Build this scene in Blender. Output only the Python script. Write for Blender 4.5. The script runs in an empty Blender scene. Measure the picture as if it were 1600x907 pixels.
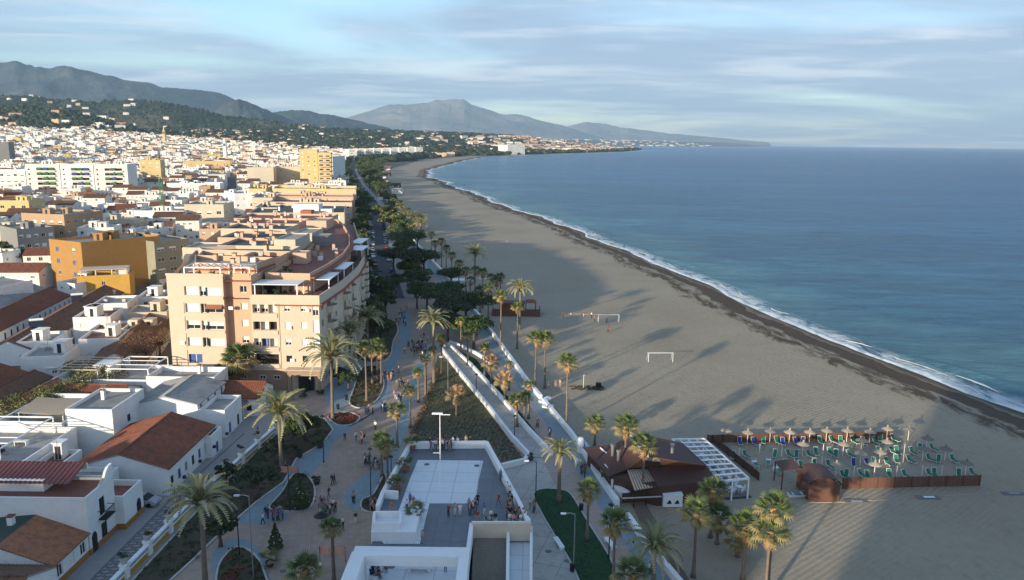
import bpy, math, random
import numpy as np
from mathutils import Matrix, Vector
random.seed(7); rng=np.random.default_rng(7)
D=bpy.data; SC=bpy.context.scene; COL=SC.collection
R=math.radians; PI=math.pi
# ------------------------------------------------------------------ camera
F=1200.; HC=48.; CX,CY=800.,453.5
ROLL=R(0.7); PIT=math.atan((CY-221.5)/F)
def ray(px,py):
    u=(px-CX)/F; v=-(py-CY)/F; c,s=math.cos(ROLL),math.sin(ROLL)
    u,v=u*c-v*s,u*s+v*c
    return u, math.cos(PIT)+v*math.sin(PIT), -math.sin(PIT)+v*math.cos(PIT)
def P(px,py,z=0.5):
    u,dy,dz=ray(px,py); t=(z-HC)/dz
    return (u*t,dy*t)
def topz(px,py,dist):               # height of a point seen at px,py whose forward distance is dist
    u,dy,dz=ray(px,py); return HC+dz/dy*dist, u/dy*dist
def Q(x,y,z):
    Z=z-HC; d=y*math.cos(PIT)-Z*math.sin(PIT); v=(y*math.sin(PIT)+Z*math.cos(PIT))/d; u=x/d
    c,s=math.cos(ROLL),math.sin(ROLL); u,v=u*c+v*s,-u*s+v*c
    return CX+F*u, CY-F*v, d
cd=D.cameras.new('camera'); cam=D.objects.new('camera',cd); COL.objects.link(cam); SC.camera=cam
cd.sensor_width=36; cd.lens=36*F/1600; cd.clip_start=.5; cd.clip_end=150000
_c=Matrix.Rotation(PI/2-PIT,4,'X') @ Matrix.Rotation(ROLL,4,'Z')
cam.matrix_world=Matrix.Translation((0,0,HC)) @ _c
# ------------------------------------------------------------------ light
SUN_AZ=R(36+180); SUN_EL=R(10.3)       # azimuth of the sun clockwise from +Y (behind the camera, to the left)
sunv=Vector((math.sin(SUN_AZ)*math.cos(SUN_EL),math.cos(SUN_AZ)*math.cos(SUN_EL),math.sin(SUN_EL)))
sl=D.lights.new('sun','SUN'); sl.energy=2.85; sl.color=(1,.86,.64); sl.angle=R(1.1)
so=D.objects.new('sun',sl); COL.objects.link(so); so.rotation_euler=sunv.to_track_quat('Z','Y').to_euler()
SC.view_settings.view_transform='Standard'; SC.view_settings.look='None'; SC.view_settings.exposure=1.3; SC.view_settings.gamma=1
W=D.worlds.new('World'); SC.world=W; W.use_nodes=True; nt=W.node_tree; N=nt.nodes; L=nt.links; N.clear()
def nd(t,N=N,**k):
    n=N.new(t)
    for a,b in k.items():
        if a.startswith('i_'): n.inputs[a[2:].replace('_',' ')].default_value=b
        else: setattr(n,a,b)
    return n
sky=nd('ShaderNodeTexSky',sky_type='NISHITA',sun_disc=False,sun_elevation=SUN_EL,sun_rotation=SUN_AZ,altitude=50,air_density=1.0,dust_density=.6,ozone_density=2.2)
tc=nd('ShaderNodeTexCoord'); sep=nd('ShaderNodeSeparateXYZ'); L.new(tc.outputs['Generated'],sep.inputs[0])
ab=nd('ShaderNodeMath',operation='ABSOLUTE'); L.new(sep.outputs[2],ab.inputs[0])
ad=nd('ShaderNodeMath',operation='ADD'); L.new(ab.outputs[0],ad.inputs[0]); ad.inputs[1].default_value=.07
dv=nd('ShaderNodeVectorMath',operation='DIVIDE'); L.new(tc.outputs['Generated'],dv.inputs[0]); cb=nd('ShaderNodeCombineXYZ')
for i in range(3): L.new(ad.outputs[0],cb.inputs[i])
L.new(cb.outputs[0],dv.inputs[1])
def cloud(scale,rot,str_,lo,hi,seed,det=9,rough=.55,dist=.4):
    mp=nd('ShaderNodeMapping'); L.new(dv.outputs[0],mp.inputs[0]); mp.inputs['Rotation'].default_value=(0,0,rot); mp.inputs['Scale'].default_value=(scale,scale*str_,.2); mp.inputs['Location'].default_value=(seed,seed*.7,0)
    n=nd('ShaderNodeTexNoise'); n.inputs['Scale'].default_value=1; n.inputs['Detail'].default_value=det; n.inputs['Roughness'].default_value=rough; n.inputs['Distortion'].default_value=dist
    L.new(mp.outputs[0],n.inputs['Vector'])
    r=nd('ShaderNodeValToRGB'); r.color_ramp.elements[0].position=lo; r.color_ramp.elements[1].position=hi; r.color_ramp.interpolation='EASE'
    L.new(n.outputs[0],r.inputs[0]); return r.outputs[0]
c1=cloud(.22,.35,1.35,.32,.56,5.3)      # broad grey-blue layer
c2=cloud(.5,.25,2.2,.50,.70,8.4,rough=.58)      # thin bright streaks
c3=cloud(1.3,.2,3.0,.50,.74,1.4,det=8,rough=.5)
def mx(a,b,f,fac=1.):
    m=nd('ShaderNodeMix',data_type='RGBA'); 
    mm=nd('ShaderNodeMath',operation='MULTIPLY'); L.new(f,mm.inputs[0]); mm.inputs[1].default_value=fac; L.new(mm.outputs[0],m.inputs[0])
    if hasattr(a,'is_linked'): L.new(a,m.inputs[6])
    else: m.inputs[6].default_value=a
    if hasattr(b,'is_linked'): L.new(b,m.inputs[7])
    else: m.inputs[7].default_value=b
    return m.outputs[2]
SKY_S=.15
skyt=nd('ShaderNodeMix',data_type='RGBA',blend_type='MULTIPLY'); skyt.inputs[0].default_value=1; L.new(sky.outputs[0],skyt.inputs[6]); skyt.inputs[7].default_value=(.80,.85,.90,1)
base=skyt.outputs[2]
k=mx(base,(1.1,1.4,1.95,1),c1,.92)
k=mx(k,(2.75,2.95,3.15,1),c2,.8)
k=mx(k,(2.7,3.05,3.5,1),c3,.25)
bg=nd('ShaderNodeBackground'); bg.inputs[1].default_value=SKY_S; L.new(k,bg.inputs[0]); wo=nd('ShaderNodeOutputWorld'); L.new(bg.outputs[0],wo.inputs[0])
SC.cycles.max_bounces=6; SC.cycles.diffuse_bounces=3; SC.cycles.glossy_bounces=2; SC.cycles.transparent_max_bounces=6; SC.cycles.volume_bounces=0; SC.cycles.transmission_bounces=2
SC.cycles.caustics_reflective=False; SC.cycles.caustics_refractive=False
# ------------------------------------------------------------------ materials
MATS={}
def mat(name,c,rough=.8,var=.12,scale=1.5,bump=0,bscale=8,tint=0,metal=0,spec=.3,c2=None,big=.06,mix2=.5,grid=None):
    if name in MATS: return MATS[name]
    m=D.materials.new(name); m.use_nodes=True; t=m.node_tree; n=t.nodes; l=t.links; b=n['Principled BSDF']
    b.inputs['Roughness'].default_value=rough; b.inputs['Metallic'].default_value=metal; b.inputs['Specular IOR Level'].default_value=spec
    geo=n.new('ShaderNodeNewGeometry'); n1=n.new('ShaderNodeTexNoise'); n1.inputs['Scale'].default_value=scale; n1.inputs['Detail'].default_value=6; n1.inputs['Roughness'].default_value=.65; l.new(geo.outputs['Position'],n1.inputs['Vector'])
    n2=n.new('ShaderNodeTexNoise'); n2.inputs['Scale'].default_value=big; n2.inputs['Detail'].default_value=4; l.new(geo.outputs['Position'],n2.inputs['Vector'])
    a=n.new('ShaderNodeMath'); a.operation='ADD'; l.new(n1.outputs[0],a.inputs[0]); l.new(n2.outputs[0],a.inputs[1])
    mr=n.new('ShaderNodeMapRange'); mr.inputs[1].default_value=.6; mr.inputs[2].default_value=1.4; mr.inputs[3].default_value=1-var*1.6; mr.inputs[4].default_value=1+var*1.6; l.new(a.outputs[0],mr.inputs[0])
    cm=n.new('ShaderNodeMix'); cm.data_type='RGBA'; cm.blend_type='MULTIPLY'; cm.inputs[0].default_value=1; cm.inputs[6].default_value=(*c,1); l.new(mr.outputs[0],cm.inputs[7]); out=cm.outputs[2]
    if c2:
        n3=n.new('ShaderNodeTexNoise'); n3.inputs['Scale'].default_value=scale*.45; n3.inputs['Detail'].default_value=7; n3.inputs['Roughness'].default_value=.7; l.new(geo.outputs['Position'],n3.inputs['Vector'])
        rr=n.new('ShaderNodeMapRange'); rr.inputs[1].default_value=.62-.25*mix2; rr.inputs[2].default_value=.75-.25*mix2; l.new(n3.outputs[0],rr.inputs[0])
        m2=n.new('ShaderNodeMix'); m2.data_type='RGBA'; l.new(rr.outputs[0],m2.inputs[0]); l.new(out,m2.inputs[6]); m2.inputs[7].default_value=(*c2,1); out=m2.outputs[2]
    if tint:
        oi=n.new('ShaderNodeObjectInfo'); hs=n.new('ShaderNodeHueSaturation'); 
        r1=n.new('ShaderNodeMapRange'); r1.inputs[3].default_value=1-tint; r1.inputs[4].default_value=1+tint*.6; l.new(oi.outputs['Random'],r1.inputs[0]); l.new(r1.outputs[0],hs.inputs['Value'])
        w=n.new('ShaderNodeMath'); w.operation='MULTIPLY'; w.inputs[1].default_value=7.31; l.new(oi.outputs['Random'],w.inputs[0]); w2=n.new('ShaderNodeMath'); w2.operation='FRACT'; l.new(w.outputs[0],w2.inputs[0])
        r2=n.new('ShaderNodeMapRange'); r2.inputs[3].default_value=1-tint; r2.inputs[4].default_value=1+tint; l.new(w2.outputs[0],r2.inputs[0]); l.new(r2.outputs[0],hs.inputs['Saturation'])
        l.new(out,hs.inputs['Color']); out=hs.outputs[0]
    if grid:
        mp=n.new('ShaderNodeMapping'); mp.inputs['Rotation'].default_value=(0,0,grid[1]); l.new(geo.outputs['Position'],mp.inputs[0]); bk=n.new('ShaderNodeTexBrick'); bk.inputs['Scale'].default_value=1/grid[0]; bk.inputs['Mortar Size'].default_value=.03; bk.inputs['Mortar Smooth'].default_value=.3; bk.inputs['Brick Width'].default_value=1.; bk.inputs['Row Height'].default_value=1.; bk.offset=grid[2]
        bk.inputs['Color1'].default_value=(1,1,1,1); bk.inputs['Color2'].default_value=(.93,.93,.93,1); bk.inputs['Mortar'].default_value=(.76,.75,.73,1); l.new(mp.outputs[0],bk.inputs['Vector']); gm=n.new('ShaderNodeMix'); gm.data_type='RGBA'; gm.blend_type='MULTIPLY'; gm.inputs[0].default_value=1; l.new(out,gm.inputs[6]); l.new(bk.outputs[0],gm.inputs[7]); out=gm.outputs[2]
    l.new(out,b.inputs['Base Color'])
    if bump:
        bp=n.new('ShaderNodeBump'); bp.inputs['Distance'].default_value=bump; bp.inputs['Strength'].default_value=1; n4=n.new('ShaderNodeTexNoise'); n4.inputs['Scale'].default_value=bscale; n4.inputs['Detail'].default_value=4
        l.new(geo.outputs['Position'],n4.inputs['Vector']); l.new(n4.outputs[0],bp.inputs['Height']); l.new(bp.outputs[0],b.inputs['Normal'])
    MATS[name]=m; return m
M={}
def mm(k,*a,**kw): M[k]=mat(k,*a,**kw)
mm('white_plaster',(.75,.74,.71),.85,.08,.8,tint=.05,c2=(.60,.585,.55),mix2=.12); mm('white_far',(.72,.69,.63),.9,.06,.5,tint=.12)
mm('cream_plaster',(.56,.45,.345),.85,.06,.8); mm('cream_side',(.60,.50,.38),.85,.08,.8); mm('pink_plaster',(.54,.38,.28),.85,.08,.8); mm('yellow_plaster',(.58,.44,.21),.85,.08,.8)
mm('ochre_plaster',(.34,.185,.06),.85,.1,.8); mm('yellow_ochre',(.56,.33,.07),.85,.1,.8); mm('orange_plaster',(.40,.27,.17),.85,.1,.8); mm('beige_plaster',(.52,.45,.35),.85,.1,.8); mm('grey_plaster',(.22,.215,.21),.85,.1,.8)
mm('olive_plaster',(.25,.24,.18),.85,.1,.8); mm('salmon_plaster',(.54,.355,.235),.85,.06,.8)
mm('tan_base',(.32,.22,.15),.85,.1,1); mm('terracotta_floor',(.22,.085,.06),.75,.2,1.5); mm('red_cornice',(.33,.10,.06),.8,.12,1.5); mm('dark_roof',(.085,.088,.08),.9,.2,.6); mm('grey_roof',(.30,.29,.27),.9,.2,.6,c2=(.2,.19,.17),mix2=.3); mm('grit_roof',(.34,.32,.27),.9,.2,.9)
mm('glass',(.025,.03,.035),.12,.2,.3,spec=.6); mm('shutter',(.72,.68,.60),.6,.04,3); mm('dark_opening',(.03,.028,.026),.8,.2,1); mm('frame_white',(.78,.78,.76),.5,.03,3); mm('blue_shutter',(.04,.09,.27),.6,.1,2)
mm('brown_awning',(.30,.12,.07),.8,.1,2); mm('iron',(.02,.02,.022),.5,.1,3); mm('grey_metal',(.35,.36,.37),.4,.1,3,metal=.6); mm('white_metal',(.8,.8,.8),.4,.04,3); mm('wood_door',(.06,.03,.02),.6,.2,6); mm('blue_door',(.04,.10,.20),.6,.1,4)
mm('concrete',(.43,.41,.37),.85,.1,1.2,c2=(.33,.315,.285),mix2=.25,bump=.01,grid=(3.,.3,0)); mm('white_wall',(.78,.78,.76),.75,.06,.5,c2=(.68,.675,.65),mix2=.1)
mm('skin',(.42,.24,.16),.6,.03,4); mm('hair',(.035,.022,.015),.7,.1,4)
# tiled roofs: brown-red with per-tile tint
def tile_mat(name,c,c2):
    m=mat(name,c,.85,.28,2.2,c2=c2,mix2=.55); return m
M['tile_red']=tile_mat('tile_red',(.22,.075,.04),(.13,.06,.04)); M['tile_orange']=tile_mat('tile_orange',(.34,.14,.07),(.22,.10,.06)); M['tile_brown']=tile_mat('tile_brown',(.17,.085,.05),(.10,.06,.04))
M['green_sheet']=mat('green_sheet',(.035,.06,.05),.7,.2,1); M['maroon_sheet']=mat('maroon_sheet',(.11,.04,.042),.6,.15,1.2)
# ------------------------------------------------------------------ mesh builder
class MB:
    def __init__(s): s.v=[]; s.f=[]; s.m=[]; s.M=None; s.names=[]
    def mi(s,m):
        if m not in s.names: s.names.append(m)
        return s.names.index(m)
    def add(s,vs,fs,m):
        b=len(s.v); 
        if s.M is not None: vs=[tuple(s.M@Vector(v)) for v in vs]
        s.v+=vs; s.f+=[tuple(b+i for i in f) for f in fs]; s.m+=[s.mi(m)]*len(fs); return s
    def box(s,x0,y0,z0,x1,y1,z1,m):
        return s.add([(x0,y0,z0),(x1,y0,z0),(x1,y1,z0),(x0,y1,z0),(x0,y0,z1),(x1,y0,z1),(x1,y1,z1),(x0,y1,z1)],[(0,3,2,1),(4,5,6,7),(0,1,5,4),(1,2,6,5),(2,3,7,6),(3,0,4,7)],m)
    def beam(s,a,b,w,h,m):           # box along a->b
        a=Vector(a);b=Vector(b);d=(b-a); L_=d.length
        if L_<1e-6: return s
        d/=L_; up=Vector((0,0,1)) if abs(d.z)<.95 else Vector((0,1,0)); x=d.cross(up).normalized(); y=x.cross(d)
        vs=[tuple(p+x*i*w/2+y*j*h/2) for p in (a,b) for i,j in ((-1,-1),(1,-1),(1,1),(-1,1))]
        return s.add(vs,[(3,2,1,0),(4,5,6,7),(0,1,5,4),(1,2,6,5),(2,3,7,6),(3,0,4,7)],m)
    def prism(s,poly,z0,z1,m,mt=None,bottom=True):
        n=len(poly); ar=sum(poly[i][0]*poly[(i+1)%n][1]-poly[(i+1)%n][0]*poly[i][1] for i in range(n))
        if ar<0: poly=poly[::-1]
        z0=z0 if hasattr(z0,'__len__') else [z0]*n; z1=z1 if hasattr(z1,'__len__') else [z1]*n
        if ar<0: z0=z0[::-1]; z1=z1[::-1]
        vs=[(x,y,z) for (x,y),z in zip(poly,z0)]+[(x,y,z) for (x,y),z in zip(poly,z1)]
        s.add(vs,[(i,(i+1)%n,n+(i+1)%n,n+i) for i in range(n)]+([tuple(range(n))[::-1]] if bottom else []),m)
        return s.add(vs,[tuple(range(n,2*n))],mt or m)
    def tube(s,pts,rs,m,n=6,cap=True):
        pts=[Vector(p) for p in pts]; rs=rs if hasattr(rs,'__len__') else [rs]*len(pts); vs=[]
        for i,p in enumerate(pts):
            d=(pts[min(i+1,len(pts)-1)]-pts[max(i-1,0)]).normalized(); up=Vector((0,0,1)) if abs(d.z)<.9 else Vector((1,0,0)); x=d.cross(up).normalized(); y=d.cross(x)
            vs+=[tuple(p+(x*math.cos(2*PI*k/n)+y*math.sin(2*PI*k/n))*rs[i]) for k in range(n)]
        fs=[(i*n+k,i*n+(k+1)%n,(i+1)*n+(k+1)%n,(i+1)*n+k) for i in range(len(pts)-1) for k in range(n)]
        if cap: fs+=[tuple(range(n))[::-1],tuple(range((len(pts)-1)*n,len(pts)*n))]
        return s.add(vs,fs,m)
    def lathe(s,prof,m,n=10,c=(0,0,0)):
        vs=[(c[0]+r*math.cos(2*PI*k/n),c[1]+r*math.sin(2*PI*k/n),c[2]+z) for r,z in prof for k in range(n)]
        return s.add(vs,[(i*n+k,i*n+(k+1)%n,(i+1)*n+(k+1)%n,(i+1)*n+k) for i in range(len(prof)-1) for k in range(n)],m)
    def quad(s,a,b,c,d,m): return s.add([tuple(a),tuple(b),tuple(c),tuple(d)],[(0,1,2,3)],m)
    def tri(s,a,b,c,m): return s.add([tuple(a),tuple(b),tuple(c)],[(0,1,2)],m)
    def wall(s,p0,p1,z0,z1,holes,m,depth=.18,mr=None):   # wall seen from the right-hand side of p0->p1 (outside); holes (u0,v0,u1,v1) metres along and up
        p0=Vector((*p0,0));p1=Vector((*p1,0)); L_=(p1-p0).length; d=(p1-p0)/L_; inn=Vector((-d.y,d.x,0))*depth
        us=sorted({0,L_}|{h[0] for h in holes}|{h[2] for h in holes}); zs=sorted({z0,z1}|{h[1] for h in holes}|{h[3] for h in holes})
        pt=lambda u,z,i=0: tuple(p0+d*u+Vector((0,0,z))+inn*i)
        for a,b in zip(us,us[1:]):
            run=None
            for c,e in zip(zs,zs[1:]):
                hole=any(h[0]<=a+1e-6 and b<=h[2]+1e-6 and h[1]<=c+1e-6 and e<=h[3]+1e-6 for h in holes)
                if hole:
                    if run is not None: s.quad(pt(a,run),pt(b,run),pt(b,c),pt(a,c),m); run=None
                elif run is None: run=c
            if run is not None: s.quad(pt(a,run),pt(b,run),pt(b,z1),pt(a,z1),m)
        for h in holes:
            a,c,b,e=h[:4]; m2=mr or m
            s.quad(pt(a,c),pt(b,c),pt(b,c,1),pt(a,c,1),m2); s.quad(pt(a,e,1),pt(b,e,1),pt(b,e),pt(a,e),m2)
            s.quad(pt(a,c,1),pt(a,e,1),pt(a,e),pt(a,c),m2); s.quad(pt(b,c),pt(b,e),pt(b,e,1),pt(b,c,1),m2)
        return s
    def mesh(s,name,smooth=False):
        me=D.meshes.new(name); me.from_pydata(s.v,[],s.f)
        for n in s.names: me.materials.append(M[n] if isinstance(n,str) else n)
        me.polygons.foreach_set('material_index',s.m)
        if smooth: me.polygons.foreach_set('use_smooth',[True]*len(s.f))
        me.update(); return me
    def build(s,name,parent=None,loc=None,rot=0,smooth=False,kind=None):
        if not s.f: return None
        return inst(name,s.mesh(name,smooth),parent,loc,rot,kind=kind)
def inst(name,me,parent=None,loc=None,rot=0,scale=None,kind=None):
    o=D.objects.new(name,me); COL.objects.link(o)
    if parent: o.parent=parent
    if loc is not None: o.location=loc
    if hasattr(rot,'__len__'): o.rotation_euler=rot
    elif rot: o.rotation_euler=(0,0,rot)
    if scale is not None: o.scale=scale if hasattr(scale,'__len__') else (scale,)*3
    if kind: o['kind']=kind
    return o
THINGS=[]
def tag(o,label,cat,group=None):
    o['label']=label; o['category']=cat
    if group: o['group']=group
    THINGS.append(o); return o
def thing(name,label,cat,loc=(0,0,0),rot=0,group=None):
    return tag(inst(name,None,None,loc,rot),label,cat,group)
def copy_tree(o,parent=None,lab=True):
    c=o.copy(); COL.objects.link(c)
    if parent: c.parent=parent
    else: THINGS.append(c)
    for ch in o.children: copy_tree(ch,c)
    return c
def grid_mesh(name,X,Y,Z,mats,mi=None,attr=None,smooth=True):
    r,c=X.shape; v=np.stack([X,Y,Z],-1).reshape(-1,3); idx=np.arange(r*c).reshape(r,c)
    q=np.stack([idx[:-1,:-1],idx[:-1,1:],idx[1:,1:],idx[1:,:-1]],-1).reshape(-1,4)
    me=D.meshes.new(name); me.vertices.add(len(v)); me.vertices.foreach_set('co',v.astype(np.float32).ravel()); me.loops.add(q.size); me.loops.foreach_set('vertex_index',q.ravel().astype(np.int32))
    me.polygons.add(len(q)); me.polygons.foreach_set('loop_start',np.arange(0,q.size,4,dtype=np.int32)); me.polygons.foreach_set('loop_total',np.full(len(q),4,dtype=np.int32))
    for m in mats: me.materials.append(m)
    me.update(calc_edges=True); me.validate()
    if smooth: me.polygons.foreach_set('use_smooth',np.ones(len(q),bool))
    for k,a in (attr or {}).items():
        at=me.attributes.new(k,'FLOAT','POINT'); at.data.foreach_set('value',a.astype(np.float32).ravel())
    return me
def soup(name,V,Fc,mats,mi=None):    # V (n,3), Fc (k,4) quads
    me=D.meshes.new(name); q=np.asarray(Fc); me.vertices.add(len(V)); me.vertices.foreach_set('co',np.asarray(V,np.float32).ravel()); me.loops.add(q.size); me.loops.foreach_set('vertex_index',q.ravel().astype(np.int32))
    me.polygons.add(len(q)); me.polygons.foreach_set('loop_start',np.arange(0,q.size,q.shape[1],dtype=np.int32)); me.polygons.foreach_set('loop_total',np.full(len(q),q.shape[1],dtype=np.int32))
    for m in mats: me.materials.append(m)
    if mi is not None: me.polygons.foreach_set('material_index',np.asarray(mi,np.int32))
    me.update(calc_edges=True); return me
def vnoise(x,y,seed=0):
    xi=np.floor(x).astype(np.int64); yi=np.floor(y).astype(np.int64); fx=x-xi; fy=y-yi; fx=fx*fx*(3-2*fx); fy=fy*fy*(3-2*fy)
    def h(a,b):
        n=(a*374761393+b*668265263+seed*974711)&0x7fffffff; n=((n^(n>>13))*1274126177)&0x7fffffff; return ((n^(n>>16))&0xffff)/65535.
    return (h(xi,yi)*(1-fx)+h(xi+1,yi)*fx)*(1-fy)+(h(xi,yi+1)*(1-fx)+h(xi+1,yi+1)*fx)*fy
def fbm(x,y,o=5,seed=0):
    s=0;a=.5
    for i in range(o): s=s+a*vnoise(x*2**i,y*2**i,seed+i*17); a*=.5
    return s
def sstep(t): t=np.clip(t,0,1); return t*t*(3-2*t)
# ------------------------------------------------------------------ shore and land
SEA=-.7
shore_px=[(1680,672),(1600,640),(1400,570),(1300,532),(1200,490),(1100,444),(1000,400),(900,360),(800,325),(750,307),(720,295),(690,284),(672,277),(668,270),(676,264),(700,258),(725,251),(760,245)]
sp=[P(a,b,SEA) for a,b in shore_px]
SY=np.array([-900,0,60]+[p[1] for p in sp]+[3450,4300,5500,6100,7000,9000,12000,17000,19000,26000,60000])
SX=np.array([140,130,118]+[p[0] for p in sp]+[275,620,925,860,-300,-500,1500,5200,6400,3000,3000])
wp=[(1065,920),(1050,907),(995,832),(940,755),(900,690),(825,600),(760,510),(700,435),(640,370),(618,320),(606,285),(604,265)]
wpt=[P(a,b,.5) for a,b in wp]
WY=np.array([-400,0,60]+[p[1] for p in wpt]+[2000,2600,60000]); WX=np.array([60,35,25]+[p[0] for p in wpt]+[-230,-140,-140])
def S(y):
    y=np.asarray(y,float); return np.interp(y,SY,SX)+ (1.1*np.sin(y/13.)+1.6*np.sin(y/37.+1)+.5*np.sin(y/5.))*np.clip(y/400,.3,2)
def Wd(y):
    y=np.asarray(y,float); w=np.interp(y,WY,WX); s=S(y)-25; return np.where(y>2600,s,np.minimum(w,s))
def T(x,y):
    x=np.asarray(x,float);y=np.asarray(y,float); s=Wd(y)-x
    z=.45+58*sstep((s-130)/1300)*sstep((y-450)/1300)
    z=z+sstep((y-2200)/2500)*sstep(s/900)*(14+46*fbm(x/900,y/900,4,3))*sstep((9000-y)/2500)
    return z+sstep((y-9000)/3000)*sstep(s/1500)*30
def mountain(name,prof,dist,wid,mt,seed,base=0,rough=.35,n=260):
    xs=np.array([p[0] for p in prof],float); ys=np.array([p[1] for p in prof],float)
    px=np.linspace(xs[0],xs[-1],n); py=np.interp(px,xs,ys)
    tz=np.array([topz(a,b,dist) for a,b in zip(px,py)]); H0=np.maximum(tz[:,0],2)*sstep((px-xs[0])/8+.3)*sstep((xs[-1]-px)/8+.3)
    m=44; t=np.linspace(-1,1,m); Y=dist+wid*t[:,None]+0*px[None]; X=(tz[:,1]/dist)[None]*Y
    bell=np.clip(1-np.abs(t),0,1)[:,None]**.85
    nz=fbm(X/(wid*.35),Y/(wid*.35),6,seed+5); rid=1-np.abs(2*nz-1)
    Z=base-30+(H0[None]+30-base)*bell*(1-rough*(1-bell)*(1.6*(1-rid)+.5))+(fbm(X/(wid*.05),Y/(wid*.05),4,seed+9)-.47)*H0[None]*.10*bell
    Z=Z+(fbm(X/(wid*.14),Y/(wid*.14),4,seed+19)-.47)*H0[None]*.34*bell*sstep((1-bell)*5)
    me=grid_mesh(name,X,Y,Z,[mt]); o=inst(name,me); o['kind']='structure'; return o
# ------------------------------------------------------------------ setting materials
def nodes_mat(name):
    m=D.materials.new(name); m.use_nodes=True; t=m.node_tree; return m,t.nodes,t.links,t.nodes['Principled BSDF']
def ramp(n,l,src,stops,inter='LINEAR'):
    r=n.new('ShaderNodeValToRGB'); e=r.color_ramp.elements; r.color_ramp.interpolation=inter
    while len(e)>1: e.remove(e[-1])
    e[0].position=stops[0][0]; e[0].color=(*stops[0][1],1)
    for p,c in stops[1:]: x=e.new(p); x.color=(*c,1)
    l.new(src,r.inputs[0]); return r.outputs[0]
def noise(n,l,vec,scale,det=5,rough=.6,dist=0):
    x=n.new('ShaderNodeTexNoise'); x.inputs['Scale'].default_value=scale; x.inputs['Detail'].default_value=det; x.inputs['Roughness'].default_value=rough; x.inputs['Distortion'].default_value=dist; l.new(vec,x.inputs['Vector']); return x.outputs[0]
def mth(n,l,op,a,b=None,c=None):
    x=n.new('ShaderNodeMath'); x.operation=op
    for i,v in enumerate((a,b,c)):
        if v is None: continue
        if hasattr(v,'is_linked'): l.new(v,x.inputs[i])
        else: x.inputs[i].default_value=v
    return x.outputs[0]
def mixc(n,l,f,a,b,bt='MIX'):
    x=n.new('ShaderNodeMix'); x.data_type='RGBA'; x.blend_type=bt
    for i,v in ((0,f),(6,a),(7,b)):
        if hasattr(v,'is_linked'): l.new(v,x.inputs[i])
        elif i: x.inputs[i].default_value=(*v,1)
        else: x.inputs[i].default_value=v
    return x.outputs[2]
def mapv(n,l,vec,scale=(1,1,1),rot=0):
    x=n.new('ShaderNodeMapping'); x.inputs['Scale'].default_value=scale; x.inputs['Rotation'].default_value=(0,0,rot); l.new(vec,x.inputs[0]); return x.outputs[0]
# sea
m,n,l,b=nodes_mat('sea_water'); M['sea']=m
g=n.new('ShaderNodeNewGeometry').outputs['Position']; at=n.new('ShaderNodeAttribute'); at.attribute_name='shore'; d=at.outputs['Fac']
dn=mth(n,l,'ADD',d,mth(n,l,'MULTIPLY',mth(n,l,'SUBTRACT',noise(n,l,g,.02,4),.5),160))
col=ramp(n,l,mth(n,l,'DIVIDE',dn,900),[(0,(.12,.29,.33)),(.05,(.065,.20,.295)),(.2,(.042,.155,.285)),(.55,(.024,.115,.26)),(1,(.017,.092,.235))])
pn=noise(n,l,mapv(n,l,g,(.0022,.010,1),.25),1,6,.6,.3)
pr=n.new('ShaderNodeMapRange'); pr.inputs[1].default_value=.42; pr.inputs[2].default_value=.62; l.new(pn,pr.inputs[0]); pm=n.new('ShaderNodeMapRange'); pm.inputs[1].default_value=.40; pm.inputs[2].default_value=.62; l.new(noise(n,l,mapv(n,l,g,(.03,.11,1),.3),1,9,.78,.4),pm.inputs[0]); col=mixc(n,l,mth(n,l,'MULTIPLY',pr.outputs[0],.5),col,mixc(n,l,.6,col,(.004,.02,.06))); col=mixc(n,l,mth(n,l,'MULTIPLY',pm.outputs[0],.75),col,mixc(n,l,.62,col,(.003,.018,.055)))  # light and dark wave faces of the chop painted into the water colour
# broken foam close to the beach, and rare white caps
f1=noise(n,l,mapv(n,l,g,(.16,.07,.1),.35),1,7,.65,1.2); edge=mth(n,l,'SUBTRACT',1.,mth(n,l,'DIVIDE',d,15))
fm=n.new('ShaderNodeMapRange'); fm.inputs[1].default_value=.5; fm.inputs[2].default_value=.62; l.new(mth(n,l,'ADD',f1,mth(n,l,'MULTIPLY',edge,.12)),fm.inputs[0])
fe=n.new('ShaderNodeMapRange'); fe.inputs[1].default_value=8; fe.inputs[2].default_value=3; l.new(d,fe.inputs[0])
foam=mth(n,l,'MULTIPLY',fm.outputs[0],fe.outputs[0])
cap=n.new('ShaderNodeMapRange'); cap.inputs[1].default_value=.74; cap.inputs[2].default_value=.78; l.new(noise(n,l,mapv(n,l,g,(.03,.12,1),.2),1,6,.7),cap.inputs[0])
foam=mth(n,l,'MAXIMUM',foam,mth(n,l,'MULTIPLY',cap.outputs[0],.5))
col=mixc(n,l,foam,col,(.62,.65,.66)); l.new(col,b.inputs['Base Color'])
l.new(mth(n,l,'ADD',.22,mth(n,l,'MULTIPLY',foam,.5)),b.inputs['Roughness']); b.inputs['Specular IOR Level'].default_value=.035
w1=noise(n,l,mapv(n,l,g,(.045,.16,.1),.22),1,6,.62,.4); w2=noise(n,l,mapv(n,l,g,(.35,.9,.5),.1),1,5,.65,.2)
h=mth(n,l,'ADD',mth(n,l,'MULTIPLY',w1,5.5),mth(n,l,'MULTIPLY',w2,1.15)); bp=n.new('ShaderNodeBump'); bp.inputs['Distance'].default_value=1.; bp.inputs['Strength'].default_value=.85; l.new(h,bp.inputs['Height']); l.new(bp.outputs[0],b.inputs['Normal'])
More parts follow.
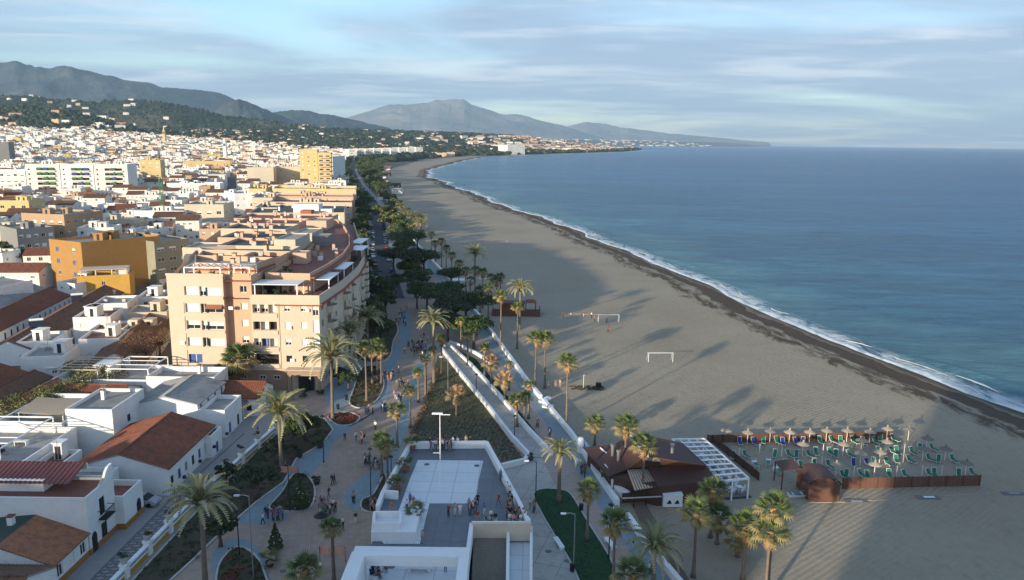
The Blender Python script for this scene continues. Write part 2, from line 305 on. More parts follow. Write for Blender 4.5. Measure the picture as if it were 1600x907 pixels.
# foam
m,n,l,b=nodes_mat('surf'); M['surf']=m; g=n.new('ShaderNodeNewGeometry').outputs['Position']
c=ramp(n,l,noise(n,l,mapv(n,l,g,(.5,.2,.5),.3),1,7,.7,.6),[(.36,(.30,.40,.42)),(.5,(.66,.70,.70)),(.7,(.80,.82,.82))]); l.new(c,b.inputs['Base Color']); b.inputs['Roughness'].default_value=.7
bp=n.new('ShaderNodeBump'); bp.inputs['Distance'].default_value=.3; l.new(noise(n,l,g,1.2,6,.7),bp.inputs['Height']); l.new(bp.outputs[0],b.inputs['Normal'])
# sand
m,n,l,b=nodes_mat('beach_sand'); M['sand']=m; g=n.new('ShaderNodeNewGeometry').outputs['Position']; at=n.new('ShaderNodeAttribute'); at.attribute_name='shore'; d=at.outputs['Fac']
c=ramp(n,l,noise(n,l,g,.035,7,.62),[(.3,(.33,.275,.20)),(.5,(.38,.32,.235)),(.7,(.41,.35,.26))])
c=mixc(n,l,mth(n,l,'MULTIPLY',noise(n,l,mapv(n,l,g,(.25,.9,1),-.5),1,6,.7),.35),c,(.20,.178,.14))
dd=mth(n,l,'ADD',d,mth(n,l,'MULTIPLY',mth(n,l,'SUBTRACT',noise(n,l,mapv(n,l,g,(.06,.06,1)),1,5,.6),.5),9))
wet=n.new('ShaderNodeMapRange'); wet.inputs[1].default_value=5; wet.inputs[2].default_value=1.5; l.new(dd,wet.inputs[0]); fp=n.new('ShaderNodeMapRange'); fp.inputs[1].default_value=.50; fp.inputs[2].default_value=.66; l.new(noise(n,l,mapv(n,l,g,(1.1,.55,1),.6),1,6,.75,.6),fp.inputs[0]); c=mixc(n,l,mth(n,l,'MULTIPLY',fp.outputs[0],.32),c,(.17,.148,.112)); c=mixc(n,l,wet.outputs[0],c,(.105,.085,.065))
# washed-up weed in two broken bands
wn=noise(n,l,mapv(n,l,g,(.30,.10,1),.32),1,8,.75,.8); band=ramp(n,l,mth(n,l,'DIVIDE',dd,40),[(0,(0,0,0)),(.06,(0,0,0)),(.10,(.75,)*3),(.17,(.85,)*3),(.24,(.52,)*3),(.32,(.62,)*3),(.42,(.50,)*3),(.55,(.0,)*3)])
wm=n.new('ShaderNodeMapRange'); wm.inputs[1].default_value=.99; wm.inputs[2].default_value=1.13; l.new(mth(n,l,'ADD',wn,band),wm.inputs[0])
wm.inputs[4].default_value=.9; c=mixc(n,l,wm.outputs[0],c,(.075,.05,.032)); l.new(c,b.inputs['Base Color']); b.inputs['Roughness'].default_value=.92; b.inputs['Specular IOR Level'].default_value=.15
wv=n.new('ShaderNodeTexWave'); wv.wave_type='BANDS'; wv.inputs['Scale'].default_value=.42; wv.inputs['Distortion'].default_value=7; wv.inputs['Detail'].default_value=2; wv.inputs['Detail Scale'].default_value=.12; l.new(mapv(n,l,g,(1,1,1),.9),wv.inputs['Vector'])
trk=n.new('ShaderNodeMapRange'); trk.inputs[1].default_value=.42; trk.inputs[2].default_value=.55; l.new(noise(n,l,g,.03,2),trk.inputs[0])
hh=mth(n,l,'ADD',mth(n,l,'MULTIPLY',mth(n,l,'MULTIPLY',wv.outputs['Fac'],trk.outputs[0]),.10),mth(n,l,'ADD',mth(n,l,'MULTIPLY',noise(n,l,g,1.5,8,.78),.26),mth(n,l,'MULTIPLY',wm.outputs[0],.12)))
bp=n.new('ShaderNodeBump'); bp.inputs['Distance'].default_value=1; bp.inputs['Strength'].default_value=.8; l.new(hh,bp.inputs['Height']); l.new(bp.outputs[0],b.inputs['Normal'])
# land, mountains
def land_mat(name,stops,scale,bump,bs):
    m,n,l,b=nodes_mat(name); M[name]=m; g=n.new('ShaderNodeNewGeometry').outputs['Position']
    c=ramp(n,l,noise(n,l,g,scale,8,.65),stops); l.new(c,b.inputs['Base Color']); b.inputs['Roughness'].default_value=.95; b.inputs['Specular IOR Level'].default_value=.1
    bp=n.new('ShaderNodeBump'); bp.inputs['Distance'].default_value=bump; l.new(noise(n,l,g,bs,7,.65),bp.inputs['Height']); l.new(bp.outputs[0],b.inputs['Normal'])
land_mat('town_soil',[(.35,(.13,.12,.10)),(.5,(.17,.155,.13)),(.65,(.10,.11,.06))],.02,.3,.1)
land_mat('foothill_scrub',[(.38,(.025,.042,.028)),(.5,(.04,.058,.035)),(.62,(.12,.10,.07)),(.75,(.035,.05,.03))],.004,25,.008)
land_mat('hazed_rock',[(.35,(.035,.06,.07)),(.5,(.055,.078,.085)),(.65,(.11,.12,.12))],.0012,70,.003)  # bluish tones put the distance haze into the rock colour
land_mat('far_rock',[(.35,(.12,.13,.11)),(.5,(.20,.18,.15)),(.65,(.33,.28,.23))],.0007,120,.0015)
# ------------------------------------------------------------------ sea, beach, ground, mountains
ys=np.concatenate([np.arange(-300,40,20),np.arange(40,400,2.),np.arange(400,1100,5),np.geomspace(1100,30000,110)])
ds=np.concatenate([[-30,-8,-4,-2,-1],np.arange(0,26,1.),np.arange(26,80,4),np.geomspace(80,17500,60)])
Yg,Dg=np.meshgrid(ys,ds,indexing='ij'); Xg=S(Yg)+Dg; near=sstep((1200-Yg)/600)
cr=9+2*np.sin(Yg/21)+2*np.sin(Yg/8.3+2); brk=sstep((fbm(Yg/55,Yg*0,3,9)-.40)*6)
Zs=SEA+near*(.55*np.exp(-((Dg-cr)/1.8)**2)*brk+.22*(vnoise(Xg/9+Yg/30,Yg/22,3)-.5)*sstep(Dg/20))
me=grid_mesh('sea',Xg,Yg,Zs,[M['sea']],attr={'shore':Dg}); inst('sea',me,kind='structure')
ys=np.concatenate([np.arange(-60,40,10),np.arange(40,300,1.5),np.arange(300,700,4),np.geomspace(700,2700,60)])
t=np.concatenate([np.linspace(0,.8,70),np.linspace(.81,1,60)]); Yg,Tg=np.meshgrid(ys,t,indexing='ij'); x0=Wd(Yg)-.1; x1=S(Yg)+12; Xg=x0+(x1-x0)*Tg; sd=S(Yg)-Xg
Zb=np.where(sd>18,0,SEA*sstep((18-sd)/18)**1.)-.9*sstep(-sd/12)+.10*(fbm(Xg/4,Yg/4,3,4)-.45)*sstep(sd/6)
inst('beach_sand',grid_mesh('beach_sand',Xg,Yg,Zb,[M['sand']],attr={'shore':sd}),kind='structure')
# surf: ragged sheets of foam lapping the sand, plus breaking crests
ys=np.arange(40,1500,1.2); fl=lambda y,s: fbm(y/16,y*0,5,s)
tt=np.linspace(0,1,7); Yg,Tg=np.meshgrid(ys,tt,indexing='ij'); a=-1.2+3.2*(fl(Yg,21)-.45); wv=1.5+4.6*np.clip(fl(Yg,33)-.22,0,1)**1.1; Xg=S(Yg)+a+wv*Tg
inst('surf_edge',grid_mesh('surf_edge',Xg,Yg,SEA+.10+.25*np.sin(Tg*PI)*(.4+fl(Yg*4,5)),[M['surf']]),kind='structure')
for k in range(32):
    y0=60+k*k*1.0+random.uniform(0,18)+k*7; ln=random.uniform(5,16)*(1+y0/500); off=random.uniform(3,6.5)
    yy=np.linspace(y0,y0+ln,26); q=np.linspace(0,1,6); Yg,Tg=np.meshgrid(yy,q,indexing='ij'); u=(Yg-y0)/ln; wd=(.25+1.9*fbm(Yg/5,Yg*0,3,k))*np.abs(np.sin(u*PI))**.6; Xg=S(y0)+(S(Yg)-S(y0))*.94+off+1.1*np.sin(u*3+k)+1.2*(fbm(Yg/3.,Yg*0,3,k)-.5)-wd*Tg
    inst('surf_crest',grid_mesh('surf_crest',Xg,Yg,SEA+.10+.30*np.sin(Tg*PI*.8)*np.abs(np.sin(u*PI))**.5,[M['surf']]),kind='structure')
ys=np.concatenate([np.arange(-60,500,14),np.geomspace(500,26000,150)]); ss=np.concatenate([[-6,0,1],np.geomspace(3,16000,90)])
Yg,Sg=np.meshgrid(ys,ss,indexing='ij'); Xg=Wd(Yg)-.35-Sg; Zg=T(Xg,Yg); Zg[:,0]=-1.2; Zg=np.where((Sg<=0)&(Yg<2600),-1.2,Zg)
Zg=np.where((Sg<0),-1.5,Zg)
inst('town_ground',grid_mesh('town_ground',Xg,Yg,Zg,[M['town_soil']]),kind='structure')
ZP=lambda L_,o=(0,60),s=3.019: [(o[0]+a/s,o[1]+b/s) for a,b in L_]
mountain('mountain',[(-260,112),(-120,104),(-40,106)]+ZP([(0,115),(65,100),(120,122),(240,130),(330,122),(430,145),(560,180),(680,205),(800,232),(960,240),(1040,255),(1100,280),(1200,325),(1400,375),(1500,400)]),9500,3000,M['hazed_rock'],1,rough=.3)
mountain('mountain',ZP([(920,385),(1000,345),(1060,300),(1125,278),(1200,310),(1280,345),(1340,370),(1400,390),(1500,410)]),6500,1100,M['hazed_rock'],2)
mountain('mountain',ZP([(1150,390),(1300,345),(1420,335),(1500,350),(1600,365),(1750,400),(1850,425)]),8000,1300,M['hazed_rock'],3)
mountain('foothill',[(-250,150),(-100,146)]+ZP([(0,265),(170,268),(220,285),(330,283),(450,300),(600,285),(740,295),(840,310),(950,335),(1050,360),(1200,378),(1400,405),(1600,430)]),4000,1000,M['foothill_scrub'],4,rough=.45)
mountain('foothill',[(-250,160),(-100,162)]+ZP([(0,320),(100,315),(200,330),(300,330),(360,345),(450,370),(520,385),(640,410)]),2700,520,M['foothill_scrub'],5,rough=.4)
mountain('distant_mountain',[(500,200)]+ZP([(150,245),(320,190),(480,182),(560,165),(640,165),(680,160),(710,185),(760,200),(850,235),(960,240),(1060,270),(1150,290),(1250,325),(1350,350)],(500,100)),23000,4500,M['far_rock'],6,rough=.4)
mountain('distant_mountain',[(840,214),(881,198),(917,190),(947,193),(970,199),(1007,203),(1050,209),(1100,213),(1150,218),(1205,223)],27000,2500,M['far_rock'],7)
# ------------------------------------------------------------------ plants
mm('trunk_grey',(.16,.12,.09),.9,.2,2); mm('trunk_palm',(.17,.135,.105),.9,.25,3); mm('fan_green',(.10,.135,.045),.6,.2,2,tint=.2); mm('fan_yellow',(.27,.22,.09),.75,.15,2,tint=.15); mm('fan_dead',(.38,.23,.12),.85,.15,2,tint=.15)
mm('frond_green',(.20,.205,.09),.6,.2,2,tint=.18); mm('frond_pale',(.38,.34,.18),.65,.15,2,tint=.15)
for k,c in dict(leaf_dark=(.055,.08,.032),leaf_mid=(.075,.105,.036),leaf_olive=(.10,.105,.035),leaf_yellow=(.20,.20,.07),leaf_pine=(.045,.068,.028),leaf_shrub=(.05,.08,.03)).items(): mm(k,c,.75,.25,.8,tint=.22,big=.4)
mm('wood_far',(.026,.042,.022),.9,.3,.05,big=.004); mm('wood_far_mid',(.045,.06,.03),.9,.3,.05,big=.004); mm('leaf_brown',(.20,.11,.06),.85,.2,1.5); mm('flower_red',(.30,.03,.03),.7,.2,3); mm('bark',(.11,.085,.065),.95,.2,3)
def rnd(a,b): return random.uniform(a,b)
def fan_frond(mb,L_,W_,droop,m,stalk=.9,n=11):
    # a stalk carrying a pleated fan of pointed segments; grows along +X, local
    mb.beam((0,0,0),(stalk,0,stalk*.12-droop*.25),.035,.025,m)
    o=Vector((stalk*.92,0,stalk*.1-droop*.25))
    for k in range(n):
        a0=-1.75+3.5*k/n; a1=-1.75+3.5*(k+1)/n; am=(a0+a1)/2; r=L_*(.72+.28*math.cos(am*.8))
        p=lambda a,rr,z: o+Vector((math.cos(a)*rr,math.sin(a)*rr*W_,z-droop*(rr/L_)**2*.9))
        mb.quad(o,p(a0,r*.6,.04),p(am,r*rnd(.92,1.05),-.10-.06*abs(am)),p(a1,r*.6,.0),m)
def date_frond(mb,L_,up,droop,m,n=22,side=.42,m2=None):
    # arching rachis with two ranks of narrow leaflets
    pts=[]; 
    for i in range(n+1):
        t=i/n; pts.append(Vector((L_*t*(1-.12*t),0,up*t*L_-droop*L_*t*t*(.6+.4*t))))
    mb.tube(pts[::3]+[pts[-1]],[.05*(1-.8*i/(n//3+1)) for i in range(len(pts[::3])+1)],m2 or m,3,False)
    for i in range(1,n):
        p=pts[i]; q=pts[i+1]; t=i/n; w=side*math.sin(PI*min(1,t*.85+.12))**.6*L_*.24*rnd(.8,1.1)
        for s in (-1,1):
            tip=p+Vector((w*.6,s*w,-w*.35+.06)); mb.quad(p,tip+Vector((.02,0,0)),tip+Vector((.10,0,-.02)),p+(q-p)*.95,m)
FR={}
def frond_meshes():
    for k in range(3):
        for nm,f in (('fan_green',lambda b:fan_frond(b,.95,.8,.18,'fan_green')),('fan_yellow',lambda b:fan_frond(b,.95,.75,.35,'fan_yellow')),('fan_dead',lambda b:fan_frond(b,.85,.5,.9,'fan_dead',.7,8)),
                     ('date_green',lambda b:date_frond(b,3.6,.55,.75,'frond_green',m2='frond_pale')),('date_pale',lambda b:date_frond(b,3.6,.45,.85,'frond_pale')),('date_dead',lambda b:date_frond(b,2.8,-.1,1.3,'fan_dead'))):
            mb=MB(); f(mb); FR[nm,k]=mb.mesh('frond')
frond_meshes()
def trunk_mesh(h,r0,r1,lean=0,n=9,ring=True,m='trunk_palm'):
    mb=MB(); N_=max(8,int(h*1.6)); pts=[];rs=[]; ph=rnd(0,6)
    for i in range(N_+1):
        t=i/N_; pts.append((lean*t*t,math.sin(t*2.5+ph)*.12*t*h/12,h*t)); rs.append((r0+(r1-r0)*min(1,t*2.2))*(1+(.06 if i%2 else -.03)*ring)*(1.35 if i==0 else 1))
    mb.tube(pts,rs,m,n); return mb,pts[-1]
# ---- palm crowns: list of (frond kind, yaw, pitch, scale)
def fan_crown(n=30,dead=16,s=1.):
    out=[]
    for i in range(n):
        t=i/n; out.append(('fan_green' if t<.62 else 'fan_yellow',i*2.4+rnd(-.2,.2),1.35-t*1.75+rnd(-.12,.12),s*rnd(.85,1.1)))
    for i in range(dead): out.append(('fan_dead',i*2.4+rnd(-.3,.3),-.75-rnd(0,.65),s*rnd(.8,1.)))
    return out
def date_crown(n=40,s=1.,dead=0,wind=0):
    out=[]
    for i in range(n):
        t=i/n; out.append(('date_pale' if (t>.62 or i%7==3) else 'date_green',i*2.4+rnd(-.2,.2),1.1-t*1.25+rnd(-.1,.1),s*rnd(.85,1.08)))
    for i in range(dead): out.append(('date_dead',i*2.4,-.9,s*.8))
    return out
def place_fronds(crown,top,parent,merged=False,r=.18,wind=0):
    mb=None
    if merged: V=[];Fs=[];mi=[];names=[];b=0
    for kd,yaw,pit,s in crown:
        me=FR[kd,random.randrange(3)]
        Mx=Matrix.Translation(Vector(top))@Matrix.Rotation(yaw,4,'Z')@Matrix.Translation((r,0,0))@Matrix.Rotation(-pit+wind*math.cos(yaw)*.5,4,'Y')@Matrix.Rotation(rnd(-.3,.3),4,'X')@Matrix.Scale(s,4)
        if merged:
            for v in me.vertices: V.append(tuple(Mx@v.co))
            for p in me.polygons:
                Fs.append([b+i for i in p.vertices]); nm=me.materials[p.material_index].name
                if nm not in names: names.append(nm)
                mi.append(names.index(nm))
            b=len(V)
        else:
            o=inst('frond',me,parent); o.matrix_local=Mx
    if merged:
        me=D.meshes.new('crown'); me.from_pydata(V,[],Fs); [me.materials.append(M[k]) for k in names]; me.polygons.foreach_set('material_index',mi); me.update(); return me
# merged crowns for palms too small to show their leaves
for k in list(FR): pass
CR={}
for k in range(4): CR['fan',k]=place_fronds(fan_crown(26,14),(0,0,0),None,True)
for k in range(3): CR['date',k]=place_fronds(date_crown(34),(0,0,0),None,True)
TR={}
def palm(kind,x,y,h,label,s=1.,big=False,z=.45,lean=0,group=None,dead=14,wind=0,thick=1.):
    t=thing('palm_tree',label,'palm',(x,y,z),rnd(0,6) if not lean else 0,group)
    hk=(kind,round(h),random.randrange(2),lean,thick)
    if hk not in TR:
        mb,top=trunk_mesh(round(h),*((.26,.15) if kind=='fan' else (.34,.24)),lean); 
        if thick!=1: mb.v=[(a*thick if not lean else a+(a-0)*0,b*thick,c) for a,b,c in mb.v]
        if kind=='fan': mb.lathe([(.16,-.9+0),(.42,-.6),(.46,-.1),(.2,.25)],'fan_dead',8,top)
        else: mb.lathe([(.24,-.8),(.48,-.4),(.52,-.05),(.2,.45)],'trunk_palm',8,top)
        TR[hk]=(mb.mesh('trunk',True),top)
    me,top=TR[hk]; sc=h/round(h); tr=inst('trunk',me,t,scale=(1,1,sc)); top=(top[0],top[1],top[2]*sc)
    if big: place_fronds((fan_crown(int(30),dead,s) if kind=='fan' else date_crown(38,s)),top,t,wind=wind)
    else: inst('crown',CR[kind,random.randrange(4 if kind=='fan' else 3)],t,top,rnd(0,6),s)
    return t
# ---- leafy trees: crown of many leaf-sized faces clustered on limb tips
def leafy(mats,R_,Hc,n,flat=1.,leaf=.35,clumps=26,seed=0,hollow=.45):
    r=np.random.default_rng(seed); th=r.uniform(0,2*PI,clumps); u=r.uniform(-.35,1,clumps); rr=r.uniform(hollow,.92,clumps)
    c=np.stack([np.cos(th)*np.sqrt(1-np.clip(u,-.9,1)**2*.8)*rr*R_,np.sin(th)*np.sqrt(1-np.clip(u,-.9,1)**2*.8)*rr*R_,u*rr*Hc*.5*flat],-1); cs=r.uniform(.22,.42,clumps)*R_
    ci=r.integers(0,clumps,n); dirs=r.normal(size=(n,3)); dirs/=np.linalg.norm(dirs,axis=1,keepdims=True); dirs[:,2]=np.abs(dirs[:,2])*.9-.25
    pos=c[ci]+dirs*(cs[ci]*r.uniform(.55,1.05,n))[:,None]*np.array([1,1,.72])
    nrm=dirs+r.normal(scale=.55,size=(n,3)); nrm/=np.linalg.norm(nrm,axis=1,keepdims=True); a=np.cross(nrm,r.normal(size=(n,3))); a/=np.linalg.norm(a,axis=1,keepdims=True)+1e-9; bb=np.cross(nrm,a)
    s=leaf*r.uniform(.5,1.1,n)[:,None]; V=np.stack([pos-a*s,pos-bb*s*.6,pos+a*s,pos+bb*s*.6],1).reshape(-1,3); Fq=np.arange(4*n).reshape(-1,4)
    mi=(r.random(clumps)<.4).astype(int)[ci] if len(mats)>1 else np.zeros(n,int)
    if len(mats)>2: mi=np.where(r.random(n)<.12,2,mi)
    return soup('crown',V,Fq,[M[k] for k in mats],mi),c
TREES={}
def tree_kind(key,mats,R_,Hc,th,n,flat=1.,leaf=.35,clumps=26,seed=0,hollow=.45,limbs=7,tr=.25,base=.55):
    me,c=leafy(mats,R_,Hc,n,flat,leaf,clumps,seed,hollow); mb=MB(); cz=th+Hc*.35
    mb.tube([(0,0,0),(.08,.05,th*.5),(0,.1,th)],[tr*1.3,tr,tr*.8],'bark',7)
    for i in range(limbs):
        q=c[i%len(c)]; mb.tube([(0,.1,th*.92),(q[0]*.4,q[1]*.4,th+(q[2]+Hc*.35)*.35+.3),(q[0]*.85,q[1]*.85,cz+q[2]*.9)],[tr*.6,tr*.4,tr*.15],'bark',5)
    TREES[key]=(me,mb.mesh('trunk',True),cz)
def tree(key,x,y,label,s=1.,cat='tree',name='tree',group=None,z=.45):
    me,tm,cz=TREES[key]; t=thing(name,label,cat,(x,y,z),rnd(0,6),group); t.scale=(s,s,s); inst('trunk',tm,t); inst('crown',me,t,(0,0,cz)); return t
for i in range(3):
    tree_kind(('street',i),[('leaf_dark'),'leaf_mid'][:2],3.4,5.2,3.2,2600,1,.30,24,i+10)
    tree_kind(('olive',i),['leaf_mid','leaf_olive','leaf_yellow'],3.2,4.6,2.8,2300,1,.28,22,i+20)
    tree_kind(('pine',i),['leaf_pine','leaf_dark','leaf_mid'],5.6,4.0,4.6,4200,.75,.30,40,i+30,.3,9,.33)
    tree_kind(('dense',i),['leaf_dark','leaf_pine'],2.4,3.4,1.8,2600,1,.22,20,i+40)
tree_kind(('bare',0),['leaf_brown'],4.2,4.2,2.6,900,1,.14,26,50,.5,22,.22)
tree_kind(('acacia',0),['leaf_yellow','leaf_olive'],4.6,3.2,3.2,2800,.8,.16,30,51,.4,10,.22); tree_kind(('acacia',1),['leaf_yellow','leaf_olive'],4.2,3.0,3.2,2500,.8,.16,28,52,.4,10,.22)
def shrub_mesh(mats,R_,H_,n,leaf,seed): 
    me,_=leafy(mats,R_,H_,n,1,leaf,12,seed,.2); return me
SH={'green':shrub_mesh(['leaf_shrub','leaf_mid'],.9,1.3,420,.13,60),'olive':shrub_mesh(['leaf_olive','leaf_shrub'],.8,1.1,380,.13,61),'dark':shrub_mesh(['leaf_dark','leaf_shrub'],1.1,1.6,520,.13,62),'red':shrub_mesh(['flower_red','leaf_dark'],.7,.8,300,.11,63),'brown':shrub_mesh(['leaf_brown','leaf_olive'],.8,1.,350,.12,64)}
def shrub(key,x,y,label,s=1.,z=.45,group=None):
    o=inst('shrub',SH[key],None,(x,y,z+.45*s),rnd(0,6),(s,s,s*rnd(.8,1.1))); tag(o,label,'shrub',group); return o
def scatter(name,key_mats,pts,size,leaf,n_each,label=None,cat='planting',seed=0,hz=.6,z=.5):
    r=np.random.default_rng(seed); p=np.array(pts); m=len(p)*n_each; c=np.repeat(p,n_each,0); dirs=r.normal(size=(m,3)); dirs/=np.linalg.norm(dirs,axis=1,keepdims=True); dirs[:,2]=np.abs(dirs[:,2])*hz
    sz=np.repeat(r.uniform(.6,1.3,len(p))*size,n_each)[:,None]; pos=np.concatenate([c[:,:2],(c[:,2:3] if p.shape[1]>2 else np.full((m,1),z))],1)+dirs*sz*r.uniform(.3,1,(m,1))
    a=r.normal(size=(m,3)); a/=np.linalg.norm(a,axis=1,keepdims=True); b_=np.cross(a,r.normal(size=(m,3))); b_/=np.linalg.norm(b_,axis=1,keepdims=True); s=leaf*r.uniform(.5,1.2,(m,1))
    V=np.stack([pos-a*s,pos-b_*s*.6,pos+a*s,pos+b_*s*.6],1).reshape(-1,3); mi=np.repeat(r.integers(0,len(key_mats),len(p)),n_each)
    o=inst(name,soup(name,V,np.arange(4*m).reshape(-1,4),[M[k] for k in key_mats],mi),kind='stuff')
    if label: o['label']=label
    return o
def inpoly(x,y,poly):
    c=False; n=len(poly)
    for i in range(n):
        x1,y1=poly[i];x2,y2=poly[i-1]
        if (y1>y)!=(y2>y) and x<(x2-x1)*(y-y1)/(y2-y1)+x1: c=not c
    return c
def fillpoly(poly,n,jit=None):
    xs=[p[0] for p in poly]; ys=[p[1] for p in poly]; out=[]; g=0
    while len(out)<n and g<n*60:
        g+=1; x=rnd(min(xs),max(xs)); y=rnd(min(ys),max(ys))
        if inpoly(x,y,poly): out.append((x,y))
    return out
# ------------------------------------------------------------------ people: one skinned body per pose
def skin_body(name,joints,edges,radii,level=1):
    me=D.meshes.new(name); me.from_pydata(joints,edges,[]); o=D.objects.new(name,me); COL.objects.link(o)
    sk=o.modifiers.new('s','SKIN'); 
    for v,r in zip(me.skin_vertices[0].data if me.skin_vertices else [],radii): v.radius=(r,r)
    if not me.skin_vertices:
        bpy.context.view_layer.objects.active=o; o.select_set(True); bpy.ops.mesh.customdata_skin_add(); o.select_set(False)
        for v,r in zip(me.skin_vertices[0].data,radii): v.radius=(r,r)
        me.skin_vertices[0].data[0].use_root=True
    if level: sb=o.modifiers.new('b','SUBSURF'); sb.levels=level
    dg=bpy.context.evaluated_depsgraph_get(); ev=o.evaluated_get(dg); out=D.meshes.new_from_object(ev); D.objects.remove(o); return out
def person_mesh(pose):
    J=[];E=[];Rr=[]
    def j(p,r,par=None):
        J.append(p);Rr.append(r)
        if par is not None: E.append((par,len(J)-1))
        return len(J)-1
    sit=pose=='sit'; hz=.50 if sit else .93
    pel=j((0,0,hz),.135); wa=j((0,.01,hz+.17),.115,pel); ch=j((0,.01,hz+.38),.145,wa); nk=j((0,0,hz+.535),.055,ch); hb=j((0,-.01,hz+.60),.075,nk); hd=j((0,-.015,hz+.69),.10,hb); ht=j((0,0,hz+.765),.07,hd); no=j((0,-.115,hz+.665),.016,hd)
    for s in (-1,1): j((s*.095,0,hz+.68),.018,hd)
    walk={'walk':(.26,-.24),'walk_b':(-.2,.22)}.get(pose,(.02,-.02))
    for s,w in ((-1,walk[0]),(1,walk[1])):
        hp=j((s*.09,0,hz-.06),.095,pel)
        if sit: kn=j((s*.12,-.42,hz-.02),.065,hp); an=j((s*.12,-.46,.09),.042,kn)
        else: kn=j((s*.10,-w*.55-.03,.49),.062,hp); an=j((s*.10,-w+.03,.09),.042,kn)
        ax,ay,az=J[an]; j((ax,ay-.15,.035),.036,an)
        sh=j((s*.185,.01,hz+.455),.062,ch)
        if pose=='push': el=j((s*.22,-.10,hz+.20),.045,sh); ha=j((s*.18,-.34,hz+.13),.034,el); dr=(0,-1,-.1)
        elif sit: el=j((s*.23,-.06,hz+.2),.045,sh); ha=j((s*.15,-.27,hz+.10),.034,el); dr=(0,-1,-.1)
        elif pose=='phone' and s>0: el=j((s*.24,-.05,hz+.20),.045,sh); ha=j((s*.13,-.26,hz+.36),.034,el); dr=(-.3,-.4,.9)
        else: el=j((s*.235,.02+w*.3,hz+.17),.045,sh); ha=j((s*.245,-.05+w*.75,hz-.06),.034,el); dr=(0,-.15,-1)
        d=Vector(dr).normalized(); h0=Vector(J[ha]); pa=j(tuple(h0+d*.07),.032,ha); side=Vector((0,1,0)) if abs(d.z)>.6 else Vector((1,0,0))
        for q,ln in zip((-1.5,-.5,.5,1.5),(.07,.085,.08,.062)):
            a=h0+d*.10+side*q*.020; f1=j(tuple(a),.010,pa); f2=j(tuple(a+d*ln+Vector((0,-.012,0))),.008,f1)
        j(tuple(h0+d*.05+side*.055+Vector((-s*.02,0,0))),.010,pa)
    me=skin_body('person',J,E,Rr,1)
    for k in ('cloth_a','cloth_b'): pass
    mi=[]
    for p in me.polygons:
        c=p.center; x,y,z=c
        if sit: top=z>hz-.02 and not (abs(y)>.2 and z<hz+.06 and z<hz+.02); 
        if z>hz+.58: m_=3 if (z>hz+.72 or (y>.02 and z>hz+.56)) else 0
        elif z>hz+.50 and abs(x)<.07: m_=0
        elif z<.10 : m_=4
        elif (abs(x)>.19 and z<hz+.17 and z>hz-.25) or (pose in('push','phone','sit') and y<-.2 and z>hz+.04): m_=0
        elif z>hz+.03 and y>-.3: m_=1
        else: m_=2
        mi.append(m_)
    me.materials.clear()
    for k in ('skin','shirt_white','trouser_blue','hair','shoe'): me.materials.append(M[k])
    me.polygons.foreach_set('material_index',mi); me.polygons.foreach_set('use_smooth',[True]*len(mi)); return me
SHIRT=dict(white=(.70,.70,.68),navy=(.03,.045,.12),red=(.30,.035,.035),black=(.022,.022,.026),grey=(.22,.22,.23),pink=(.60,.28,.26),blue=(.07,.16,.42),orange=(.36,.16,.08),beige=(.42,.34,.25),green=(.06,.14,.07),yellow=(.60,.40,.06))
TROU=dict(blue=(.06,.09,.17),black=(.02,.02,.024),white=(.62,.60,.56),beige=(.33,.27,.2),grey=(.14,.14,.15))
for k,c in SHIRT.items(): mm('shirt_'+k,c,.8,.06,5)
for k,c in TROU.items(): mm('trouser_'+k,c,.8,.06,5)
mm('shoe',(.12,.11,.11),.6,.1,4); mm('hair_fair',(.25,.17,.09),.7,.1,4)
PM={k:person_mesh(k) for k in ('stand','walk','walk_b','sit','phone','push')}
PW={'stand':'standing','walk':'walking','walk_b':'walking','sit':'sitting','phone':'raising a hand to the face','push':'with arms held forward'}
def person(x,y,z,pose,shirt,trou,where,rot=None,s=None,cat='person'):
    o=inst('person',PM[pose],None,(x,y,z),rnd(0,2*PI) if rot is None else rot,s or rnd(.93,1.05))
    for i,k in ((1,'shirt_'+shirt),(2,'trouser_'+trou)):
        o.material_slots[i].link='OBJECT'; o.material_slots[i].material=M[k]
    if random.random()<.3: o.material_slots[3].link='OBJECT'; o.material_slots[3].material=M['hair_fair']
    lb=f"{PW[pose]} person in {shirt} top and {trou} trousers {where}"
    if len(lb.split())>12: lb=f"{PW[pose].split()[0]} person in {shirt} top {where}"
    tag(o,lb,cat,'people out for a walk'); return o
# ------------------------------------------------------------------ promenade
mm('paving_brown',(.37,.28,.22),.85,.12,1.2,c2=(.29,.22,.175),mix2=.35,grid=(.8,.25,.5)); mm('paving_blue',(.22,.29,.32),.8,.08,1,c2=(.18,.24,.27),mix2=.25,grid=(.8,.25,.5)); mm('paving_pink',(.38,.29,.235),.85,.10,1.5); mm('slab_grey',(.30,.285,.27),.85,.1,1.4); mm('slab_dark',(.16,.15,.145),.85,.15,1.4)
mm('kerb',(.46,.45,.42),.8,.1,2); mm('bed_soil',(.075,.06,.04),.95,.3,2,c2=(.05,.07,.03)); mm('lawn',(.018,.062,.022),.9,.18,3); mm('slope_soil',(.13,.105,.07),.95,.25,2.5,c2=(.06,.07,.035)); mm('asphalt',(.075,.075,.078),.9,.15,1.5)
mm('terrace_grey',(.15,.165,.185),.55,.08,1,grid=(2.,.02,0),c2=(.19,.2,.215),mix2=.2); mm('terrace_white',(.66,.69,.71),.6,.05,1,c2=(.58,.60,.61),mix2=.25,grid=(3.,.02,0)); mm('gravel_roof',(.17,.145,.11),.95,.35,6,bump=.05,bscale=9); mm('ochre_base',(.36,.17,.05),.85,.12,2); mm('yellow_panel',(.45,.27,.03),.8,.1,2); mm('blue_stripe',(.02,.06,.16),.6,.1,2)
G=lambda px,py,z=.5: P(px,py,z)
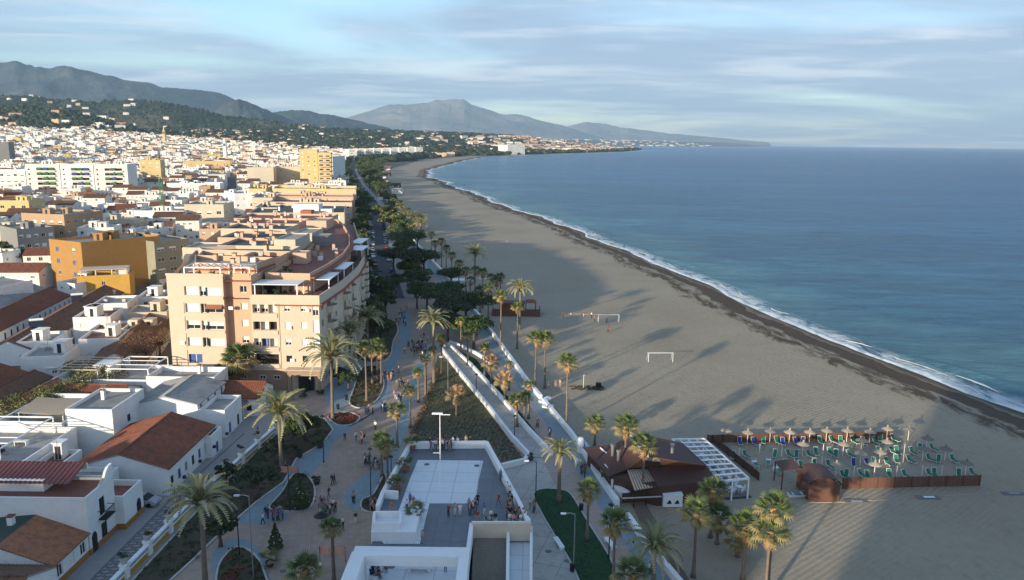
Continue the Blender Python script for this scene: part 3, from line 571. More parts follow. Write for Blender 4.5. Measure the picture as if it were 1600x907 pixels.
Z=lambda px,py,z: (*P(px,py,z),z)
def wp_(L_,z=.5): return [P(a,b,z) for a,b in L_]
def sheet(name,px,z,m,world=False,kind='structure',label=None):
    pts=px if world else wp_(px,z); mb=MB(); ar=sum(pts[i][0]*pts[(i+1)%len(pts)][1]-pts[(i+1)%len(pts)][0]*pts[i][1] for i in range(len(pts)))
    if ar<0: pts=pts[::-1]
    mb.add([(x,y,z) for x,y in pts],[tuple(range(len(pts)))],m); o=mb.build(name,kind=kind)
    return o
def smooth_poly(pts,k=3):
    out=[];n=len(pts)
    for i in range(n):
        p0,p1,p2,p3=[np.array(pts[(i+j-1)%n]) for j in range(4)]
        for t in np.linspace(0,1,k,endpoint=False): out.append(tuple(.5*((2*p1)+(-p0+p2)*t+(2*p0-5*p1+4*p2-p3)*t*t+(-p0+3*p1-3*p2+p3)*t**3)))
    return out
def kerb(name,pts,z0,z1,w,m,closed=True,parent=None):
    mb=MB(); n=len(pts)
    for i in range(n if closed else n-1):
        a=pts[i];b=pts[(i+1)%n]; mb.beam((a[0],a[1],(z0+z1)/2),(b[0],b[1],(z0+z1)/2),w,z1-z0+.001*(i%2),m)
    return mb.build(name,parent,kind=None if parent else 'structure')
wallpts=[(float(Wd(y)),float(y)) for y in np.concatenate([np.arange(66,220,4),np.arange(220,560,12)])]
lp=[(x-64-max(0,(y-120))*.05,y) for x,y in wallpts]
sheet('promenade',wallpts+lp[::-1],.5,'paving_brown',True)
blues=[[(370,818),(388,775),(430,757),(438,740),(428,729),(452,724),(474,712),(480,690),(503,672),(503,660),(516,652),(530,662),(552,664),(580,646),(590,622),(600,600),(600,570),(614,558),(616,540),(626,528),(624,490),(640,490),(640,528),(628,540),(626,556),(617,572),(614,598),(606,625),(588,643),(558,662),(545,676),(522,690),(512,715),(490,735),(482,752),(462,770),(452,800),(440,815)],
 [(536,772),(556,754),(570,742),(594,730),(606,712),(616,665),(622,640),(640,600),(655,560),(668,560),(652,605),(640,650),(630,690),(614,730),(600,760),(585,785),(567,795),(550,797),(540,788)],
 [(350,930),(330,880),(340,855),(365,842),(392,846),(412,872),(418,930)],
 [(505,600),(520,590),(560,560),(572,545),(585,560),(560,590),(540,640),(520,650)]]
for bpx in blues: sheet('blue_path',smooth_poly(wp_(bpx,.504),2),.504,'paving_blue',True)
# sea-side strip of blue paving against the wall, pink slabs beside it
inner=lambda w: [(float(Wd(y))-w-max(0,(y-150))*.01,float(y)) for y in np.concatenate([np.arange(66,220,4),np.arange(220,420,10)])]
sheet('sea_path',inner(2.0)+inner(6.3)[::-1],.503,'paving_pink',True); sheet('blue_path',inner(.2)+inner(2.6)[::-1],.507,'paving_blue',True)
mb=MB(); mb.box(-.49,-.49,0,.49,.49,.012,'paving_pink'); slab=mb.mesh('paving_slab'); mb=MB(); mb.box(-.49,-.49,0,.49,.49,.012,'slab_grey'); slab2=mb.mesh('paving_slab')
root=inst('slab_paving',None,kind='structure'); c=0
for y in np.arange(76,112,1.04):
    for k in range(4):
        if c<140: o=inst('paving_slab',slab if (k+int(y))%5 else slab2,root,(float(Wd(y))-3.3-k*1.02,y,.505),.22+rnd(-.004,.004)); c+=1
# beds with kerbs and planting
def bed(px,name='flower_bed',soil='bed_soil',plants=(),n=30,kz=.15,world=False,label=None):
    pts=px if world else smooth_poly(wp_(px,.5),3); o=sheet(name,pts,.515,soil,True); kerb('kerb',pts,.42,.5+kz,.22,'kerb')
    return pts
bedA=[(-41.2,70),(-38.0,70),(-36.2,80),(-35.4,86),(-33.6,95),(-31.8,101),(-32.3,109),(-29.8,115),(-29.5,121),(-32,126),(-35.5,128),(-37.7,124),(-39,112),(-40.2,98)]
bA=bed(bedA,world=True); bB=bed([(420,795),(440,770),(458,742),(478,742),(492,765),(484,795),(452,800)]); bC=bed([(512,652),(524,646),(546,645),(562,652),(552,663),(528,665)])
bD=bed([(546,630),(552,610),(562,580),(572,572),(592,575),(600,600),(592,622),(577,634),(560,638)]); bE=bed([(556,555),(562,520),(580,500),(612,500),(622,515),(614,535),(610,555),(596,566),(570,566)])
bF=bed([(345,930),(340,890),(355,865),(375,855),(398,868),(412,892),(415,930)]); bG=bed([(566,797),(566,782),(584,772),(600,742),(604,752),(598,772),(590,800)])
allb=[bA,bB,bC,bD,bE,bF,bG]
for i,(bb,key,n,cnt) in enumerate([(bA,['leaf_shrub','leaf_dark','leaf_olive'],300,26),(bB,['leaf_shrub','leaf_dark'],70,26),(bC,['flower_red','leaf_dark'],110,24),(bD,['leaf_brown','leaf_shrub','leaf_dark'],140,26),(bE,['leaf_dark','flower_red','leaf_shrub'],120,26),(bF,['leaf_dark','leaf_shrub','leaf_brown','leaf_dark','flower_red'],90,26),(bG,['leaf_brown','leaf_olive'],40,20)]):
    scatter('ground_cover',key,fillpoly(bb,n),.5,.11,cnt,seed=i)
# slope with rows of young shrubs between ramp and terrace
slope=[(640,697),(662,640),(684,556),(700,562),(760,640),(817,716),(784,726),(770,704),(757,691),(700,690)]
sl_pts=wp_(slope,.5); sheet('planted_slope',sl_pts,.52,'slope_soil',True); rows=[]
for a in np.arange(0,60,.95):
    for b_ in np.arange(-30,30,.95):
        x=-16+b_*.8+a*.12; y=104+a+b_*.3
        if inpoly(x,y,sl_pts): rows.append((x+rnd(-.15,.15),y+rnd(-.15,.15)))
scatter('shrub_rows',['leaf_shrub','leaf_dark','leaf_olive'],rows,.36,.10,22,seed=9)
hl=wp_([(640,698),(650,668),(662,640),(672,610),(682,575)],.5); hp=[(a[0]+(b[0]-a[0])*t+rnd(-.4,.4),a[1]+(b[1]-a[1])*t) for a,b in zip(hl,hl[1:]) for t in np.linspace(0,1,24)]
scatter('dry_hedge',['leaf_brown','leaf_brown','leaf_olive'],hp,.75,.12,30,seed=10)
gr=wp_([(712,548),(742,560),(800,628),(838,680),(862,705),(800,640),(744,580)],.5); sheet('grass_strip',gr,.516,'lawn',True); scatter('ground_cover',['leaf_dark','leaf_shrub'],fillpoly(gr,150),.5,.1,24,seed=12)
# ramp: concrete walk between two white parapets
ra=wp_([(690,548),(720,588),(760,636),(800,688),(826,716)],.5); rb=wp_([(700,541),(735,573),(780,622),(825,675),(862,714)],.5)
t=thing('ramp','long straight concrete ramp between white parapets beside the planted slope','ramp')
mb=MB(); mb.add([(x,y,.56) for x,y in ra+rb[::-1]],[(i,i+1,2*len(ra)-2-i,2*len(ra)-1-i)[::-1] for i in range(len(ra)-1)],'concrete'); mb.build('deck',t)
for pl in (ra,rb):
    mb=MB(); 
    for i,(a,b) in enumerate(zip(pl,pl[1:])): mb.beam((*a,.85),(*b,.85),.45+i%2*.006,1.15+i%2*.006,'white_wall')
    mb.build('parapet',t)
mb=MB(); q=wp_([(703,538),(722,545),(745,556),(762,566),(770,577)],.5); [mb.beam((*a,.9),(*b,.9),.45,1.0,'white_wall') for a,b in zip(q,q[1:])]; tag(mb.build('low_wall'),'short curved white wall right of the ramp head under the pines','wall')
mb=MB(); q=wp_([(826,716),(820,724),(784,733)],.5); mb.beam((*q[0],.8),(*q[1],.8),.5,1.,'white_wall'); mb.beam((*q[1],.8),(*q[2],.8),.5,1.0,'white_wall'); tag(mb.build('low_wall'),'short white wall closing the planted slope at the foot of the ramp','wall')
sheet('concrete_apron',[(784,735),(822,724),(830,716),(862,714),(885,722),(912,775),(960,860),(985,930),(828,930),(828,835),(805,775)],.512,'concrete')
sheet('concrete_apron',[(690,548),(700,541),(690,528),(668,540),(664,556)],.512,'concrete')
ov=smooth_poly(wp_([(834,776),(837,768),(852,764),(878,766),(893,774),(920,818),(950,866),(958,890),(948,925),(915,925),(892,880),(862,830),(842,795)],.5),4)
sheet('oval_lawn',ov,.53,'lawn',True); kerb('kerb',ov,.42,.6,.2,'kerb')
grs=fillpoly(ov,900); scatter('grass',['lawn','leaf_dark'],grs,.16,.05,8,seed=14,z=.53)
# sea wall in separate cast lengths, with a gap at the beach access
def wall_run(a,b,lab):
    mb=MB(); ys_=np.linspace(a,b,max(2,int((b-a)/6))); pts=[(float(Wd(y)),float(y)) for y in ys_]
    for i,(p,q) in enumerate(zip(pts,pts[1:])): mb.beam((*p,.45),(*q,.45),.62+i%2*.006,1.75+i%2*.006,'white_wall')
    tag(mb.build('sea_wall'),lab,'wall')
wall_run(60,91.6,'low white sea wall beside the paved strip nearest the camera'); wall_run(95.3,136,'low white sea wall passing the beach restaurant'); wall_run(138,262,'long low white sea wall beside the football beach'); wall_run(266,560,'far low white sea wall running towards the tall palms')
mb=MB(); q=[Z(962,765,.9),Z(975,772,.9),Z(981,776,.9)]; mb.beam(q[0],q[1],.7,1.3,'white_wall'); mb.beam(q[1],q[2],.7,1.3,'white_wall'); tag(mb.build('wall_end'),'white wall end curving out at the beach access by the restaurant','wall')
for k,(a,b) in enumerate([((845,628),(858,622)),((848,634),(864,636))]):
    mb=MB(); mb.beam(Z(*a,.75),Z(*b,.75),.9,.5,'white_wall'); mb.beam(Z(*a,1.056),Z(*b,1.056),1.1,.1,'white_wall'); tag(mb.build('wall_bench'),['upper','lower'][k]+' white slab bench jutting from the sea wall above the sand','bench')
# beach boardwalk beside the wall
mm('boardwalk',(.16,.12,.09),.85,.2,3); t=thing('boardwalk','grey brown plank boardwalk on the sand beside the sea wall near the camera','boardwalk'); mb=MB(); mb.box(-.08,-1,0,.08,1,.05,'boardwalk')
pa=np.array(P(1012,768,0)); pb_=np.array(P(1100,905,0)); pa=np.array(P(985,765,0)); e_=np.array(P(1075,930,0)); 
mb=MB(); mb.box(-1.0,-.11,0,1.0,.11,.06,'boardwalk'); pm=mb.mesh('plank'); L_=np.linalg.norm(e_-pa); dr=(e_-pa)/L_
for i in range(int(L_/.26)): inst('plank',pm,t,(*(pa+dr*i*.26),.03),math.atan2(dr[1],dr[0])+PI/2)
# ------------------------------------------------------------------ terrace building
t=thing('terrace_pavilion','white raised roof terrace with grey and pale paving where people gather','pavilion')
A=[Z(640,701,4.5),Z(760,700,4.5),Z(800,775,4.5),Z(826,826,4.5),Z(735,826,4.5),Z(728,907,4.5),Z(722,1000,4.5),Z(545,1000,4.5),Z(560,905,4.5),Z(585,838,4.5),Z(590,800,4.5),Z(598,778,4.5)]
mb=MB(); mb.prism([p[:2] for p in A],-.5,4.5,'white_wall','terrace_grey'); mb.build('body',t)
mb=MB(); W1=[(653,719),(755,720),(748,750),(743,787),(671,787),(656,850),(600,850),(590,838),(598,801),(622,800),(640,750)]; mb.add([(*P(a,b,4.506),4.506) for a,b in W1][::-1],[tuple(range(len(W1)))],'terrace_white'); mb.add([(*P(a,b,4.506),4.506) for a,b in [(560,862),(735,862),(728,907),(722,1000),(545,1000)]][::-1],[tuple(range(5))],'terrace_white'); mb.build('pale_paving',t)
def parap(L_,z0,z1,w=.4,name='parapet'):
    mb=MB()
    for i,(a,b) in enumerate(zip(L_,L_[1:])): e=i%2*.008+len(L_)*.003; mb.beam((*P(*a,4.5),(z0+z1)/2),(*P(*b,4.5),(z0+z1)/2),w+e,z1-z0+e,'white_wall')
    mb.build(name,t)
parap([(640,701),(760,700)],4.4,5.5,.5); parap([(760,700),(800,775),(826,826)],4.4,5.5,.5); parap([(640,701),(598,778),(590,800)],4.4,5.3,.45); parap([(826,826),(737,826)],3.6,5.3,.4); parap([(737,826),(731,870),(727,907),(722,990)],3.6,5.2,.45); parap([(598,778),(622,780)],4.5,5.5,.4)
# open light well, gravel roof and side shaft
mb=MB(); b0=[P(a,b,5.9) for a,b in [(584,803),(622,803),(622,826),(583,826)]]; mb.prism([P(a,b,4.5) for a,b in [(583,815),(656,815),(650,846),(580,846)]],4.0,5.6,'white_wall'); mb.build('white_volume',t)
mb=MB(); q=[P(a,b,6.2) for a,b in [(585,800),(626,800),(625,818),(584,818)]]
for i,(a,b) in enumerate(zip(q,q[1:]+q[:1])): mb.beam((*a,5.9),(*b,5.9),.25+i*.006,.7+i*.006,'white_wall')
mb.build('roof_light_rim',t)
gz=3.6; gp=[P(a,b,gz) for a,b in [(741,830),(792,832),(790,1000),(732,1000)]]; mb=MB(); mb.prism(gp,.3,gz,'white_wall','gravel_roof'); mb.build('gravel_roof',t)
gp=[P(a,b,3.) for a,b in [(796,838),(828,838),(828,1000),(794,1000)]]; mb=MB(); mb.prism(gp,.3,3.,'white_wall','terrace_white'); mb.build('side_shaft',t)
mb=MB(); mb.beam(Z(794,832,3.7),Z(792,995,3.7),.35,1.2,'white_wall'); mb.beam(Z(830,832,3.5),Z(829,995,3.5),.3,1.6,'white_wall'); mb.beam(Z(737,831,4.3),Z(830,831,4.3),.35,2.2,'cream_side'); mb.build('shaft_wall',t)
# portal frame standing over the near end
xa,ya=P(556,852,7.6); xb,yb=P(734,858,7.6); t2=thing('portal_frame','thick white open portal frame over the near end of the terrace','frame'); mb=MB(); zt=7.6
mb.box(xa,ya-2.0,6.5,xb,ya-.2,zt+.01,'white_wall'); mb.build('beam',t2)
mb=MB(); mb.box(xa-.15,ya-13,3.,xa+1.25,ya-1.2,zt-.03,'white_wall'); mb.build('side_wall',t2); mb=MB(); mb.box(xb-1.0,ya-13,4.4,xb,ya-2.0,zt-.03,'white_wall'); mb.build('side_wall',t2)
mb=MB(); mb.tube([(xa-.1,ya-2,3.5),(xa-.5,ya-6,2.6),(xa-2.4,ya-9,1.4)],[.6,.7,.8],'white_wall',8); mb.build('curved_wall',t2)
# pots with plants on the terrace
mm('pot_dark',(.06,.05,.045),.6,.1,3); mm('pot_terracotta',(.30,.12,.06),.8,.1,3)
def pot(x,y,z,label,key='olive',s=1.,cat='potted plant',pm='pot_dark',spiky=False,group=None):
    t=thing('potted_plant',label,cat,(x,y,z),rnd(0,6),group); mb=MB(); mb.lathe([(.0,0),(.28,0),(.42,.45),(.46,.5),(.38,.5),(.36,.42),(0,.42)],pm,12); o=mb.build('pot',t); o.scale=(s,)*3
    if spiky:
        for i in range(12): f=inst('leaf',FR['fan_yellow' if i%4==0 else 'fan_green',i%3],t,(0,0,.7*s)); f.rotation_euler=(0,-rnd(.1,1.2),i*2.4); f.scale=(s*.75,)*3
    else: o=inst('foliage',SH[key],t,(0,0,.8*s),0,(s*.7,)*3)
    return t
for px,py,lab,sp in [(644,703,'leafy potted palm at the far left corner of the white terrace',True),(634,737,'potted palm against the left parapet of the terrace, second from the far corner',True),(621,768,'potted palm beside the left parapet near the white block',True),(650,812,'spiky potted palm in the middle of the pale terrace paving',True)]:
    pot(*P(px,py,4.5),4.5,lab,spiky=sp,s=1.25,pm='pot_terracotta')
pot(*P(829,720),.5,'dark round pot at the foot of the ramp wall',s=1.1)
for px,py,lab in [(495,757,'dark pot of leaves beside the conifer bed in the plaza'),(422,885,'dark pot with a small palm near the red curved bed'),(500,700,'low dark pot beside the blue path'),(468,715,'round dark bush pot at the bend of the blue path'),(478,612,'pot on the step beside the tan block entrance')]: pot(*P(px,py),.5,lab,'green',1.2,spiky='palm' in lab)
# ------------------------------------------------------------------ lamps
def lamp(px,py,top,label,kind='single',m='iron',z=.5,rot=0,name='street_lamp'):
    x,y=P(px,py,z); zt=zof(x,y,top); h=zt-z; t=thing(name,label,'street lamp',(x,y,z),rot); mb=MB(); mb.tube([(0,0,0),(0,0,.4),(0,0,h)],[.12,.075,.05],m,8); mb.build('post',t)
    mb=MB(); 
    if kind=='double':
        mb.beam((0,0,h-.1),(1.3,0,h-.1),.1,.08,m); mb.build('arm',t); mb=MB(); mb.beam((0,0,h*.45),(-.9,0,h*.45),.1,.08,m); mb.build('arm',t); mb=MB(); mb.box(-1.0,-.2,h-.02,.35,.2,h+.12,m); mb.build('lamp_head',t)
    elif kind=='curve':
        mb.tube([(0,0,h-.05),(.0,0,h+.15),(-.5,0,h+.3),(-1.2,0,h+.25)],[.05,.05,.045,.04],m,6); mb.build('arm',t); mb=MB(); mb.box(-1.6,-.15,h+.18,-1.0,.15,h+.3,'white_metal'); mb.build('lamp_head',t)
    else:
        mb.lathe([(.05,0),(.32,.05),(.28,.16),(.08,.3),(0,.32)],m,10,(0,0,h)); mb.build('lamp_head',t)
    return t
def zof(x,y,py):
    lo,hi=-2,90
    for _ in range(40):
        c=(lo+hi)/2
        if Q(x,y,c)[1]>py: lo=c
        else: hi=c
    return c
lamp(688,757,647,'tall white lamp mast with two arms standing on the pale terrace','double','white_metal',4.5)
for px,py,top,lab,k in [(506,723,652,'black lamp post beside the blue path bend','single'),(453,800,722,'black lamp post beside the conifer bed','single'),(580,793,703,'black lamp post in the kerbed bed beside the terrace','single'),(744,617,586,'slim lamp post halfway up the ramp','single'),(804,688,651,'slim lamp post at the lower part of the ramp','single'),(837,786,723,'slim lamp post at the tip of the oval lawn','curve'),(896,893,806,'grey lamp post with an angled arm beside the oval lawn','curve'),(912,784,730,'thin lamp post on the sea path near the lawn','single'),(951,872,790,'slim lamp post at the edge of the sea path','single'),(374,868,800,'dark lamp post over the red flower bed','single'),(396,905,778,'tall pale leaning lamp pole in the near flower bed','curve'),(667,640,565,'thin dark post between the lit palm trunks','single'),(612,770,715,'thin post beside the lit palm by the terrace','single'),(565,600,560,'lamp post in the palm bed by the tan block','single'),(520,905,828,'thin pole beside the palm in the near plaza','single')]:
    lamp(px,py,top,lab,k,'iron' if 'pale' not in lab and 'grey' not in lab else 'grey_metal')
for px,py,top,lab in [(885,650,567,'pale floodlight mast beside the tall lit beach palm'),(700,620,560,'dark mast at the head of the ramp')]: lamp(px,py,top,lab,'curve','grey_metal')
# ------------------------------------------------------------------ balustrade with stripes and flower pots, lane and car
bl=[(-42.2,72),(-41.4,92.8),(-40.9,97.5),(-38.6,118.7)]
segs=[((-42.2,72.),(-42.02,76.6)),((-42.02,76.6),(-41.8,81.6)),((-41.8,81.6),(-41.6,86.6)),((-41.6,86.6),(-41.35,92.)),((-40.9,96.8),(-40.3,102.)),((-40.3,102.),(-39.8,107.)),((-39.8,107.),(-39.2,112.6)),((-39.2,112.6),(-38.5,119.))]
t=thing('balustrade','white balustrade with blue stripes and yellow panels between the houses and the plaza','balustrade')
for a,b in segs:
    mb=MB(); mb.beam((*a,1.75),(*b,1.75),.5,.16,'white_wall'); mb.build('coping',t); mb=MB(); mb.beam((*a,1.0),(*b,1.0),.28,1.34,'white_wall'); mb.build('wall_panel',t)
    mb=MB(); mb.beam((a[0]+.155,a[1],1.38),(b[0]+.155,b[1],1.38),.02,.12,'blue_stripe'); mb.build('blue_stripe',t)
    dx=(b[0]-a[0]);dy=b[1]-a[1]; mb=MB(); mb.beam((a[0]+.16+dx*.1,a[1]+dy*.1,.72),(b[0]+.16-dx*.1,b[1]-dy*.1,.72),.03,.55,'yellow_panel'); mb.build('yellow_panel',t)
n_=0
for p in [(-42.0,76.6),(-41.8,81.6),(-41.55,86.6),(-41.3,92.2),(-40.9,96.8),(-40.3,102),(-39.8,107),(-39.2,112.6),(-38.5,119)]:
    mb=MB(); mb.box(p[0]-.38,p[1]-.38,.3,p[0]+.38,p[1]+.38,2.1,'white_wall'); mb.box(p[0]-.46,p[1]-.46,2.1,p[0]+.46,p[1]+.46,2.25,'white_wall'); mb.build('pier',t)
    pot(p[0],p[1],2.25,'round bush in a bowl on a pier of the white balustrade',['green','olive','brown'][n_%3],1.05,pm='kerb',group='bushes in bowls on the balustrade piers'); n_+=1
lane=[(-48.5,66),(-42.5,66),(-41.6,92.5),(-41,96),(-38.8,119),(-40,130),(-46,140),(-49,140)]; sheet('lane',lane,.509,'slab_grey',True); kerb('kerb',[(-45.7,66),(-45.2,96),(-43.6,119)],.5,.53,.25,'slab_dark',False)
mb=MB(); mb.box(-.36,-.17,0,.36,.17,.012,'slab_dark'); ps=mb.mesh('paving_slab'); rt=inst('herringbone_paving',None,kind='structure'); 
for i,y in enumerate(np.arange(70,93,.62)):
    for k in range(5): inst('paving_slab',ps,rt,(-45.1+k*.72+rnd(-.02,.02),y,.51),.5 if (i+k)%2 else -.5)
CARC={}
def car_mesh():
    def prof(mb,sec,m,w):
        pass
    b=MB(); sx=[(-2.15,.35),(-2.2,.7),(-1.95,.92),(-1.05,1.0),(1.35,1.0),(2.0,.86),(2.15,.6),(2.12,.3)]; W_=.85
    n=len(sx); vs=[(x,-W_*(.96 if z<.9 else .9),z) for x,z in sx]+[(x,W_*(.96 if z<.9 else .9),z) for x,z in sx]
    b.add(vs,[(i,i+1,n+i+1,n+i) for i in range(n-1)]+[(n-1,0,n,2*n-1)]+[tuple(range(n))[::-1],tuple(range(n,2*n))],'car_paint')
    cx=[(-1.75,.98),(-1.35,1.40),(.35,1.43),(1.15,1.0)]; n=4; vs=[(x,-W_*.90+ (.12 if z>1.1 else 0),z) for x,z in cx]+[(x,W_*.90-(.12 if z>1.1 else 0),z) for x,z in cx]
    g=MB(); g.add(vs,[(0,1,5,4),(2,3,7,6),(0,3,2,1),(4,5,6,7)],'glass'); b.add([(x*.97,y*.98,z+.012) for x,y,z in vs],[(1,2,6,5)],'car_paint')
    for s in (-1,1): b.beam((-.4,s*.72,1.0),(-.4,s*.66,1.42),.09,.05,'car_paint')
    w=MB(); w.M=Matrix.Rotation(PI/2,4,'X'); w.lathe([(0,-.1),(.2,-.11),(.32,-.1),(.32,.1),(.2,.11),(0,.1)],'tyre',12)
    h=MB(); h.box(-.03,-.14,-.07,.03,.14,.07,'lamp_glass')
    return b.mesh('body'),g.mesh('cabin'),w.mesh('wheel'),h.mesh('headlight')
mm('tyre',(.015,.015,.015),.8,.1,3); mm('lamp_glass',(.6,.6,.55),.2,.02,3); mm('car_paint',(.3,.3,.3),.3,.02,2)
CP=dict(silver=(.38,.39,.40),white=(.70,.70,.69),black=(.02,.02,.022),red=(.35,.03,.03),blue=(.04,.08,.22),grey=(.13,.13,.135))
for k,c in CP.items(): mm('paint_'+k,c,.28,.03,2,spec=.6)
CM=car_mesh()
def car(x,y,rot,col,label,z=.5,group=None):
    t=thing('parked_car',label,'car',(x,y,z),rot,group); o=inst('body',CM[0],t); o.material_slots[0].link='OBJECT'; o.material_slots[0].material=M['paint_'+col]; inst('cabin',CM[1],t)
    for a in (-1.3,1.3):
        for s in (-.8,.8): inst('wheel',CM[2],t,(a,s,.32))
    for s in (-.6,.6): inst('headlight',CM[3],t,(2.14,s,.66))
    return t
car(-48.2,93.9,-.15,'silver','silver hatchback parked between the white porch block and the gable wall'); car(-40.3,94.6,1.9,'white','white car standing in the gap of the balustrade behind the palm'); car(-72,142,1.3,'black','dark car parked at the foot of the tan apartment block'); car(-80.5,122,1.35,'grey','grey car in the lane under the yellow green trees')
# ------------------------------------------------------------------ small plaza things
def cone_topiary(px,py,h,r,label):
    x,y=P(px,py); t=thing('conifer',label,'conifer',(x,y,.5)); mb=MB(); mb.tube([(0,0,0),(0,0,h*.9)],[.09,.03],'bark',6); mb.build('trunk',t)
    g=np.random.default_rng(int(px)); n=1500; u=g.uniform(0,1,n)**1.2; th=g.uniform(0,2*PI,n); rr=r*np.minimum(1,(1-u)*1.25)*g.uniform(.75,1.05,n)*(.9+.15*np.sin(u*30)); pos=np.stack([rr*np.cos(th),rr*np.sin(th),.2+u*h],-1)
    a=g.normal(size=(n,3));a/=np.linalg.norm(a,axis=1,keepdims=True); b_=np.cross(a,g.normal(size=(n,3)));b_/=np.linalg.norm(b_,axis=1,keepdims=True); s=.13; V=np.stack([pos-a*s,pos-b_*s*.5,pos+a*s,pos+b_*s*.5],1).reshape(-1,3); inst('foliage',soup('foliage',V,np.arange(4*n).reshape(-1,4),[M['leaf_dark'],M['leaf_shrub']],(g.random(n)<.3).astype(int)),t)
    mb=MB()
    for i in range(14):
        uu=rnd(.1,.8);a_=rnd(0,6); q=r*(1-uu)*1.2; mb.lathe([(0,-.07),(.07,0),(0,.07)],'white_metal',6,(q*math.cos(a_),q*math.sin(a_),.2+uu*h)); mb.build('bauble',t); mb=MB()
    return t
cone_topiary(431,858,3.1,.85,'cone shaped dark conifer with pale baubles alone in the brown plaza'); cone_topiary(470,795,3.8,1.1,'larger dark conifer with pale baubles in the kerbed plaza bed')
mm('orange_cloth',(.62,.33,.25),.8,.08,3)
for px,py,lab in [(452,748,'salmon pink banner board behind the left black lamp post'),(520,878,'salmon pink banner stretched beside the near plaza pole')]:
    x,y=P(px,py); t=thing('banner',lab,'banner',(x,y,.5)); w=2.6 if px<500 else 2.9
    for s in (-1,1): mb=MB(); mb.tube([(s*w/2,0,0),(s*w/2,0,1.9)],.035,'iron',6); mb.build('post',t)
    mb=MB(); n=8
    for i in range(n): a=-w/2+w*i/n; b_=a+w/n; f=lambda u:(u,.10*math.sin(u*4),0); mb.quad((a,.1*math.sin(a*4),.9),(b_,.1*math.sin(b_*4),.9),(b_,.1*math.sin(b_*4),1.85),(a,.1*math.sin(a*4),1.85),'orange_cloth'); mb.quad((b_,.1*math.sin(b_*4)+.02,.9),(a,.1*math.sin(a*4)+.02,.9),(a,.1*math.sin(a*4)+.02,1.85),(b_,.1*math.sin(b_*4)+.02,1.85),'orange_cloth')
    mb.build('cloth',t)
def bench(px,py,rot,lab,z=.5):
    x,y=P(px,py,z); t=thing('bench',lab,'bench',(x,y,z),rot); mb=MB(); mb.box(-1.3,-.3,.38,1.3,.3,.5,'white_wall'); mb.build('seat',t)
    for s in (-1,1): mb=MB(); mb.box(s*1.0-.15,-.25,0,s*1.0+.15,.25,.38,'white_wall'); mb.build('leg',t)
bench(873,853,1.85,'white slab bench on the left edge of the oval lawn'); bench(953,853,1.85,'white slab bench on the right edge of the oval lawn'); bench(655,892,0,'pale bench inside the portal frame',4.5); bench(898,720,1.8,'white bench at the head of the sea path by the ramp')
for px,py,lab in [(541,625,'black litter bin in the palm bed by the tan block'),(379,712,'black litter bin by the blue path'),(908,798,'black litter bin on the sea path by the lawn'),(894,893,'dark litter bin at the foot of the grey lamp'),(528,640,'black litter bin at the blue path by the red bed')]:
    x,y=P(px,py); t=thing('litter_bin',lab,'bin',(x,y,.5)); mb=MB(); mb.lathe([(0,.05),(.26,.05),(.3,.8),(.22,.82),(0,.8)],'iron',10); mb.build('body',t); mb=MB(); mb.lathe([(.3,.82),(.33,.9),(0,1.0)],'iron',10); mb.build('lid',t)
for px,py,z in [(866,848-20,.5),(857,862,.5),(886,892-15,.5),(667,726,4.51),(745,728,4.51),(612,886,4.51),(442,893,.5),(603,887,4.51),(700,868,4.51)]:
    x,y=P(px,py,z); mb=MB(); mb.lathe([(0,.0),(.38,.0),(.38,.015),(0,.02)],'slab_dark',14); o=mb.build('drain_cover',None,(x,y,z+.012),kind='structure')
mb=MB(); x,y=P(503,826); t=thing('parasol','small closed dark parasol stall standing in the brown plaza','parasol',(x,y,.5)); mb.tube([(0,0,0),(0,0,2.2)],.04,'iron',6); mb.build('pole',t); mb=MB(); mb.lathe([(.95,1.7),(.5,2.05),(0,2.3)],'iron',10); mb.lathe([(.93,1.69),(0,2.25)],'iron',10); mb.build('canopy',t)
# ------------------------------------------------------------------ beach restaurant
mm('brown_roof',(.095,.05,.042),.75,.12,1.5); mm('brown_wood',(.085,.045,.032),.75,.2,4); mm('rust_wood',(.135,.066,.045),.8,.15,3); mm('straw',(.34,.285,.215),.95,.25,6,bump=.03,bscale=20); mm('straw_grey',(.20,.18,.16),.95,.25,6,bump=.03,bscale=20); mm('green_fabric',(.02,.15,.09),.7,.08,4); mm('blue_fabric',(.03,.04,.22),.7,.08,4); mm('white_plastic',(.75,.76,.75),.5,.03,3); mm('cream_awning',(.55,.47,.36),.8,.06,2); mm('mural_blue',(.10,.28,.55),.7,.25,1.2,c2=(.6,.7,.75),mix2=.5); mm('pole_white',(.66,.64,.58),.6,.05,3); mm('deck_green',(.04,.07,.05),.8,.1,3); mm('green_bar',(.05,.16,.06),.7,.1,3); mm('rope',(.35,.28,.2),.9,.1,5)
t=thing('beach_restaurant','dark brown timber beach restaurant with low hipped roofs beside the sea wall','restaurant')
def zpoly(pts,m,name,th=.14):
    v=[Z(*p) for p in pts]; mb=MB(); n=len(v); mb.add(v+[(a,b,c-th) for a,b,c in v],[tuple(range(n)),tuple(range(n,2*n))[::-1]]+[(i,n+i,n+(i+1)%n,(i+1)%n) for i in range(n)],m); return mb.build(name,t)
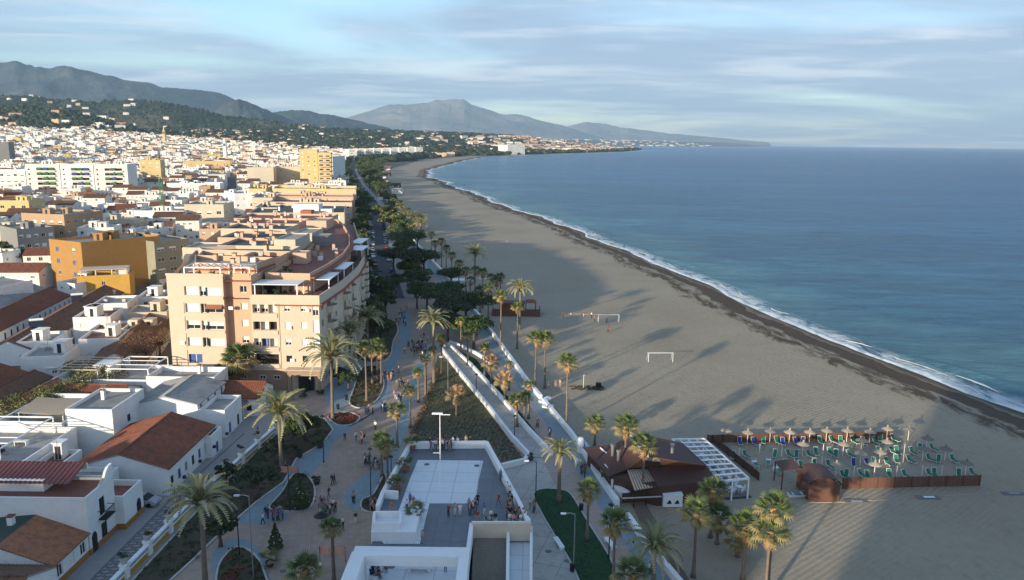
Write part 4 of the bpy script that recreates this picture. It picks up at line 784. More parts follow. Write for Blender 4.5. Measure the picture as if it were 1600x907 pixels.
# walls (one timber volume under the roofs)
wl=[Z(948,742,0),Z(1034,790,0),Z(1119,778,0)]
mb=MB(); q=[P(a,b,z) for a,b,z in [(918,704,2.8),(1062,696,4.6),(1117,752,2.9),(1030,760,2.9),(958,744,2.8)]]; mb.prism(q,-.05,2.75,'brown_wood'); mb.build('wall',t)
zpoly([(911,699,2.9),(962,694,4.2),(984,712,4.4),(980,733,3.4),(950,745,2.9)],'brown_roof','roof'); zpoly([(960,694,4.2),(984,681,5.0),(1012,712,5.6),(980,733,3.4)],'brown_roof','roof'); zpoly([(984,681,5.0),(1021,683,4.6),(1066,692,4.3),(1104,727,4.3),(1060,721,5.8),(1012,712,5.6)],'brown_roof','roof')
zpoly([(1012,729,3.9),(1060,728,3.9),(1105,729,3.7),(1121,751,2.9),(1028,760,2.9)],'brown_roof','roof')
mb=MB(); a=[Z(982,733,3.2),Z(1012,713,5.3),Z(1060,722,5.4),Z(1103,728,4.1),Z(1105,731,3.3),Z(1012,731,3.5)]; mb.add(a,[(0,1,5),(1,2,5),(2,4,5),(2,3,4)],'brown_wood'); mb.build('gable',t)
mb=MB(); mb.beam(Z(984,681,5.15),Z(1012,713,5.75),.3,.25,'white_wall'); mb.beam(Z(985,679,5.25),Z(1014,711,5.85),.08,.1,'cream_awning'); mb.build('ridge_board',t)
for a,b in [((938,700,3.7),(948,709,3.5)),((945,726,3.2),(952,735,3.0))]: mb=MB(); mb.beam(Z(*a),Z(*b),.12,.2,'white_wall'); mb.build('roof_rail',t)
for px,py,z,h in [(957,711,3.8,1.3),(966,720,3.6,1.3),(1050,711,4.9,1.4)]: mb=MB(); x,y=P(px,py,z); mb.lathe([(.22,-.3),(.22,h),(.36,h+.05),(.36,h+.2),(0,h+.35)],'grey_metal',10,(x,y,z)); mb.build('flue',t)
mb=MB(); x,y=P(1023,716,5.); mb.M=Matrix.Translation((x,y,4.9))@Matrix.Scale(1.7,4,(1,0,0)); mb.lathe([(0,.5),(.8,.45),(1.0,.1),(.9,-.1)],'straw',14); mb.build('thatched_cap',t)
# striped awning, windows, front fence, green deck
mb=MB(); c=[Z(979,734,3.1),Z(1012,734,3.1),Z(1029,761,2.5),Z(991,767,2.5)]
lerp=lambda a,b,u: tuple(a[i]+(b[i]-a[i])*u for i in range(3))
mb.quad(c[3],c[2],c[1],c[0],'brown_awning'); mb.build('awning',t)
for i in range(9): u=(i+.5)/9; mb=MB(); a=lerp(c[0],c[1],u); b=lerp(c[3],c[2],u); mb.beam((a[0],a[1],a[2]+.05),(b[0],b[1],b[2]+.05),.22,.06,'cream_awning'); mb.build('awning_stripe',t)
for p in [(991,767,2.45),(1029,761,2.45),(1010,764,2.45)]: x,y=P(*p); mb=MB(); mb.box(x-.07,y-.07,0,x+.07,y+.07,2.4,'iron'); mb.build('post',t)
w0=Z(1028,760,2.8); w1=Z(1121,751,2.8); d=Vector(w1)-Vector(w0); 
def onfront(u0,u1,z0,z1,m,name,off=.06):
    a=Vector(w0)+d*u0; b=Vector(w0)+d*u1; nrm=Vector((d.y,-d.x,0)).normalized()*off; mb=MB(); p=[(a+nrm*k) for k in (0,1)]; mb.beam((a.x+nrm.x,a.y+nrm.y,(z0+z1)/2),(b.x+nrm.x,b.y+nrm.y,(z0+z1)/2),off,z1-z0,m); return mb.build(name,t)
onfront(.42,.56,.7,2.1,'glass','window'); onfront(.41,.425,.65,2.15,'frame_white','window_frame',.1); onfront(.555,.57,.65,2.15,'frame_white','window_frame',.1); onfront(.485,.495,.65,2.15,'frame_white','window_frame',.1)
wx=Z(955,745,2.6); mb=MB(); mb.box(wx[0],wx[1]-.25,1.0,wx[0]+1.6,wx[1]-.1,2.3,'white_wall'); mb.build('menu_board',t)
mb=MB(); mb.beam(Z(972,779,.7),Z(1034,776,.7),.12,1.5,'brown_wood'); mb.beam(Z(972,779,1.5),Z(1034,776,1.5),.22,.1,'kerb'); mb.build('front_fence',t)
mb=MB(); mb.prism([P(a,b,.25) for a,b in [(958,745),(972,779),(1034,778),(1030,762)]],0,.25,'slab_dark'); mb.build('front_deck',t)
# mural board beside the path
mb=MB(); mb.beam((*P(912,703),1.3),(*P(948,745),1.3),.1,1.7,'mural_blue'); tag(mb.build('mural_wall'),'blue and white painted board between the sea wall and the restaurant','wall'); 
mb=MB(); x,y=P(907,707); mb.lathe([(.5,-.4),(.5,2.2),(.42,2.4),(0,2.5)],'white_wall',12,(x,y,.5)); tag(mb.build('white_post'),'stout white round post at the end of the blue mural','post')
mb=MB(); x,y=P(942,752); mb.box(x-.3,y-.5,0,x+.3,y+.8,2.1,'green_bar'); mb.box(x-.35,y-.55,2.1,x+.35,y+.85,2.2,'kerb'); tag(mb.build('green_gate'),'narrow green gate post beside the restaurant entrance','gate')
x,y=P(1049,790,0); t2=thing('ice_chest','white square chest with two dark pictures in front of the brown restaurant','chest',(x,y,0),.05); mb=MB(); mb.box(-1.3,-.7,.1,1.3,.7,1.75,'white_plastic'); mb.build('body',t2); mb=MB(); mb.box(-1.35,-.75,1.75,1.35,.75,1.85,'white_plastic'); mb.build('lid',t2)
for s in (-.5,.55): mb=MB(); mb.add([(s-.35,-.71,.55),(s+.35,-.71,.55),(s+.2,-.71,1.0),(s+.0,-.71,1.12),(s-.2,-.71,.85)],[(0,1,2,3,4)],'iron'); mb.build('picture',t2)
# pergola with tables
t=thing('pergola','white slatted pergola over crowded tables on the sea side of the restaurant','pergola'); C=[(1050,687),(1100,686),(1170,748),(1119,753)]; CC=[Z(a,b,3.) for a,b in C]
for a,b in ((0,1),(1,2),(2,3),(3,0)): mb=MB(); mb.beam(CC[a],CC[b],.22,.24,'white_metal'); mb.build('edge_beam',t)
for i in range(1,9): u=i/9; a=lerp(CC[0],CC[3],u); b=lerp(CC[1],CC[2],u); mb=MB(); mb.beam((a[0],a[1],3.13),(b[0],b[1],3.13),.42,.06,'white_metal'); mb.build('slat',t)
for i in range(1,4): u=i/4; a=lerp(CC[0],CC[1],u); b=lerp(CC[3],CC[2],u); mb=MB(); mb.beam((a[0],a[1],2.9),(b[0],b[1],2.9),.12,.14,'white_metal'); mb.build('rafter',t)
for u in (0,.5,1):
    for q in range(5):
        a=lerp(lerp(CC[0],CC[1],u),lerp(CC[3],CC[2],u),q/4); 
        if u==.5 and q not in(0,4): continue
        mb=MB(); mb.box(a[0]-.09,a[1]-.09,0,a[0]+.09,a[1]+.09,2.95,'white_metal'); mb.build('post',t)
mb=MB(); mb.prism([(x,y) for x,y,z in [Z(1050,712,.3),Z(1100,711,.3),Z(1174,775,.3),Z(1119,779,.3)]],-.1,.3,'deck_green','slab_dark'); mb.build('floor',t)
def cafe_table():
    r=inst('cafe_table',None); mb=MB(); mb.box(-.4,-.4,.70,.4,.4,.74,'white_plastic'); mb.build('table_top',r)
    for a,b in ((-.33,-.33),(.33,-.33),(.33,.33),(-.33,.33)): mb=MB(); mb.box(a-.03,b-.03,0,a+.03,b+.03,.70,'white_plastic'); mb.build('leg',r)
    return r
def cafe_chair():
    r=inst('cafe_chair',None); mb=MB(); mb.box(-.22,-.22,.42,.22,.22,.46,'white_plastic'); mb.build('seat',r); mb=MB(); mb.add([(-.22,.2,.46),(.22,.2,.46),(.22,.24,.46),(-.22,.24,.46),(-.2,.28,.88),(.2,.28,.88),(.2,.31,.88),(-.2,.31,.88)],[(0,1,5,4),(1,2,6,5),(2,3,7,6),(3,0,4,7),(4,5,6,7)],'white_plastic'); mb.build('backrest',r)
    for a in (-.19,.19):
        for b in (-.19,.19): mb=MB(); mb.box(a-.02,b-.02,0,a+.02,b+.02,.42,'white_plastic'); mb.build('leg',r)
    return r
tb=cafe_table(); chh=cafe_chair(); tag(tb,'white square table under the white pergola','table','tables under the pergola'); tag(chh,'white plastic chair at a table under the pergola','chair','chairs under the pergola'); first=[1,1]
for i in range(7):
    for k in range(3):
        a=lerp(lerp(Z(1056,714,.3),Z(1098,713,.3),(k+.5)/3),lerp(Z(1122,776,.3),Z(1168,772,.3),(k+.5)/3),(i+.5)/7); o=tb if first[0] else copy_tree(tb); first[0]=0; o.location=a; o.rotation_euler.z=.3
        for q in range(4):
            if random.random()<.2: continue
            o=chh if first[1] else copy_tree(chh); first[1]=0; an=q*PI/2+.3; o.location=(a[0]+.62*math.sin(an)*-1,a[1]+.62*math.cos(an),.3); o.rotation_euler.z=an
# fences of the lounger field: boards one by one
def fence(a,b,h,lab,m='rust_wood',step=.42,z=0,top=True):
    t=thing('board_fence',lab,'fence'); a=Vector((*a,z));b=Vector((*b,z));d=b-a;n=int(d.length/step); ang=math.atan2(d.y,d.x); mb=MB(); mb.box(-step*.47,-.02,-.05,step*.47,.02,h,m); me=mb.mesh('board')
    for i in range(n): p=a+d*((i+.5)/n); inst('board',me,t,(p.x+rnd(-.01,.01),p.y,rnd(-.03,.03)),ang+rnd(-.02,.02))
    for i in range(0,n+1,6): p=a+d*(i/n); mb=MB(); mb.box(-.06,-.1,0,.06,.02,h+.08,'brown_wood'); mb.build('post',t,(p.x,p.y,0),ang)
    return t
fence(P(1105,692,0),P(1393,687,0),1.35,'long brown board fence along the sea side of the sunbed field'); fence(P(1316,764,0),P(1530,759,0),1.6,'brown board fence along the near right side of the sunbed field'); fence(P(1113,692,0),P(1186,752,0),1.3,'dark brown board windbreak between the pergola and the sunbeds','brown_roof')
# umbrellas and loungers
def umbrella(kind):
    r=inst('beach_umbrella',None); mb=MB(); mb.tube([(0,0,0),(0,0,2.4 if kind!='pole' else 1.6)],.06,'pole_white',7); mb.build('pole',r)
    if kind!='pole':
        m='straw' if kind=='straw' else 'straw_grey'; mb=MB(); n=22; rr=[(.95,1.98),(.8,2.07),(.45,2.22),(.10,2.36)]
        for j,(a,b) in enumerate(zip(rr,rr[1:])):
            vs=[]
            for q,(rad,z) in enumerate((a,b)):
                for k in range(n): u=rnd(.94,1.06) if (j==0 and q==0) else 1; vs.append((rad*u*math.cos(2*PI*k/n),rad*u*math.sin(2*PI*k/n),z-(rnd(0,.1) if (j==0 and q==0) else 0)))
            mb.add(vs,[(k,(k+1)%n,n+(k+1)%n,n+k) for k in range(n)],m)
        mb.lathe([(0,2.3),(.96,1.94)],m,n); mb.lathe([(.14,2.42),(.16,2.62),(0,2.7)],m,8); mb.build('thatch',r)
    return r
US=dict(straw=umbrella('straw'),grey=umbrella('grey'),pole=umbrella('pole'))
UL=dict(straw='straw thatched umbrella',grey='grey thatched umbrella',pole='bare pale umbrella pole')
def lounger(col):
    r=inst('sun_lounger',None); mb=MB()
    for s in (-.3,.3): mb.beam((s,-.95,.32),(s,.35,.32),.05,.06,'white_plastic')
    mb.beam((-.3,-.95,.32),(.3,-.95,.32),.05,.05,'white_plastic'); mb.build('frame',r)
    mb=MB(); mb.box(-.27,-.92,.33,.27,.3,.40,col+'_fabric'); mb.build('mattress',r); mb=MB(); a=1.0; mb.M=Matrix.Translation((0,.3,.36))@Matrix.Rotation(a,4,'X'); mb.box(-.27,0,-.03,.27,.75,.04,col+'_fabric'); mb.build('back_cushion',r)
    mb=MB(); mb.M=Matrix.Translation((0,.3,.34))@Matrix.Rotation(a,4,'X'); mb.box(-.33,0,-.09,-.28,.82,-.02,'white_plastic'); mb.box(.28,0,-.09,.33,.82,-.02,'white_plastic'); mb.box(-.33,.78,-.09,.33,.84,-.02,'white_plastic'); mb.build('back_frame',r)
    for s in (-.27,.27):
        for q in (-.8,.2): mb=MB(); mb.tube([(s,q,0),(s,q,.32)],.025,'white_plastic',5); mb.build('leg',r)
    return r
LG=dict(green=lounger('green'),blue=lounger('blue')); seen=set()
def place(dic,key,lab,cat,grp,loc,rot):
    o=dic[key]
    if (id(dic),key) in seen: o=copy_tree(o)
    else: THINGS.append(o); seen.add((id(dic),key))
    tag_only(o,lab,cat,grp); o.location=loc; o.rotation_euler.z=rot; return o
def tag_only(o,lab,cat,grp): o['label']=lab; o['category']=cat; o['group']=grp
UM=[(145,168,'straw',0),(258,180,'straw','b'),(375,172,'grey','g'),(475,178,'straw','b'),(580,178,'straw','b'),(668,170,'straw','g'),(775,170,'straw','g'),(893,176,'straw','g'),(983,160,'straw','g'),(1095,160,'grey',0),(1190,212,'grey','g'),(1285,268,'grey','g'),(1393,345,'grey','g'),(545,243,'straw','g'),(755,243,'straw','g'),(850,222,'straw',0),(980,230,'straw','g'),(845,292,'straw','b'),(945,285,'straw','g'),(718,352,'straw','g'),(918,352,'straw','g'),(500,300,'pole','g'),(215,250,'pole','g'),(437,243,'pole','g'),(1075,228,'pole','g'),(1070,275,'pole','g'),(1170,268,'grey','g'),(1168,345,'pole','g'),(1270,345,'pole','g'),(1035,348,'pole','g'),(812,348,'pole','g'),(645,296,'pole','g'),(322,228,'pole',0),(652,232,'pole','g')]
for ux,uy,k,lo in UM:
    px,py=1090+ux*.3,640+uy*.3; x,y=P(px,py,0); row='sea side' if uy<185 else 'near side' if uy>320 else 'middle'
    place(US,k,UL[k]+f' in the {row} row of the sunbed field','beach umbrella','umbrellas of the sunbed field',(x,y,0),rnd(0,6))
    if lo:
        c='green' if lo=='g' else 'blue'
        for s in (-1,1):
            if random.random()<.93: place(LG,c,f'{c} cushioned white sun lounger in the {row} row','sun lounger',f'{c} sun loungers of the sunbed field',(x+s*1.15+rnd(-.1,.1),y-.3+rnd(-.25,.25),0),rnd(-.25,.25)+s*.3)
for px,py,w in [(1180,730,'left'),(1200,727,'middle'),(1216,740,'right')]:
    x,y=P(px,py,0); t=thing('lounger_stack',f'{w} stack of white sun loungers on bare sand near the windbreak','lounger stack',(x,y,0),rnd(-.4,.4))
    for i in range(4): mb=MB(); mb.M=Matrix.Rotation(rnd(-.05,.05),4,'Z'); z=.1+i*.16; mb.box(-.33,-.95,z,.33,.95,z+.05,'white_plastic'); mb.box(-.3,-.9,z+.055,.3,.3,z+.08,'green_fabric'); mb.beam((-.3,.3,z+.1),(-.3,.9,z+.35),.05,.05,'white_plastic'); mb.beam((.3,.3,z+.1),(.3,.9,z+.35),.05,.05,'white_plastic'); mb.build('lounger_frame',t)
# goals
def goal(a,b,lab,py_top):
    A_=Vector((*P(*a,0),0));B_=Vector((*P(*b,0),0)); t=thing('football_goal',lab,'football goal',A_,math.atan2(B_.y-A_.y,B_.x-A_.x)); w=(B_-A_).length; h=2.1
    for x in (0,w): mb=MB(); mb.tube([(x,0,0),(x,0,h)],.06,'white_metal',6); mb.build('post',t); mb=MB(); mb.tube([(x,0,h),(x,1.0,h-.1),(x,1.6,0)],.03,'white_metal',5); mb.build('stay',t)
    mb=MB(); mb.tube([(0,0,h),(w,0,h)],.06,'white_metal',6); mb.build('crossbar',t)
goal((935,504),(967,504),'far white football goal on the sand beside small figures',495); goal((1013,566),(1051,566),'near white football goal alone on the sunlit combed sand',551)
mb=MB(); x,y=P(917,607,0)
g=np.random.default_rng(3); 
scatter('dug_sand',['bed_soil','slope_soil'],[(x+rnd(-3.3,3.3),y+rnd(-1.2,1.2)) for _ in range(60)],.35,.18,18,seed=31,z=0.02)
t=thing('beach_shower','thin pale shower post in the dark patch of dug sand','shower',(x-.7,y,0)); mb=MB(); mb.tube([(0,0,0),(0,0,2.8)],.06,'pole_white',6); mb.build('post',t); mb=MB(); mb.tube([(0,0,2.7),(.35,0,2.75)],.03,'pole_white',5); mb.build('shower_head',t)
# kiosk and its low wall
t=thing('beach_kiosk','rust red beach kiosk with a canopy behind a low red wall','kiosk'); a=P(769,494,0);b=P(844,494,0)
mb=MB(); mb.box(a[0],a[1]-.15,0,b[0],a[1]+.1,2.0,'rust_wood'); mb.box(a[0],a[1]+.1,0,a[0]+.2,a[1]+5,2.0,'rust_wood'); mb.box(b[0]-.2,a[1]+.1,0,b[0],a[1]+5,2.0,'rust_wood'); mb.build('low_wall',t)
mb=MB(); mb.box(a[0]+2,a[1]+5,0,a[0]+9,a[1]+8,2.6,'tile_red'); mb.build('hut',t); mb=MB(); mb.prism([(a[0]+1.5,a[1]+4.5),(a[0]+9.2,a[1]+4.5),(a[0]+9.2,a[1]+8.5),(a[0]+1.5,a[1]+8.5)],2.6,2.8,'rust_wood'); mb.build('roof',t)
mb=MB(); mb.add([(a[0]+9.3,a[1]+4,2.9),(b[0]-1,a[1]+4,2.9),(b[0]-1,a[1]+8.5,2.9),(a[0]+9.3,a[1]+8.5,2.9),(a[0]+10,a[1]+6,3.7),(b[0]-1.8,a[1]+6,3.7)],[(0,1,5,4),(1,2,5),(2,3,4,5),(3,0,4)],'tile_red'); mb.build('canopy',t)
for x in (a[0]+9.5,b[0]-1.2):
    for y in (a[1]+4.2,a[1]+8.3): mb=MB(); mb.box(x-.08,y-.08,0,x+.08,y+.08,2.9,'rust_wood'); mb.build('post',t)
x,y=P(723,438,0); t=thing('sand_stage','white flat platform laid on the sand behind the far palms','platform',(x,y,0)); mb=MB(); mb.box(-4,-2,0,4,2,.25,'white_plastic'); mb.build('deck',t)
for px,w in ((757,4),(775,3)): x,y=P(px,437,0); mb=MB(); mb.box(x-w/2,y,0,x+w/2,y+.6,.5,'white_plastic'); tag(mb.build('beached_boat_cover'),f"{'left' if px<760 else 'right'} long white low crate on the sand beyond the palms",'crate')
# wooden hut with porch and boat
x,y=P(1262,783,0); t=thing('wooden_hut','round topped orange brown wooden hut beside the sunbed field fence','hut',(x,y,0)); w=4.3; d=4.5; h=2.3
for i in range(14): a=w*i/14; mb=MB(); zt=h+1.1*math.sin(PI*(i+.5)/14)**.8; mb.box(a,-.05,0,a+w/14*.94,0.03,zt,'wood_orange') if False else mb.box(a,-.05,0,a+w/14*.94,.03,zt,'rust_wood'); mb.build('board',t)
mb=MB(); mb.box(.02,.04,0,w-.02,d,h,'rust_wood'); mb.build('body',t)
n=10; 
for i in range(n):
    a0=PI*i/n;a1=PI*(i+1)/n; f=lambda a:(w/2-math.cos(a)*(w/2+.15),h+1.15*math.sin(a)); p,q=f(a0),f(a1); mb=MB(); mb.add([(p[0],-.25,p[1]),(q[0],-.25,q[1]),(q[0],d+.2,q[1]),(p[0],d+.2,p[1]),(p[0],-.25,p[1]+.07),(q[0],-.25,q[1]+.07),(q[0],d+.2,q[1]+.07),(p[0],d+.2,p[1]+.07)],[(0,1,5,4),(4,5,6,7),(1,0,3,2),(3,0,4,7),(2,3,7,6),(1,2,6,5)],'brown_roof'); mb.build('roof_board',t)
mb=MB(); mb.add([(-2.6,3.2,2.9),(0,3.2,3.2),(0,6.5,3.2),(-2.6,6.5,2.9),(-2.6,3.2,3.0),(0,3.2,3.3),(0,6.5,3.3),(-2.6,6.5,3.0)],[(3,2,1,0),(4,5,6,7),(0,1,5,4),(3,0,4,7),(2,3,7,6)],'brown_roof'); mb.build('porch_roof',t)
for p in ((-2.5,3.3),(-2.5,6.4)): mb=MB(); mb.box(p[0]-.07,p[1]-.07,0,p[0]+.07,p[1]+.07,2.9,'brown_wood'); mb.build('post',t)
x,y=P(1250,776,0); t=thing('rowing_boat','white open boat lying on the sand at the left of the wooden hut','boat',(x,y,0),PI+.1); mb=MB(); st=[(-2,.0,.55),(-1.6,.45,.5),(-.5,.72,.45),(.8,.72,.45),(1.7,.55,.5)]
vs=[];
for X_,w_,z_ in st: vs+=[(X_,-w_,z_+.1),(X_,-w_*.6,.05),(X_,w_*.6,.05),(X_,w_,z_+.1)]
mb.add(vs,[(i*4+k,i*4+k+1,i*4+k+5,i*4+k+4) for i in range(4) for k in range(3)]+[(16,17,18,19)],'white_plastic'); mb.add([(a,b*.9,c+.04) for a,b,c in vs],[(i*4+k,i*4+k+4,i*4+k+5,i*4+k+1) for i in range(4) for k in range(3)],'paving_blue'); mb.build('hull',t)
for X_ in (-.3,1.0): mb=MB(); mb.box(X_-.12,-.6,.35,X_+.12,.6,.4,'white_plastic'); mb.build('seat',t)
# cable-like sand lines and small hollows
mm('sand_light',(.36,.30,.235),.95,.1,2)
for L_ in [[(1265,786,0),(1330,785,0),(1420,779,0),(1500,774,0),(1600,769,0)],[(1020,793,0),(1060,790,0),(1120,786,0),(1190,797,0)],[(845,490,0),(880,491,0),(945,492,0)]]:
    mb=MB(); mb.tube([(*Z(*p)[:2],.03) for p in L_],[.06+.02*(i%2) for i in range(len(L_))],'sand_light',5); tag(mb.build('beach_rope'),{1265:'long pale rope line lying across the sand right of the wooden hut',1020:'pale line of sand boards in front of the restaurant',845:'faint pale line running from the kiosk across the sand'}[L_[0][0]],'line')
for k,(px,py) in enumerate([(1337,784),(1450,778),(1583,772)]):
    x,y=P(px,py,0); mb=MB(); mb.M=Matrix.Translation((x,y,0)); mb.box(-1.6,-.5,0,1.6,.5,.10,'slab_dark'); mb.box(-.6,-.2,.10,.9,.2,.16,'white_plastic' if k==1 else 'slab_grey'); tag(mb.build('beach_mat'),['dark mat on the sand just right of the wooden hut','dark mat with a white piece on the sand line','dark mat at the right edge of the picture'][k],'mat')
x,y=P(935,605,0); mb=MB(); mb.M=Matrix.Translation((x,y,0)); mb.box(-.5,-.4,0,.5,.4,.9,'iron'); tag(mb.build('beach_box'),'black box beside the dug sand patch','box')
x,y=P(875,560,0); 
# ------------------------------------------------------------------ palms
def pal(kind,base,crown_py,lab,s=1.,big=False,z=.45,wind=0,dead=14,grp=None,thick=1.):
    x,y=P(*base,z); h=zof(x,y,crown_py)-z; return palm(kind,x,y,h,lab,s,big,z,0,grp,dead,wind,thick)
for a in [('date',(520,655),560,'tall date palm with a wide drooping crown in front of the tan block corner',1.6,1),('date',(440,738),648,'windblown pale date palm beside the white houses and plaza',1.4,1),('date',(322,925),788,'large pale date palm in the near left bed beside the balustrade',1.15,1),('date',(678,600),503,'sunlit golden date palm at the head of the ramp',1.0,1),('date',(873,785),708,'windblown date palm at the tip of the oval lawn',.8,1),('date',(812,515),452,'date palm in front of the red beach kiosk',1.1,1,0),('date',(742,440),398,'dark date palm standing alone on the far sand',1.3,1,0),('date',(1020,930),855,'windblown grey green date palm on the sand beside the near sea wall',.95,1,0),('date',(57,400),373,'dark round crowned date palm on the left behind the pines',1.5,1),('date',(575,560),498,'dark date palm against the shaded side of the tan block',1.2,1),('date',(548,585),520,'dark broad palm beside the tan block side balconies',1.1,1)]:
    pal(a[0],a[1],a[2],a[3],a[4],True,a[6] if len(a)>6 else .45,wind=.5 if 'wind' in a[3] else 0)
for a in [((333,592),550,'left fan palm against the tan block front wall',2.3,.45),((376,614),562,'right fan palm against the tan block front wall',2.3,.45),((1195,940),832,'sunlit fan palm with a bright trunk, nearest on the sand',1.35,0),((1198,935),796,'taller fan palm with golden dead leaves just behind the sunlit one',1.2,0),((1160,905),826,'dry brown fan palm left of the bright trunk on the sand',1.35,0),((1152,870),845,'small fan palm half hidden among the near beach palms',1.1,0),((1120,850),812,'green fan palm in the middle of the near beach cluster',1.3,0),((1110,840),768,'upper left fan palm in front of the restaurant corner',1.2,0),((1083,902),803,'leaning fan palm on the left of the near beach cluster',1.2,0),((1003,782),697,'fan palm rising beside the striped awning of the restaurant',1.25,0),((975,748),667,'tall fan palm rising over the restaurant roof',1.25,0),((929,698),664,'short fan palm behind the restaurant on shaded sand',1.1,0),((885,672),568,'tall fan palm with lit trunk at the sea wall',1.2,0),((851,607),531,'right one of two close lit fan palms on the sand',1.3,0),((836,606),530,'left one of two close lit fan palms on the sand',1.2,0),((958,912),818,'fan palm with round green crown beside the sea path',1.15,.45),((917,845),768,'slim fan palm on the oval lawn',1.0,.45),((985,990),900,'green fan palm crown at the bottom edge beside the sea path',1.2,.45),((480,985),894,'golden fan palm crown at the bottom edge of the plaza',1.15,.45),((522,912),826,'small crowned fan palm with thin trunk in the near plaza',.8,.45),((597,745),690,'golden fan palm beside the terrace parapet',.95,.45),((621,700),643,'pair palm with yellow crown near the terrace corner',1.0,.45),((606,762),700,'lit palm behind the golden one by the terrace',.9,.45)]:
    pal('fan',a[0],a[1],a[2],a[3],True,a[4],dead=20 if 'brown' in a[2] or 'golden' in a[2] else 13)
GA='palms with pale trunks along the right edge of the plaza'
for (b,c,s,l) in [((677,593),549,.7,'slim fan palm with lit trunk beside the golden date palm'),((665,619),563,.7,'slim fan palm with lit trunk and yellow crown above the slope hedge'),((654,629),584,.7,'slim yellow crowned fan palm at the plaza edge'),((641,669),612,.8,'slim lit fan palm at the lower plaza edge'),((690,585),530,.8,'slim palm at the ramp head'),((573,627),545,1.1,'stout fan palm of the cluster in the bed by the tan block'),((590,592),540,1.1,'middle fan palm of the cluster by the tan block'),((596,600),550,1.0,'right fan palm of the cluster by the tan block'),((582,600),549,1.0,'rear fan palm of the cluster by the tan block'),((757,592),545,.8,'fan palm with bright green tuft between ramp and sea path'),((731,571),525,.8,'dark slim palm beyond the ramp'),((720,553),503,.8,'dark slim palm at the far grass strip'),((795,610),570,.6,'small green tuft palm beside the sea path'),((826,655),603,.7,'small bright palm at the sea wall benches'),((808,668),627,1.0,'yellowish palm between ramp and sea path'),((819,660),622,.9,'brown trunked palm beside the sea path'),((808,545),481,1.0,'lit crowned fan palm before the red kiosk'),((782,545),463,1.1,'tall dark fan palm beside the sea wall')]:
    pal('fan',b,c,l,s,False,.45)
for (b,c,l) in [((767,607),567,'wilted orange brown young palm left of the sea path'),((788,632),594,'larger wilted orange brown palm beside the sea path'),((713,650),617,'wilted yellow palm alone on the planted slope')]:
    x,y=P(*b); h=zof(x,y,c)-.5; t=palm('fan',x,y,h,l,1.2,False,.45); 
    for ch in t.children:
        if ch.name.startswith('crown'):
            for k,sl_ in enumerate(ch.material_slots): sl_.link='OBJECT'; sl_.material=M['fan_dead' if k%2==0 else 'fan_yellow']
GB='tall thin palms along the far sea wall'
for (b,c) in [((674,399),367),((680,414),381),((690,417),378),((697,426),389),((706,442),400),((717,454),413),((728,460),424),((742,479),424),((754,482),427),((763,513),449),((768,470),435),((750,488),455),((782,460),434),((735,470),440),((776,475),440)]:
    pal('fan',b,c,'tall thin dark fan palm in the row along the far sea wall',1.1,False,.2,grp=GB)
for k in range(16):
    px=632+rnd(-6,30); py=352+(px-632)*.3+rnd(-6,22); pal(['fan','date'][k%2],(px,py),py-rnd(16,28),'small distant palm on the sand where the promenade narrows',1.2,False,.2,grp='distant palms by the narrowing promenade')
